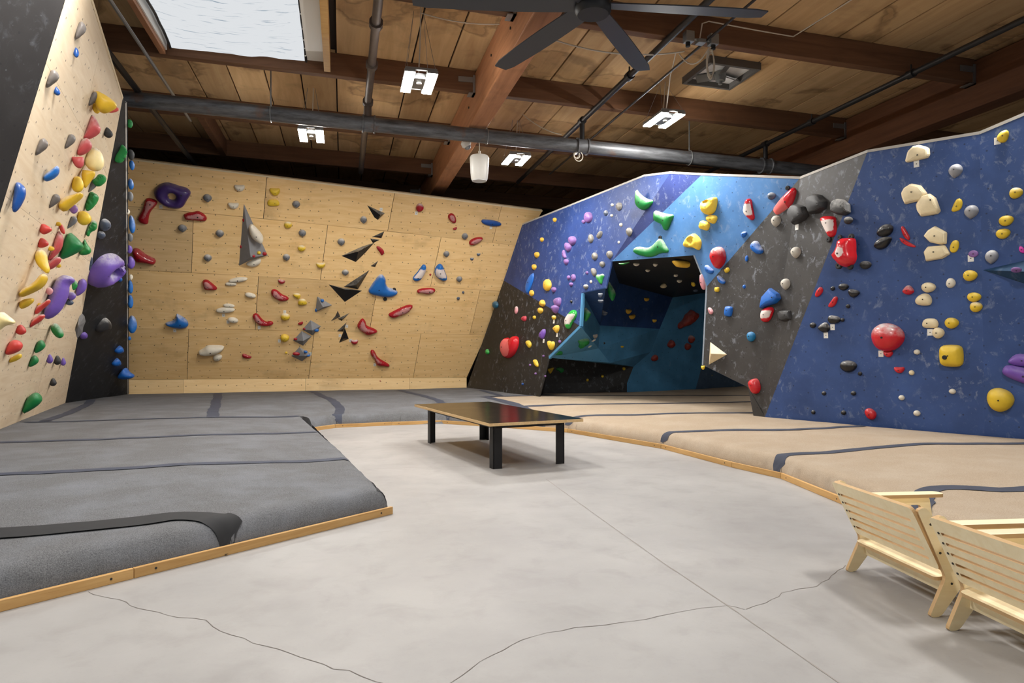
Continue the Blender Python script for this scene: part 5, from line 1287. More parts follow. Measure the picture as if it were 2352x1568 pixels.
('K','amber','half',(1503.2,736.8,10.5,7.6,0),dict(),'tiny yellow half-moon hold left of the rusty red claw hold'),
('L','yellow','disc',(1479.6,762.7,20,19.4,0),dict(),'small yellow disc hold left of the rusty red claw hold'),
('L','cream','dome',((1404.8,760),(1413.7,754.3),(1428,753.7),(1424.2,758.9),(1415.8,764.2)),dict(tag=(1419.6,765.7)),'small cream long hold right of the green bean hold'),
('L','cream','dome',((1393.7,784.6),(1403.2,776.8),(1414.7,774.7),(1415.8,780),(1405.3,785.9)),dict(tag=(1406.9,788)),'small cream long hold below and right of the green bean hold'),
('L','yellow','disc',(1427.4,791.2,18.9,16.4,0),dict(),'small yellow disc hold right of the green molar-shaped hold'),
('L','black','tiny',(1387.4,788,5.9,5.9,0),dict(),'tiny black foothold just right of the green molar-shaped hold'),
('R','rust','knot',((1557.9,743.2),(1565.3,737.9),(1571.6,731.6),(1573.7,723.2),(1585.3,715.8),(1588.4,709.5),(1596.8,716.8),(1605.3,717.9),(1604.8,727.4),(1595.8,740),(1582.1,748.4),(1569.5,749.5),(1561.1,755.8),(1556.8,751.6)),dict(),'rusty red claw-shaped hold on the inner blue wall of the cave'),
('R','rust','tri',(1542.1,789.5,18.9,18.9,0),dict(),'small rusty red three-sided hold below and left of the rusty red claw hold'),
('R','rust','round',(1588.4,778.9,16.4,18.5,0),dict(ch=1),'small rusty red round hold just below the rusty red claw hold'),
('R','rust','round',(1580,795.8,16,16,0),dict(),'small rusty red round hold left of the pale triangle volume'),
('R','rust','dome',((1494.7,821.1),(1506.3,812),(1513.1,820),(1511.6,828.4),(1496.8,829.5)),dict(),'small rusty red lumpy hold below and left of the rusty red claw hold'),
('U','yellow','egg',(1632.6,859.6,9.5,16.8,0),dict(),'small yellow oval hold just above and left of the pale grey plate volume'),
('U','plate','pyr',((1653.1,860.8),(1667.2,864),(1674.2,878.1),(1658.1,885.7)),dict(apex=(1665.1,872.7,0.15)),'pale grey plate volume in the recess under the grey prow'),
('P3','yellow','half',(1614.7,844.2,8.8,9.5,0),dict(),'tiny yellow half-moon hold just below and left of the pale triangle volume'),
('P3','cream','pyr',((1631.4,784.4),(1671.1,814.1),(1628.2,838)),dict(apex=(1632.5,812,0.5)),'pale triangle volume on the left edge of the grey panel'),
('P2','green','dome',((1458.1,433.4),(1467.3,444.4),(1478,452.8),(1490.2,458.2),(1501.7,459.7),(1496.4,470.4),(1487.2,478.8),(1478,482.7),(1465.7,478.1),(1457.3,467.4),(1456.5,450.5)),dict(p=0.3,ch=1),'topmost large green wing hold on the blue overhang'),
('P2','green','dome',((1500.2,482.7),(1513.2,486.5),(1527,491.1),(1549.2,492.6),(1543,504.1),(1539.2,516.4),(1533.1,529.4),(1524.7,527.8),(1522.4,519.4),(1517.8,514.1),(1502.5,508.7),(1498.6,499.5)),dict(p=0.3,ch=1),'middle large green wing hold across the two blue paints'),
('P2','green','dome',((1452,576.1),(1456.5,567.6),(1468.8,566.1),(1487.2,569.9),(1499.4,562.3),(1508.6,551.6),(1515.5,546.2),(1522.4,553.1),(1529.3,565.3),(1535.8,574.5),(1533.1,580.6),(1517.8,579.9),(1505.5,587.5),(1491.8,590.6),(1471.9,587.5),(1455,581.4)),dict(stop=((1517,545.4,3.4),),p=0.26,ch=1),'lowest large green wing hold along the cave lip'),
('P2','yellow2','scoop',((1606.6,468.1),(1611.2,461.2),(1628,455.1),(1643.3,452.1),(1647.1,458.2),(1645.6,476.5),(1640.3,488.8),(1628,494.2),(1615.8,490.3),(1608.1,482.7)),dict(pocket=(1623.4,465.8,11.5,5.4)),'largest yellow hold on the light blue wall'),
('P2','yellow2','dome',((1621.1,496.4),(1631.1,493.1),(1646.4,494.9),(1647.9,502.6),(1641.8,514.8),(1631.1,511.8),(1620.4,505.6)),dict(),'yellow lumpy hold just below the largest yellow hold'),
('P2','yellow2','block',(1617.6,517.9,25.3,19.9,15),dict(),'small yellow blocky hold just below the largest yellow hold'),
('P2','yellow2','scoop',((1566.8,559.2),(1577.5,542.4),(1589.7,535.9),(1597.4,537.8),(1608.1,548.5),(1611.5,556.2),(1609.6,568.4),(1606.6,574.5),(1598.9,572.2),(1591.3,567.6),(1580.6,568.4),(1569.8,566.9)),dict(pocket=(1588.2,552.3,8.9,6.9)),'yellow pocket hold above the cave lip'),
('P2','red2','dome',((1627.9,590.7),(1631.5,575.7),(1639.8,567.5),(1653.1,566.6),(1663,574.1),(1667.6,587.3),(1665.5,602.3),(1654.7,616.4),(1644.8,617.2),(1635.6,607.2)),dict(p=0.5,ch=1),'big glossy red ball hold at the tip of the light blue wall'),
('P2','blue2','dome',((1617.4,610.6),(1623.2,607.2),(1631.5,613.9),(1640.6,620.5),(1637.3,628),(1627.4,628.8),(1619.1,622.2)),dict(ch=1),'small bright blue lumpy hold just above and right of the pale pink edge hold'),
('P2','blue2','dome',((1700.3,537.6),(1706.1,531),(1717.7,532.6),(1711.1,544.2),(1704.4,545.9)),dict(ch=1),'small bright blue lumpy hold just above and left of the chalk-rimmed blue bean hold'),
('P2','red2','dome',((1709.4,461.3),(1716.1,455.5),(1723.5,458),(1726.8,471.3),(1732.6,492.8),(1735.1,501.1),(1729.3,506.9),(1719.4,501.1),(1707.8,490.4),(1706.1,479.6)),dict(m=2),'red and white elbow hold on the light blue wall'),
('P2','slate','round',(1771.6,450.2,19.9,16.6,0),dict(ch=1),'small slate-grey round hold just left of the long red faceted hold'),
('P2','red2','dome',((1776.6,479.6),(1785.7,464.7),(1799,448.1),(1813.9,433.2),(1822.2,431.5),(1828.5,439.8),(1827.1,458),(1822.2,472.9),(1805.6,484.6),(1790.7,494.5),(1780.7,490.4)),dict(stop=((1809.7,431.5,4.6),),m=3,p=0.3),'long red faceted hold straddling blue and grey paint'),
('P2','pink','dome',((1608.4,625.3),(1615.8,636.8),(1621.1,653.7),(1620,666.3),(1612.6,664.2),(1606.3,647.4)),dict(p=0.6,ch=1),'pale pink hold wrapping the right edge of the cave mouth'),
('P3','charcoal','facet',((1812.2,486.2),(1822.2,471.3),(1835.4,468.8),(1850.3,474.6),(1859.5,494.5),(1848.7,506.1),(1825.5,516.9),(1817.2,506.1),(1813.9,496.2)),dict(tag=(1830.5,521.5),apex=(1832.1,489.5,0.6)),'big charcoal boulder hold, lowest of three at the top of the grey panel'),
('P3','charcoal','facet',((1853.7,461.3),(1858.6,451.4),(1875.2,444.8),(1888.5,448.1),(1900.9,463),(1898.4,479.6),(1881.8,489.5),(1862,492),(1857,474.6)),dict(apex=(1875.2,466.3,0.6)),'big charcoal boulder hold, middle of three at the top of the grey panel'),
('P3','charcoal','facet',((1910,471.3),(1915,461.3),(1926.6,456.4),(1941.5,458.9),(1953.1,469.6),(1954.8,487.9),(1941.5,495.3),(1925,492.8),(1910.9,486.2)),dict(apex=(1929.9,472.9,0.6),ch=1),'big charcoal boulder hold, rightmost of three at the top of the grey panel'),
('P3','bone','tear',(1782,507.8,22.4,26.5,0),dict(),'bone-grey teardrop hold just below and left of the long red faceted hold'),
('P3','red2','dome',((1881.8,502.8),(1888.5,495.3),(1903.4,496.2),(1915,497.8),(1918.3,512.7),(1920.8,531),(1918.3,540.9),(1906.7,545.9),(1898.4,532.6),(1888.5,516.1)),dict(stop=((1905.1,550,4.6),),m=2),'red and white pinch hold under the charcoal boulders'),
('P3','charcoal','round',(1948.2,506.1,20.7,17.4,0),dict(ch=1),'small charcoal round hold just below and right of the rightmost charcoal boulder'),
('P3','red2','dome',((1911.7,584),(1923.3,570.8),(1925.8,552.5),(1934.9,545.9),(1948.2,546.7),(1958.9,547.6),(1962.3,565.8),(1963.1,579.1),(1967.2,590.7),(1963.1,605.6),(1948.2,613),(1934.9,611.4),(1925,602.3),(1915,594)),dict(stop=((1930.4,545.1,4.3),(1956.5,544.2,5.5),(1929.1,609.7,6.3),(1954.8,611.9,5.5)),m=4,p=0.5),'big red lobed hold with four round stoppers'),
('P3','bone','tear',(1827.5,579.9,22.4,26.5,0),dict(),'bone-grey teardrop hold below the lowest charcoal boulder'),
('P3','blue2','dome',((1721,567.5),(1726,555.8),(1734.3,551.7),(1740.9,555.8),(1747.6,567.5),(1754.2,574.1),(1751.7,581.5),(1740.9,584),(1729.3,577.4)),dict(ch=1),'blue bean hold with a chalked rim right of the red ball'),
('P3','blue2','tiny',(1714.9,593.6,7.5,14.1,0),dict(),'bright blue foothold just below and left of the chalk-rimmed blue bean hold'),
('P3','yellow','block',(1669.6,620.2,12.4,10.3,-35),dict(),'tiny yellow blocky hold just below and right of the glossy red ball hold'),
('P3','blue2','dome',((1645.6,637.1),(1649.7,630.5),(1656.4,635.4),(1666.3,643.7),(1666.3,650.3),(1659.7,652.8),(1651.4,648.7)),dict(ch=1),'small bright blue lumpy hold just right of the pale pink edge hold'),
('P3','bone','tear',(1803.9,652.5,21.7,26,0),dict(),'bone-grey teardrop hold just above and right of the large blue faceted hold'),
('P3','yellow','block',(1646.6,664.5,11.3,11.3,0),dict(),'tiny yellow blocky hold just below and right of the pale pink edge hold'),
('P3','blue2','tiny',(1709.1,658,7.4,9.1,0),dict(),'bright blue foothold above and left of the large blue faceted hold'),
('P3','pink','dome',((1624.9,706.8),(1630.4,704.6),(1638,713.3),(1638.6,718.7),(1632.5,723),(1627.1,717.6)),dict(ch=1),'small pale pink lumpy hold just right of the rusty red claw hold'),
('P3','blue2','block',(1672.7,714.8,19.1,23.9,8),dict(),'small bright blue blocky hold below and right of the pale pink edge hold'),
('P3','blue2','facet',((1747.5,706.8),(1751.8,682.9),(1771.3,660.8),(1790.9,674.2),(1794.8,685.1),(1784.4,695.9),(1764.8,702.4),(1749.7,708.5)),dict(apex=(1772.4,682.9,0.55)),'large blue faceted hold in the middle of the grey panel'),
('P3','red2','dome',((1746.4,717.6),(1751.8,708.9),(1769.2,703.5),(1777.9,708.9),(1773.5,724.1),(1764.8,739.3),(1749.7,739.3),(1745.8,728.4)),dict(m=2),'red and white hold tucked under the large blue faceted hold'),
('P3','charcoal','facet',((1787,717.6),(1793,712.2),(1816.9,713.3),(1818,732.8),(1801.7,738.2),(1792,735)),dict(apex=(1801.7,723,0.55)),'charcoal block hold right of the red and white one'),
('P3','teal2','round',(1724.7,772.9,21.3,22.8,0),dict(),'small teal blue round hold above and right of the pale triangle volume'),
('P3','red2','dome',((1717.1,874.9),(1734.5,867.3),(1743.2,873.8),(1747.5,891.1),(1741,903),(1728,904.6),(1720.4,892.2)),dict(p=0.5),'red block hold on the lower edge of the grey prow'),
('P4','red2','dome',((1871.1,679.6),(1875.5,665.5),(1884.1,656.9),(1891.1,664.5),(1886.3,676.4),(1876.5,682.9)),dict(),'red lumpy hold above and right of the charcoal block hold'),
('P4','red2','dome',((1901.9,701.3),(1910.2,689.4),(1916.7,679.6),(1924.3,681.8),(1921,695.9),(1914.5,704.6),(1904.7,706.8)),dict(),'red lumpy hold above the tagged black pebble pair'),
('P4','black','tiny',(1912.3,662.3,10.8,10.4,0),dict(),'black foothold below the big red lobed hold'),
('P4','black','egg',(1937.3,658.6,16.3,22.8,90),dict(),'small black oval hold below the big red lobed hold'),
('P4','black','dome',((1948.1,661.2),(1977.4,668.8),(1968.7,680.7),(1957.9,684.6),(1949.2,676.4)),dict(),'black lumpy hold below the big red lobed hold'),
('P4','black','tiny',(1947.7,703.1,10.4,9.8,0),dict(),'black foothold above and right of the tagged black pebble pair'),
('P4','black','round',(1866.8,746.9,15.2,13,0),dict(),'small black round hold just left of the tagged black pebble pair'),
('P4','black','dome',((1876.5,751.2),(1895,737.1),(1905.4,748),(1904.7,759.9),(1892.8,764.9),(1882,758.8)),dict(tag=(1897.1,769.7),ch=1),'chalky black pebble hold, lower of the pair with white tags'),
('P4','black','dome',((1902.6,723),(1921,725.2),(1930.8,730.6),(1927.5,741.5),(1908,744.1),(1901.5,738.2)),dict(tag=(1912.3,751.2),ch=1),'chalky black pebble hold, upper of the pair with white tags'),
('P4','black','tiny',(1935.1,734.5,9.1,9.1,0),dict(),'black foothold just right of the tagged black pebble pair'),
('P4','black','egg',(1948.1,840.8,28.2,36.9,90),dict(p=0.4),'large flat black oval hold low on the blue wall'),
('P4','black','tiny',(1975.2,857.9,9.8,9.8,0),dict(),'black foothold just below and right of the large flat black oval hold'),
('P4','black','tiny',(1892.2,903,10.4,9.8,0),dict(),'black foothold below and left of the large flat black oval hold'),
('P4','black','tiny',(1960,903,11.9,10.8,0),dict(),'black foothold below the large flat black oval hold'),
('P4','black','tiny',(1867.9,946.4,9.8,9.8,0),dict(),'black foothold below and right of the red block hold on the prow'),
('P4','black','tiny',(1937.3,947.5,11.9,10.8,0),dict(),'black foothold below and left of the big square yellow hold'),
('P4','cream','facet',((2079.4,370.7),(2085.2,347.7),(2097.8,335.1),(2111.6,332.4),(2129.9,337.4),(2135.7,340.9),(2136.8,355.8),(2132.2,362.7),(2107,368.4),(2084,373.7)),dict(tag=(2105.1,376.4),apex=(2107,355.8,0.4)),'big cream faceted hold at the top edge of the blue wall'),
('P4','grey3','tear',(2194.2,392.5,29.4,31.7,0),dict(),'grey teardrop hold below and right of the topmost cream faceted hold'),
('P4','cream','facet',((2070.9,443),(2077.1,431.6),(2093.2,421.2),(2116.2,425.8),(2131.1,444.2),(2120.7,461.4),(2102.4,463.7),(2079.4,469.5),(2072.5,454.5)),dict(apex=(2093.2,440.7,0.4)),'big cream faceted hold, upper left of the overlapping cream pair'),
('P4','cream','facet',((2104.2,470.6),(2116.2,449.9),(2136.8,444.2),(2150.6,454.5),(2161.6,484.4),(2155.2,491.3),(2116.2,497.7),(2107,484.4)),dict(apex=(2136.8,459.1,0.4)),'big cream faceted hold, lower right of the overlapping cream pair'),
('P4','yellow','dome',((2189.6,472.9),(2194.2,458),(2202.3,454.1),(2209.2,463.7),(2208,479.8),(2198.8,485.5),(2186.9,486)),dict(p=0.25),'yellow lumpy hold right of the overlapping cream pair'),
('P4','grey3','tear',(2230.5,486.7,29.9,31.7,0),dict(),'grey teardrop hold above and right of the upper of the stacked cream pair'),
('P4','black','dome',((2013.3,534.9),(2019.7,521.1),(2033.5,513.1),(2049.6,518.8),(2049.6,532.6),(2040.4,541.8),(2019.7,544.1)),dict(),'black pebble hold, upper of the touching black pair'),
('P4','black','dome',((2005.9,564.8),(2015.1,548.7),(2031.2,542.9),(2046.8,544.1),(2042.7,557.9),(2033.5,570.5),(2017.4,573.9)),dict(),'black pebble hold, lower of the touching black pair'),
('P4','red2','dome',((2067.9,520),(2073.7,518.8),(2081.7,530.3),(2090.9,546.4),(2087.5,553.3),(2074.8,541.8)),dict(),'red long hold just right of the touching black pebble pair'),
('P4','red2','dome',((2065.6,544.1),(2074.8,547.5),(2088.6,556.7),(2103.5,564.8),(2100.1,568.9),(2081.7,563.6),(2070.2,554.4)),dict(),'red long hold just below and right of the touching black pebble pair'),
('P4','cream','facet',((2121.9,541.8),(2132.2,528),(2148.3,518.4),(2175.9,533.8),(2174.7,560.2),(2162.1,562),(2136.8,556.7)),dict(apex=(2146,541.8,0.4)),'cream faceted hold, upper of the stacked cream pair'),
('P4','cream','facet',((2121.9,578.5),(2131.1,565.9),(2171.3,562.5),(2183.2,583.1),(2166.7,593.5),(2127.6,600.4)),dict(apex=(2143.7,578.5,0.4)),'cream faceted hold, lower of the stacked cream pair'),
('P4','yellow','dome',((2181.6,569.3),(2186.2,553.3),(2196.5,549.8),(2202.3,560.2),(2198.8,578.5),(2186.2,581.3)),dict(p=0.25),'yellow long hold just right of the lower of the stacked cream pair'),
('P4','mauve','disc',(2235.6,582.7,20.2,16.1,0),dict(tag=(2229.8,593)),'small mauve disc hold right of the lower of the stacked cream pair'),
('P4','charcoal','round',(1987.6,608.4,26.4,18.8,0),dict(ch=1),'charcoal round hold just below and right of the big red lobed hold'),
('P4','red2','tri',(2086,665.5,25.4,22.3,0),dict(ch=1),'small red three-sided hold above and left of the cream mushroom-cap hold'),
('P4','cream','round',(2132,660,31.5,23,0),dict(),'cream round hold below the lower of the stacked cream pair'),
('P4','cream','dome',((2101.7,690.3),(2110.2,676.9),(2127.2,672.1),(2138.1,683),(2138.1,697.5),(2132,701.9),(2107.8,701.2)),dict(),'cream lumpy hold just above the cream mushroom-cap hold'),
('P4','white','egg',(2183.4,649.6,20.6,23,0),dict(),'small off-white oval hold below and right of the lower of the stacked cream pair'),
('P4','red2','round',(2037,775.1,72.7,65.4,0),dict(tag=(2023.5,812.1),p=0.45,ch=1),'huge red ball hold on the right blue wall'),
('P4','red2','half',(2039.9,813.1,20.6,14.1,0),dict(),'red nub under the huge red ball hold'),
('P4','cream','loaf',(2136.4,742.3,33.4,22.3,0),dict(tag=(2136.4,762.9)),'cream mushroom-cap hold above a white tag'),
('P4','cream','round',(2154.5,764.6,26.6,25.4,0),dict(),'cream round hold just below and right of the cream mushroom-cap hold'),
('P4','white','tiny',(2105.8,808.2,13.6,12.1,0),dict(),'off-white foothold below and left of the cream mushroom-cap hold'),
('P4','yellow','block',(2184.3,817,48.9,50.4,0),dict(stop=((2178,818.7,4.8),),p=0.4),'big square yellow hold with a dark purple plug'),
('P4','red2','half',(2065.4,849.7,22.3,14.5,0),dict(),'small red half-moon hold below the lower of the stacked cream pair'),
('P4','cream','tiny',(2093.7,855.7,12.1,12.1,0),dict(),'cream foothold below and left of the big square yellow hold'),
('P4','white','tiny',(2187.3,898.6,14.5,12.1,0),dict(),'off-white foothold below the big square yellow hold'),
('P4','white','tiny',(2070.7,913.1,13.3,12.1,0),dict(),'off-white foothold below the huge red ball hold'),
('P4','white','tiny',(2105.8,948.8,15,13.3,0),dict(),'off-white foothold, lowest of all on the right blue wall'),
('P4','red2','dome',((1985.4,942.2),(1996.3,935.4),(2008.5,942.2),(2012.8,950.7),(2008.5,961.6),(1998.8,965.2),(1989.1,958)),dict(),'red lumpy hold below and right of the large flat black oval hold'),
('P4','yellow','round',(2185.3,741.9,30.3,25.4,0),dict(),'yellow round hold just right of the cream mushroom-cap hold'),
('P5','yellow','round',(2227.7,632.8,30.3,25.4,0),dict(),'yellow round hold below and right of the lower of the stacked cream pair'),
('P5','yellow','round',(2236.9,682.3,29.6,21.8,0),dict(),'yellow round hold, upper of a touching yellow pair on the blue wall'),
('P5','yellow','round',(2241.5,704.8,26.6,24.2,0),dict(ch=1),'yellow round hold above and right of the big square yellow hold'),
('P5','yellow','round',(2296.8,918.7,54.5,55.7,0),dict(p=0.4),'huge round yellow hold near the foot of the blue wall'),
('P5','violet','dome',((2319.8,830.8),(2325.8,821.1),(2337.9,811.4),(2357.3,813.8),(2371.9,825.9),(2371.9,841.7),(2337.9,841.7),(2323.4,835.6)),dict(),'large purple hold at the right edge of the picture, upper of two'),
('P5','violet','dome',((2307.7,850.2),(2318.6,835.6),(2357.3,845.3),(2376.7,862.3),(2371.9,888.9),(2337.9,876.8),(2311.3,862.3)),dict(p=0.4),'large purple hold at the right edge of the picture, lower of two'),
('P5','yellow','dome',((2290.7,314.4),(2296.4,301.8),(2309.1,297.2),(2314.8,307.6),(2313.6,323.6),(2304.5,328.7),(2294.1,322.5)),dict(tag=(2290.7,323.6)),'yellow lumpy hold right of the topmost cream faceted hold'),
('P5','yellow','round',(2333.2,443,28,25.3,0),dict(ch=1),'yellow round hold right of the overlapping cream pair'),
('P5','yellow','egg',(2310.9,506.2,24.8,29.4,80),dict(),'yellow oval hold above and right of the lower of the stacked cream pair'),
('P5','yellow','egg',(2303.8,536.1,24.1,28.7,80),dict(),'yellow oval hold right of the lower of the stacked cream pair'),
('P5','magenta','dome',((2340.1,565.9),(2345.8,564.8),(2352,571.6),(2353.1,583.1),(2342.4,578.5)),dict(),'small magenta lumpy hold right of the lower of the stacked cream pair'),
('P5','grey3','tear',(2277.4,590,27.6,32.1,0),dict(ch=1),'grey teardrop hold right of the lower of the stacked cream pair'),
('V','mauve','disc',(2334.3,619.9,21.1,12.6,0),dict(),'small mauve disc hold above the upper large purple hold'),
('A','taupe','beak',(183.4,70.8,28.7,35.1,0),dict(),'grey-brown beaked hold above the big mustard block hold'),
('A','taupe','beak',(119,181.2,31.3,36.7,0),dict(),'grey-brown beaked hold above and left of the big mustard block hold'),
('A','taupe','beak',(214.7,227.1,26.2,29.3,0),dict(),'grey-brown beaked hold just left of the big mustard block hold'),
('A','taupe','beak',(94.7,337.4,29.3,36.7,0),dict(),'grey-brown beaked hold above the blue horn hold'),
('A','taupe','beak',(160.1,324.7,25.5,31.9,0),dict(),'grey-brown beaked hold just left of the lower red bowl hold'),
('A','taupe','beak',(124.4,461.5,25.5,31.9,0),dict(),'grey-brown beaked hold just left of the long mustard horn hold'),
('A','bluedk','egg',(174.8,120.6,11.5,21.7,10),dict(),'small blue oval hold above and left of the big mustard block hold'),
('A','bluedk','tri',(130.1,208.9,13.4,19.1,0),dict(),'small blue three-sided hold above and left of the upper red bowl hold'),
('A','charcoal','tri',(248.1,304.6,19.1,23,0),dict(),'small charcoal three-sided hold just right of the upper red bowl hold'),
('A','mustard','dome',((226.5,208.9),(252,224.9),(265.4,239.2),(261.5,247.2),(236,259.9),(223.3,252),(220.1,229.6)),dict(),'big mustard block hold high on the leaning plywood wall'),
('A','yellow','round',(221.7,248.8,17.5,22.3,0),dict(),'small yellow round hold just below and left of the big mustard block hold'),
('A','coral','dome',((248.8,255.2),(261.5,247.2),(272.7,247.2),(271.1,255.2),(252,259.9)),dict(),'small coral red long hold just below and right of the big mustard block hold'),
('A','red3','dome',((216.9,261.5),(224.9,280.7),(229,299.8),(210.5,314.2),(186.6,322.1),(194.6,306.2),(205.7,283.9)),dict(ch=1),'red bowl hold, upper of the two below the mustard block'),
('A','red3','dome',((204.1,315.8),(212.1,334.9),(197.7,350.8),(177,358.8),(178.6,344.5),(188.2,325.3)),dict(ch=1),'red bowl hold, lower of the two below the mustard block'),
('A','red3','half',(180.2,373.2,23.9,25.5,0),dict(),'small dusty red half-moon hold just left of the pale yellow cup hold'),
('A','blue','dome',((100.5,405.1),(118,392.3),(135.6,378),(134,397.1),(121.2,409.8),(102.1,417.8)),dict(ch=1),'blue horn hold on the leaning plywood wall'),
('A','bluedk','dome',((47.8,417.8),(59,430.6),(57.4,449.7),(41.5,478.4),(28.7,489.6),(27.1,475.2),(35.1,446.5),(39.9,424.2)),dict(p=0.4),'blue leaf hold beside the black panel on the far left'),
('A','cream2','dome',((194.6,373.2),(207.3,347.7),(220.1,338.1),(234.4,350.8),(236,376.4),(223.3,392.3),(204.1,390.7)),dict(ch=1),'pale yellow cup hold on the leaning plywood wall'),
('A','mustard','dome',((191.4,390.7),(207.3,392.3),(223.3,395.5),(207.3,417.8),(191.4,437)),dict(),'mustard lumpy hold just above the green knotted edge hold'),
('A','yellow','dome',((167.4,417.8),(175.4,405.1),(188.2,406.7),(191.4,430.6),(178.6,443.3),(165.9,437)),dict(),'yellow lumpy hold just above the long mustard horn hold'),
('A','mustard','dome',((135.6,475.2),(146.7,456.1),(169,448.1),(188.2,441.7),(189.8,449.7),(169,468.9),(146.7,488)),dict(ch=1),'long mustard horn hold below the pale yellow cup'),
('A','mauve','round',(169,480,17.5,20.7,0),dict(),'small mauve round hold just below and right of the long mustard horn hold'),
('A','green','knot',((220.1,411.4),(229.6,398.7),(244,405.1),(240.8,417.8),(223.3,430.6),(210.5,417.8)),dict(),'green knotted hold just above the green knotted edge hold'),
('A','grey','beak',(212.1,427.4,20.7,27.1,0),dict(),'grey beaked hold just above the green knotted edge hold'),
('A','green','knot',((210.5,438.6),(227.1,449.7),(223.3,462.5),(210.5,478.4),(197.7,486.4),(196.2,472),(204.1,452.9)),dict(),'green knotted hold on the edge of the leaning plywood wall'),
('A','red4','dome',((92.5,527.8),(98.9,510.9),(116.4,523.1),(117.4,529.4),(102.1,539),(94.1,535.8)),dict(),'red lumpy hold just above and left of the long red crescent hold'),
('A','red4','dome',((86.1,564.5),(95.7,542.2),(110,556.5),(108.4,564.5),(92.5,570.3)),dict(),'red lumpy hold just left of the long red crescent hold'),
('A','mustard','tiny',(134,514.4,12.1,9.6,0),dict(),'mustard foothold just above the long red crescent hold'),
('A','red3','dome',((137.1,527.8),(145.1,543.8),(140.3,569.3),(127.6,585.3),(110,601.2),(113.2,585.3),(122.8,569.3),(127.6,547)),dict(ch=1),'long red crescent hold on the leaning plywood wall'),
('A','red4','dome',((137.1,516.7),(143.5,512.9),(148.6,527.8),(146.7,539.6),(138.7,532.6)),dict(),'red long hold just above the long red crescent hold'),
('A','red3','dome',((111.6,620.3),(110,604.4),(127.6,590),(140.3,590),(137.1,602.8),(121.2,617.1)),dict(ch=1),'dusty red lumpy hold just right of the yellow pear hold'),
('A','mustard','tiny',(117.4,570.9,12.8,11.2,0),dict(),'mustard foothold just below and left of the long red crescent hold'),
('A','mustard','tiny',(134.9,610.1,10.2,9.6,0),dict(),'mustard foothold just right of the yellow pear hold'),
('A','yellow','dome',((82.9,591.6),(87.7,574.1),(98.9,570.9),(106.8,582.1),(108.4,604.4),(111,620.3),(105.3,629.9),(95.7,620.3),(86.1,607.6)),dict(ch=1),'yellow pear hold on the leaning plywood wall'),
('A','mustard','dome',((47.8,674.6),(57.4,661.8),(79.7,649),(92.5,629.9),(102.1,628.3),(105.3,639.5),(95.7,658.6),(76.5,671.4),(51,684.1)),dict(ch=1),'chalky yellow banana hold on the leaning plywood wall'),
('A','mustard','dome',((47.8,688.9),(76.5,682.5),(75,693.7),(60.6,706.5),(47.2,711.2)),dict(),'mustard lumpy hold just below the chalky yellow banana hold'),
('A','cream2','dome',((-9.6,722.4),(8,714.4),(19.1,725.6),(31.9,738.3),(28.7,744.7),(12.8,746.3),(0,760.7),(-9.6,754.3)),dict(ch=1),'pale yellow hook hold cut by the left edge of the picture'),
('A','green3','dome',((164.3,532.6),(175.4,543.8),(189.8,564.5),(181.8,575.7),(159.5,588.4),(140.3,596.4),(143.5,578.9),(153.1,550.2)),dict(p=0.7),'big green pyramid hold on the leaning plywood wall'),
('A','grey','beak',(165.2,510.3,22.3,28.7,0),dict(),'grey beaked hold just below the long mustard horn hold'),
('A','yellow','egg',(193,500.7,29.3,31.9,0),dict(),'yellow oval hold just below and left of the green knotted edge hold'),
('A','green','knot',((215.3,503.9),(223.3,511.9),(220.1,527.8),(207.3,532.6),(204.1,543.8),(197.7,540.6),(199.3,527.8),(208.9,511.9)),dict(ch=1),'green knotted hold above and right of the big green pyramid hold'),
('A','green','knot',((196.2,545.4),(200.9,562.9),(208,572.5),(204.1,583.7),(183.4,586.8),(183.4,575.7),(193,562.9)),dict(),'green knotted hold just right of the big green pyramid hold'),
('A','purple','dome',((105.3,732),(106.8,709.6),(114.8,684.1),(124.4,658.6),(137.1,636.3),(149.9,630.5),(165.9,636.3),(169,645.9),(156.3,653.8),(156.3,668.2),(149.9,690.5),(137.1,716),(118,732)),dict(ch=1),'huge purple banana hold on the leaning plywood wall'),
('A','green','dome',((165.9,636.3),(178.6,649),(175.4,661.8),(165.9,669.8)),dict(ch=1),'green long hold just above and right of the huge purple banana hold'),
('A','purple','dome',((175.4,677.7),(177,658.6),(185,641.1),(194.6,639.5),(199.3,652.2),(194.6,668.2),(178.6,680.9)),dict(),'purple long hold just above and right of the huge purple banana hold'),
('A','purple','round',(164.3,679.3,17.5,19.8,0),dict(ch=1),'small purple round hold just right of the huge purple banana hold'),
('A','slate','tri',(159.5,693.1,16.6,15.9,0),dict(),'small slate-grey three-sided hold just below and right of the huge purple banana hold'),
('A','pink','round',(113.2,668.2,14.4,17.5,0),dict(ch=1),'small pale pink round hold just above and left of the huge purple banana hold'),
('A','red4','dome',((82.3,719.2),(86.1,703.3),(102.1,693.7),(111.6,684.1),(114.2,693.7),(98.9,709.6),(86.1,722.4)),dict(ch=1),'red lumpy hold just below and left of the huge purple banana hold'),
('A','mustard','tiny',(90.9,700.7,11.5,9.6,0),dict(),'mustard foothold just below the chalky yellow banana hold'),
('A','red4','dome',((70.8,754.3),(75,735.2),(92.5,720.8),(103.7,722.4),(92.5,738.3),(78.1,747.9)),dict(ch=1),'red lumpy hold above and right of the big red cone hold'),
('A','green','dome',((116.4,751.1),(127.6,738.3),(140.3,754.3),(145.1,770.2),(137.1,778.2),(126,771.8)),dict(ch=1),'white-chalked green oval hold below the huge purple banana'),
('A','red4','tri',(47.8,756.8,20.7,23.9,0),dict(),'small red three-sided hold just below and right of the pale yellow hook hold'),
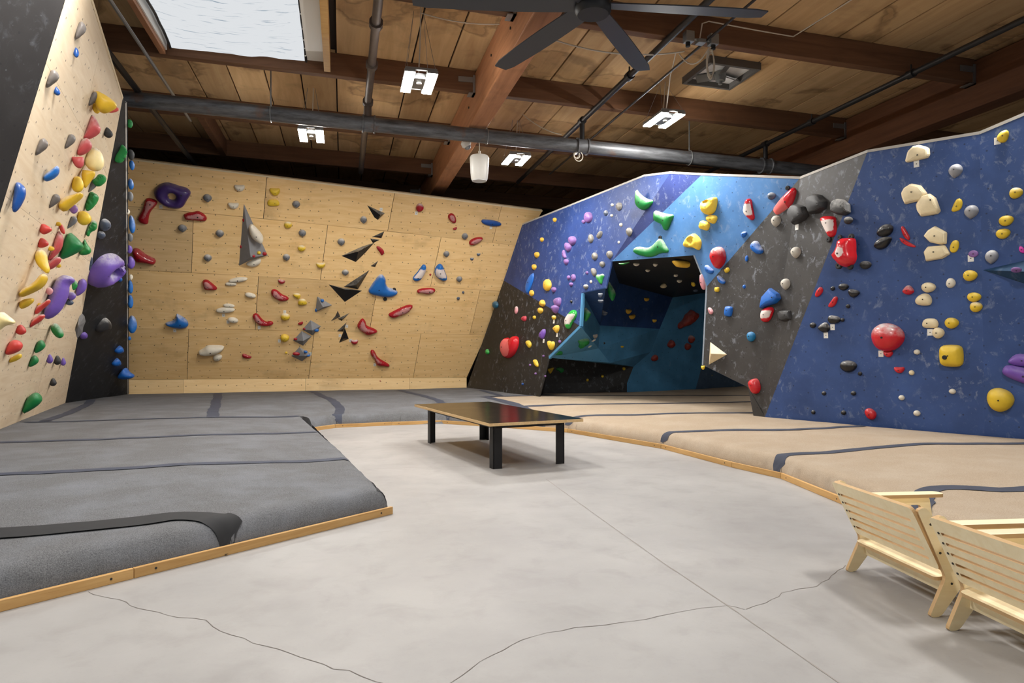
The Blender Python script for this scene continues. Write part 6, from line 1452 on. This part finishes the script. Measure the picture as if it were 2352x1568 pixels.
('A','red4','dome',((14.4,818.1),(19.1,794.2),(30.3,778.2),(44.7,783),(50.1,794.2),(41.5,808.5)),dict(),'big red cone hold low on the leaning plywood wall'),
('A','yellow','dome',((20.7,834),(27.1,819.7),(46.2,809.2),(47.8,821.3),(33.5,830.8)),dict(),'yellow lumpy hold just below the big red cone hold'),
('A','green3','dome',((80.7,813.3),(82.9,792.6),(94.1,776.6),(104.6,792.6),(95.7,805.3)),dict(),'green long hold just below and left of the chalked green oval hold'),
('A','green3','dome',((67,846.8),(70.2,826.1),(79.7,811.7),(90.9,830.8)),dict(),'green lumpy hold just below and right of the big red cone hold'),
('A','purple','tri',(114.2,823.8,13.4,21.7,0),dict(),'small purple three-sided hold right of the big red cone hold'),
('A','charcoal','tri',(131.7,826.7,15.3,22.3,0),dict(),'small charcoal three-sided hold below the chalked green oval hold'),
('A','purple','tri',(145.1,830.2,11.2,19.1,0),dict(),'small purple three-sided hold below the grey pointed volume'),
('A','charcoal','tri',(121.8,877.1,14.4,19.1,0),dict(),'small charcoal three-sided hold above and right of the green cone hold at the foot'),
('A','green3','dome',((54.2,953),(62.2,913.8),(79.7,897.8),(92.5,910.6),(91.9,923.3),(76.5,939.3)),dict(),'green cone hold at the foot of the leaning plywood wall'),
('F','green','knot',((280.7,331.7),(290.2,338.1),(288.6,354),(283.9,363.6),(274.3,376.4),(263.1,371.6),(267.9,357.2),(277.5,344.5)),dict(),'green knotted hold high on the black corner panel'),
('F','slate','egg',(204.1,604.4,12.8,38.3,10),dict(ch=1),'slate-grey oval hold just above and left of the huge purple ring hold'),
('F','slate','round',(240.8,516.7,23.9,28.7,0),dict(ch=1),'slate-grey round hold below and right of the green knotted edge hold'),
('F','slate','round',(231.9,539.6,17.5,19.1,0),dict(ch=1),'small slate-grey round hold right of the big green pyramid hold'),
('F','purple','ring',((205.7,633.1),(216.9,607.6),(232.8,588.4),(255.2,582.7),(274.3,590),(283.9,604.4),(280.7,623.5),(267.9,639.5),(248.8,655.4),(223.3,660.8),(207.3,652.2)),dict(hole=((255.2,621.9,11.5),(274.9,606,5.7)),p=0.34,ch=1),'huge purple two-holed ring hold on the black corner panel'),
('F','blue2','tiny',(275.9,642,8.9,11.2,0),dict(),'bright blue foothold just below and right of the huge purple ring hold'),
('F','steel','pyr',((154.7,781.4),(173.8,728.8),(183.4,712.2),(194.6,725.6),(197.1,738.3),(191.4,751.1),(189.8,763.9),(175.4,779.8)),dict(apex=(180.2,747.9,0.5),ch=1),'grey pointed volume where plywood meets the black corner panel'),
('F','purple','tiny',(192.3,770.9,15.3,17.5,0),dict(),'purple foothold just below and right of the grey pointed volume'),
('F','charcoal','dome',((220.1,760.7),(224.9,744.7),(239.2,725),(259,744.7),(256.8,763.9),(236,763.9)),dict(p=0.4,ch=1),'chalk-topped charcoal hold on the black corner panel'),
('F','blue2','tri',(274.3,802.8,20.7,19.1,0),dict(),'small bright blue three-sided hold just above the bright blue fin hold'),
('F','blue2','tri',(267.9,831.8,21.1,19.8,0),dict(),'small bright blue three-sided hold just above and left of the bright blue fin hold'),
('F','blue2','dome',((271.1,866.9),(288.6,840.4),(293.4,853.2),(306.2,861.1),(301.4,869.8),(280.7,871.7)),dict(),'bright blue fin hold at the foot of the black corner panel'),
('E','green','knot',(296.6,283.9,12.8,19.1,0),dict(),'green hold peeking past the black corner panel edge'),
('E','charcoal','round',(299.8,355.6,14.4,23.9,0),dict(),'charcoal hold peeking past the black corner panel edge'),
('E','blue','round',(301.4,379.5,11.2,22.3,0),dict(),'blue hold peeking past the black corner panel edge, topmost blue one'),
('E','blue','egg',(298.9,422.6,12.1,25.5,0),dict(ch=1),'blue hold peeking past the black corner panel edge, second blue from top'),
('E','grey','round',(298.2,451.3,12.8,22.3,0),dict(),'grey hold peeking past the black corner panel edge, topmost grey one'),
('E','white','round',(292.8,486.4,8.9,12.8,0),dict(),'off-white hold peeking past the black corner panel edge, topmost off-white one'),
('E','blue','egg',(301.4,515.1,13.4,41.5,0),dict(ch=1),'blue hold peeking past the black corner panel edge, third blue from top'),
('E','grey','round',(298.2,545.4,11.5,19.1,0),dict(),'grey hold peeking past the black corner panel edge, lowest grey one'),
('E','purple','round',(296.6,572.5,11.5,19.1,0),dict(),'purple hold peeking past the black corner panel edge, topmost purple one'),
('E','purple','egg',(299.2,602.8,16.6,29.3,0),dict(),'purple hold peeking past the black corner panel edge, lowest purple one'),
('E','white','round',(299.2,636.3,8.3,13.4,0),dict(),'off-white hold peeking past the black corner panel edge, lowest off-white one'),
('E','blue','egg',(298.2,658.6,10.8,31.9,0),dict(),'blue hold peeking past the black corner panel edge, fourth blue from top'),
('E','blue','egg',(298.2,692.1,11.5,31.9,0),dict(),'blue hold peeking past the black corner panel edge, fifth blue from top'),
('E','blue','egg',(301.4,744.7,19.1,41.5,0),dict(ch=1),'blue hold peeking past the black corner panel edge, sixth blue from top'),
('E','blue','tiny',(296,776.6,6.4,9.6,0),dict(),'blue hold peeking past the black corner panel edge, lowest blue one'),
]

# ================================================================= climbing holds
GROUP = {'B': 'holds on the plywood back wall', 'A': 'holds on the leaning plywood wall', 'F': 'holds on the black corner panel', 'E': 'holds on the black corner panel'}
PL['P3'] = PL['P3b']
PL['E'] = (-PL['E'][0], -PL['E'][1])                             # the return panel faces away from the camera
_hw = {}
def HMW(col, mm):
    if (col, mm) not in _hw:
        t = NT(col + '_worn_hold'); c = srgb(*RGB[col]); wc = {1: tuple(.62 * a + .38 * b for a, b in zip(c, srgb(222, 196, 190)))[:3] + (1,), 2: srgb(224, 212, 206), 3: srgb(222, 104, 100), 4: srgb(222, 204, 200), 5: srgb(222, 104, 100)}[mm]
        a = t.n('ShaderNodeAttribute', attribute_name='worn').outputs['Fac']
        nz = t.noise(t.coord(), 30, 4, .7)
        f = t.ramp(t.math('ADD', a, t.math('MULTIPLY', t.math('SUBTRACT', nz, .5), .5 if mm not in (3, 5) else .05)), .46, .62 if mm not in (3, 5) else .52)
        t.col(t.mix(f, c, wc)); g_ = t.n('ShaderNodeMapRange'); t.l(f, g_.inputs['Value']); g_.inputs['To Min'].default_value = .22; g_.inputs['To Max'].default_value = .8
        t.l(g_.outputs[0], t.b.inputs['Roughness']); _hw[(col, mm)] = t.m
    return _hw[(col, mm)]
def unit_shape(kind):
    N = 24; P = []
    for i in range(N):
        a = 2 * math.pi * i / N; c, s = math.cos(a), math.sin(a)
        if kind == 'tear':
            x = c * (1 - .28 * max(0, -s) ** 1.2 - .55 * max(0, -s) ** 5); y = s * (.92 if s > 0 else 1.0)
            if s < -.9: x *= .6
        elif kind == 'half':
            x = c; y = (.55 * s if s > 0 else s * .95) - (.0)
            y = y + .25 if s <= 0 else y * (.9) + .25 - .35 * (1 - c * c)
        elif kind == 'beak':
            x, y = 0, 0
        elif kind in ('block', 'loaf'):
            e_ = .5; x = math.copysign(abs(c) ** e_, c); y = math.copysign(abs(s) ** e_, s)
            if kind == 'loaf' and y > 0: x *= 1 - .22 * y
        elif kind == 'tri':
            x = c * (1 - .42 * (s + .3)) if s > -.3 else c; y = s
            x = max(-1, min(1, x))
        elif kind == 'cup':
            x = c * (1 if s > 0 else 1 - .35 * (-s) ** 2); y = .35 * s + .6 if s > 0 else s * 1.3 + .6
            y = max(-1, y)
        else: x, y = c, s
        if kind in ('round', 'egg'):
            r = 1 + .04 * math.sin(3 * a + 1)
            x *= r; y *= r
            if kind == 'egg': x *= 1 - .16 * s
        P.append((x, y))
    mx = max(abs(x) for x, y in P); lo, hi = min(y for x, y in P), max(y for x, y in P)
    return [(x / mx, (y - (lo + hi) / 2) / ((hi - lo) / 2)) for x, y in P]
SHAPES = {k: unit_shape(k) for k in ('tear', 'half', 'block', 'loaf', 'tri', 'cup', 'round', 'egg', 'tiny', 'slug', 'disc')}
SHAPES['beak'] = [(-.9, -1), (-.72, -.45), (-.55, .05), (-.2, .5), (.2, .9), (.65, 1), (.95, .7), (1, .3), (.7, -.1), (.35, -.35), (0, -.55), (-.4, -.8)]
def chaikin(P, it=2):
    for _ in range(it):
        Q_ = []
        for i in range(len(P)):
            a, b_ = P[i], P[(i + 1) % len(P)]
            Q_ += [a * .75 + b_ * .25, a * .25 + b_ * .75]
        P = Q_
    return P
def resample(P, n):
    L_ = [0]
    for i in range(len(P)): L_.append(L_[-1] + np.linalg.norm(P[(i + 1) % len(P)] - P[i]))
    out = []; k = 0
    for j in range(n):
        s = L_[-1] * j / n
        while L_[k + 1] < s: k += 1
        t_ = (s - L_[k]) / max(1e-9, L_[k + 1] - L_[k]); out.append(P[k] * (1 - t_) + P[(k + 1) % len(P)] * t_)
    return out
def seg_dist(pts, loops):
    """distance of each point to the outline loops (numpy)"""
    best = np.full(len(pts), 1e9)
    for lp in loops:
        A_ = np.array(lp); B_ = np.roll(A_, -1, axis=0); d = B_ - A_; dd_ = (d * d).sum(1) + 1e-12
        w_ = pts[:, None, :] - A_[None]; t_ = np.clip((w_ * d[None]).sum(2) / dd_[None], 0, 1)
        q = w_ - d[None] * t_[..., None]; best = np.minimum(best, np.sqrt((q * q).sum(2)).min(1))
    return best
boltme = None
def bolt_mesh():
    b = MB(); b.lathe([(.011, -.004), (.011, .002), (.005, .002), (.005, -.001)], 8)
    return mesh('bolt', b.v, b.f)
BOLT = bolt_mesh(); BOLT.materials.append(M['bolt'])
def tag_mesh():
    b = MB(); b.box((-.026, -.034, 0), (.026, .034, .003)); n = len(b.f)
    b.box((-.006, -.004, .003), (.006, .004, .0034)); 
    me = mesh('tag', b.v, b.f); me.materials.append(M['white']); me.materials.append(M['tagmark'])
    for i, p in enumerate(me.polygons): p.material_index = 0 if i < n else 1
    return me
TAGM = tag_mesh()
def stop_mesh():
    b = MB(); b.lathe([(1, 0), (1, .55), (.8, .75), (.3, .75), (.25, .6), (0.05, .6)], 14)
    me = mesh('stopper', b.v, b.f, False); me.materials.append(M['rubber']); return me
STOPM = stop_mesh()
def project(px, py, P, off=0.0):
    n, o = P; r = ray(px, py); return C + r * ((o + off - n @ C) / (n @ r))
def edge_point(py):
    k = None
    for i in range(200):
        p = A2 + (T2 - A2) * (i / 199.)
        q = p - C; y = YH - FL * q[2] / (q @ F)
        if y <= py: k = p; break
    return k if k is not None else T2

def make_hold(idx, row):
    g, col, kind, geo, opt, label = row
    P = PL[g]
    if g == 'P3':
        cx_, cy_ = (geo[0], geo[1]) if not isinstance(geo[0], tuple) else tuple(np.mean(geo, axis=0))
        # right of the fold line T3 - tip
        P = PL['P3a'] if (cx_ - 1838) > (1757 - 1838) * (cy_ - 408) / (957 - 408) else PL['P3b']
    n, o = P; u, v = wall_axes(n)
    lift = opt.get('lift', 0)
    if isinstance(geo[0], tuple): out = [np.array(p, float) for p in geo]
    else:
        cx_, cy_, w_, h_, rot = geo; a = math.radians(rot); ca, sa = math.cos(a), math.sin(a)
        out = [np.array([cx_ + (x * w_ / 2) * ca - (-y * h_ / 2) * sa, cy_ + (x * w_ / 2) * sa + (-y * h_ / 2) * ca]) for x, y in SHAPES.get(kind, SHAPES['round'])]
    lo, hi = np.min(out, axis=0), np.max(out, axis=0); c = (lo + hi) / 2
    if g == 'E':
        ep = edge_point(c[1]); inward = ret_top * np.array([1, 1, 0]) - ep * np.array([1, 1, 0]); inward = inward / np.linalg.norm(inward)
        base = ep + inward * .07; d0 = float((base - C) @ F)
    else:
        base = project(c[0], c[1], P); d0 = float((base - C) @ F)
    mpp = d0 / FL
    rd = ray(*c); rd = rd / np.linalg.norm(rd); ct = max(.12, abs(float(n @ rd))); st = math.sqrt(1 - ct * ct)
    W, H_ = (hi - lo) * mpp
    e1 = R - rd * (R @ rd); e1 = e1 / np.linalg.norm(e1); e2_ = np.cross(e1, rd); e2_ = e2_ if e2_ @ U > 0 else -e2_
    en = np.array([n @ e1, n @ e2_]); en = en / (np.linalg.norm(en) + 1e-9)
    vp = [np.array([(p[0] - c[0]) * mpp, -(p[1] - c[1]) * mpp]) for p in out]
    Wn = max(p @ en for p in vp) - min(p @ en for p in vp)
    pr = opt.get('p', {'tiny': .5, 'disc': .22, 'slug': .45, 'block': .42, 'tri': .55, 'half': .5, 'tear': .5, 'egg': .45, 'round': .48, 'knot': .5, 'ring': .38, 'scoop': .38, 'cup': .6}.get(kind, .40))
    prot = pr * min(W, H_)
    flatk = kind in ('pyr', 'facet')
    if isinstance(geo[0], tuple) and not flatk and kind != 'ring':
        oc = [p for p in out]; gx, gy = np.meshgrid(np.linspace(lo[0], hi[0], 18), np.linspace(lo[1], hi[1], 18)); G = np.c_[gx.ravel(), gy.ravel()]
        G = G[np.array([inpoly(p, oc) for p in G])]
        if len(G): prot = min(prot, pr * 2.3 * float(seg_dist(G, [oc]).max()) * mpp)
    side = ct < .34 and not flatk or g == 'E'
    if g == 'F' and not flatk: prot = min(prot, .5 * Wn / st)
    if flatk:
        q = 1.0
        if kind == 'facet': prot = opt['apex'][2] * min(W, H_) * .75
        else: prot = opt['apex'][2] * min(W, H_)
    else: q = max(.38, (Wn - .6 * prot * st) / Wn)
    A_ = np.array([[u @ e1, v @ e1], [u @ e2_, v @ e2_]]); Ai = np.linalg.inv(A_)
    sh = np.array([0., 0.]) if flatk else -.3 * prot * st * en
    if not side: base = project(c[0] + sh[0] / mpp, c[1] - sh[1] / mpp, P, lift)
    def to_wall(vpt): 
        s_ = vpt - en * (vpt @ en) * (1 - q); return Ai @ s_
    if flatk: wp = [np.array([(project(p[0], p[1], P, lift) - base) @ u, (project(p[0], p[1], P, lift) - base) @ v]) for p in out]
    elif side:
        # a wall seen almost edge-on: the hold's profile stands out from the wall (n, v) and is rounded along the wall (u)
        B_ = np.linalg.inv(np.array([[n @ e1, v @ e1], [n @ e2_, v @ e2_]]))
        prof = [B_ @ p for p in vp]
        mn = min(p[0] for p in prof)
        if g != 'E':
            rayd = float(n @ rd); step_ = -(mn + .012) / rayd
            base = base + rd * step_; k = float((base - C) @ F) / d0
            prof = [p * k for p in prof]; mpp *= k
            base = base + n * (min(p[0] for p in prof)); mn = min(p[0] for p in prof)
        if g == 'E':
            q0 = base - C; px0 = CX + FL * (q0 @ R) / (q0 @ F); py0 = YH - FL * q0[2] / (q0 @ F)
            off = B_ @ np.array([(c[0] - px0) * mpp, -(c[1] - py0) * mpp]); prof = [p + off for p in prof]
            wp = [np.array([max(p[0], -.01), p[1]]) for p in prof]
        else: wp = [np.array([p[0] - mn, p[1]]) for p in prof]
    else:
        wp = [to_wall(p) for p in vp]
        # keep the foreshortened axis of a hold seen edge-on within reason
        fw = Ai @ en; fw = fw / np.linalg.norm(fw); ext = max(p @ fw for p in wp) - min(p @ fw for p in wp)
        lim = 1.35 * max(W, H_)
        if ext > lim:
            k = lim / ext; wp = [p - fw * (p @ fw) * (1 - k) for p in wp]
    if side: Mx = Matrix(((n[0], v[0], -u[0], base[0]), (n[1], v[1], -u[1], base[1]), (n[2], v[2], -u[2], base[2]), (0, 0, 0, 1)))
    mats = [HM(col, opt.get('ch', 0))]
    name = 'foothold' if kind == 'tiny' else ('climbing_volume' if (kind == 'pyr' and col in ('steel', 'cream', 'plate')) else 'climbing_hold')
    cat = {'foothold': 'foothold', 'climbing_volume': 'climbing volume'}.get(name, 'climbing hold')
    if not side: Mx = Matrix(((u[0], v[0], n[0], base[0]), (u[1], v[1], n[1], base[1]), (u[2], v[2], n[2], base[2]), (0, 0, 0, 1)))
    zpk = prot; cpk = np.array([0., 0.])
    if flatk:
        ap = opt['apex']; pa = project(ap[0], ap[1], P, lift + prot); a2 = np.array([(pa - base) @ u, (pa - base) @ v])
        k = len(wp); cpk = a2
        if kind == 'pyr':
            vs = [(p[0], p[1], 0) for p in wp] + [(a2[0], a2[1], prot)]
            fs = [(i, (i + 1) % k, k) for i in range(k)] + [tuple(reversed(range(k)))]
            me = mesh(name, vs, fs)
            bm = bmesh.new(); bm.from_mesh(me); bmesh.ops.recalc_face_normals(bm, faces=bm.faces)
            if col != 'black': bmesh.ops.bevel(bm, geom=[e_ for e_ in bm.edges], offset=.006, segments=1, affect='EDGES')
            bm.to_mesh(me); bm.free()
        else:
            rings = [(1, 0), (.96, .40), (.80, .78), (.42, .97)]
            vs = []
            for s_, z_ in rings:
                cc = a2 * (1 - s_); vs += [(cc[0] + p[0] * s_, cc[1] + p[1] * s_, z_ * prot) for p in wp]
            vs.append((a2[0], a2[1], prot)); fs = []
            for r_ in range(3):
                fs += [(r_ * k + i, r_ * k + (i + 1) % k, (r_ + 1) * k + (i + 1) % k, (r_ + 1) * k + i) for i in range(k)]
            fs += [(3 * k + i, 3 * k + (i + 1) % k, 4 * k) for i in range(k)]
            me = mesh(name, vs, fs)
            bm = bmesh.new(); bm.from_mesh(me); bmesh.ops.recalc_face_normals(bm, faces=bm.faces)
            bmesh.ops.bevel(bm, geom=[e_ for e_ in bm.edges if e_.calc_face_angle(0) > .12], offset=.006, segments=2, affect='EDGES')
            bm.to_mesh(me); bm.free(); me.polygons.foreach_set('use_smooth', [True] * len(me.polygons)); me.set_sharp_from_angle(angle=.5)
    else:
        big = max(hi - lo)
        nseg = 14 if big < 14 else (20 if big < 34 else (32 if big < 60 else 48))
        lp = wp
        if isinstance(geo[0], tuple): lp = chaikin(wp, 2 if big < 45 else 1)
        lp = resample(lp, nseg)
        loops = [lp]
        for hx, hy, hr in opt.get('hole', ()):
            hv = np.array([(hx - c[0]) * mpp, -(hy - c[1]) * mpp])
            ring = [to_wall(hv + np.array([math.cos(a), math.sin(a)]) * hr * mpp) for a in np.linspace(0, 2 * math.pi, 17)[:-1]]
            loops.append(ring)
        bnd = np.array([p for l in loops for p in l])
        ed_ = []; k0 = 0
        for l in loops:
            m_ = len(l); ed_ += [(k0 + i, k0 + (i + 1) % m_) for i in range(m_)]; k0 += m_
        lo2, hi2 = np.min(lp, axis=0), np.max(lp, axis=0)
        # probe for the widest place
        gx, gy = np.meshgrid(np.linspace(lo2[0], hi2[0], 22), np.linspace(lo2[1], hi2[1], 22)); G = np.c_[gx.ravel(), gy.ravel()]
        ins = np.array([inpoly(p, lp) and not any(inpoly(p, h) for h in loops[1:]) for p in G]); G = G[ins]
        dg = seg_dist(G, loops); Dm = dg.max() if len(dg) else .01
        cpk = G[dg.argmax()] if len(dg) else cpk
        step = max(Dm / (2.2 if big < 30 else 3.2), (hi2 - lo2).max() / 22)
        inner = []
        for l in loops:
            m_ = len(l); L2 = np.array(l); tn = np.roll(L2, -1, 0) - np.roll(L2, 1, 0); nr_ = np.c_[-tn[:, 1], tn[:, 0]]; nr_ /= (np.linalg.norm(nr_, axis=1)[:, None] + 1e-9)
            for of in (.10, .32):
                for sg in (1, -1): inner += list(L2 + nr_ * sg * of * Dm)
        gx, gy = np.meshgrid(np.arange(lo2[0], hi2[0], step), np.arange(lo2[1], hi2[1], step)); inner2 = np.c_[gx.ravel(), gy.ravel()]
        allp = np.array(inner); okp = []
        dr = seg_dist(allp, loops)
        for p, d_ in zip(allp, dr):
            if d_ > .08 * Dm and inpoly(p, lp) and not any(inpoly(p, h) for h in loops[1:]) and (abs(d_ - .10 * Dm) < .025 * Dm or abs(d_ - .32 * Dm) < .05 * Dm): okp.append(p)
        dr2 = seg_dist(inner2, loops)
        for p, d_ in zip(inner2, dr2):
            if d_ > .5 * Dm and inpoly(p, lp) and not any(inpoly(p, h) for h in loops[1:]): okp.append(p)
        allv = np.vstack([bnd] + ([np.array(okp)] if okp else []))
        res = delaunay_2d_cdt([Vector((float(p[0]), float(p[1]))) for p in allv], ed_, [], 1, 1e-6)
        vc_ = np.array([[p.x, p.y] for p in res[0]]); fcs = []
        for f in res[2]:
            m_ = vc_[list(f)].mean(0)
            if inpoly(m_, lp) and not any(inpoly(m_, h) for h in loops[1:]): fcs.append(tuple(f))
        dv_ = seg_dist(vc_, loops); kk = np.clip(dv_ / Dm, 0, 1)
        ex = {'block': .45, 'disc': .3, 'loaf': .5}.get(kind, .5)
        z = prot * (1 - (1 - kk) ** 2.0) ** ex
        hh = max(hi2[1] - lo2[1], 1e-6); z *= 1 + .28 * ((vc_[:, 1] - cpk[1]) / hh)
        if kind == 'knot' or col == 'charcoal': 
            s_ = 9 / max(W, H_)
            z *= np.array([1 + .38 * mnoise.noise(Vector((p[0] * s_, p[1] * s_, idx))) for p in vc_]) if kind == 'knot' else 1
        if 'pocket' in opt and not side:
            px_, py_, ra, rb = opt['pocket']; pc_ = to_wall(np.array([(px_ - c[0]) * mpp, -(py_ - c[1]) * mpp]))
            rr = ((vc_[:, 0] - pc_[0]) / (ra * mpp)) ** 2 + ((vc_[:, 1] - pc_[1]) / (rb * mpp)) ** 2
            z *= 1 - .8 * np.clip(1.3 - rr, 0, 1)
        z = np.where(dv_ < 1e-5, 0, np.maximum(z, 0))
        nv = len(vc_)
        vs = [(p[0], p[1], zz_) for p, zz_ in zip(vc_, z)]
        if side: zs_ = min(W, H_) * .42 / max(prot, 1e-6); vs = [(x, y, zz_ * zs_) for x, y, zz_ in vs]
        # a low rim so that the hold meets the wall squarely
        rim = .16 * prot
        vs = [(x, y, zz_ + rim) for x, y, zz_ in vs]
        cnt = {}
        for f in fcs:
            for i in range(len(f)):
                e_ = tuple(sorted((f[i], f[(i + 1) % len(f)]))); cnt[e_] = cnt.get(e_, 0) + 1
        mp2 = {}; fs = list(fcs)
        if side:
            k0 = len(vs); vs += [(x, y, -zz_) for x, y, zz_ in vs]; fs += [tuple(i + k0 for i in reversed(f)) for f in fcs]
        for (a, b_), k in cnt.items():
            if k == 1:
                for i in (() if side else (a, b_)):
                    if i not in mp2: mp2[i] = len(vs); vs.append((vs[i][0], vs[i][1], 0))
                fs.append((a, b_, mp2[b_], mp2[a]) if not side else (a, b_, b_ + k0, a + k0))
        me = mesh(name, vs, fs)
        bm = bmesh.new(); bm.from_mesh(me); bmesh.ops.recalc_face_normals(bm, faces=bm.faces); bm.to_mesh(me); bm.free()
        me.polygons.foreach_set('use_smooth', [True] * len(me.polygons)); me.set_sharp_from_angle(angle=1.15)
        zpk = float(z[np.argmin(((vc_ - cpk) ** 2).sum(1))]) + rim
        mm = int(opt.get('m', 0))
        if mm:
            mats[0] = HMW(col, mm)
            ctr2, siz = (lo2 + hi2) / 2, hi2 - lo2; wv_ = []
            for p in vs:
                rel = (np.array(p[:2]) - ctr2) / siz; zz_ = p[2] / zpk
                if mm == 1: a_w = min((zz_ - .80) * 3, (rel[1] + .22) * 3, (.38 - abs(rel[0])) * 4)
                elif mm == 2: a_w = min((.27 - abs(rel[1])) * 6, (zz_ - .5) * 4)
                elif mm == 4: a_w = (1 - ((rel[0] - .06) / .17) ** 2 - ((rel[1] + .02) / .20) ** 2) * 2
                elif mm == 5: a_w = (1 - ((rel[0] + .12) / .36) ** 2 - ((rel[1] + .04) / .40) ** 2) * 4
                else: a_w = min((zz_ - .35) * 4, (.04 - rel[0] - .35 * rel[1]) * 8)
                wv_.append(max(0, min(1, .5 + a_w * .5)))
            at = me.attributes.new('worn', 'FLOAT', 'POINT'); at.data.foreach_set('value', wv_)
    o_ = link(name, me, mats); o_.matrix_world = Mx
    tag(o_, label, cat, GROUP.get(g, 'holds on the blue and black walls'))
    if kind != 'tiny' and max(hi - lo) >= 16 and kind != 'pyr' and not side:
        bo = D.objects.new('bolt', BOLT); COL.objects.link(bo); bo.parent = o_
        sc_ = max(.7, min(1.3, max(W, H_) * 3)); bo.location = (cpk[0], cpk[1], zpk + .0005); bo.scale = (sc_, sc_, 1)
    inv = Mx.inverted()
    if 'tag' in opt:
        tp = inv @ V3(project(opt['tag'][0], opt['tag'][1], P, 0.001)); tg = D.objects.new('tag', TAGM); COL.objects.link(tg); tg.parent = o_
        tg.location = tp; tg.scale = (1.15, 1.15, 1)
    for sx, sy, sr in opt.get('stop', ()):
        tp = inv @ V3(project(sx, sy, P, 0.0)); so = D.objects.new('stopper', STOPM if label.find('dark purple plug') < 0 else STOPM); COL.objects.link(so); so.parent = o_
        if 'plug' in label: tp.z = zpk * .9
        k = sr * mpp / max(.6, ct); so.location = tp; so.scale = (k, k, k)
    return o_
for i, row in enumerate(HOLDS): make_hold(i, row)
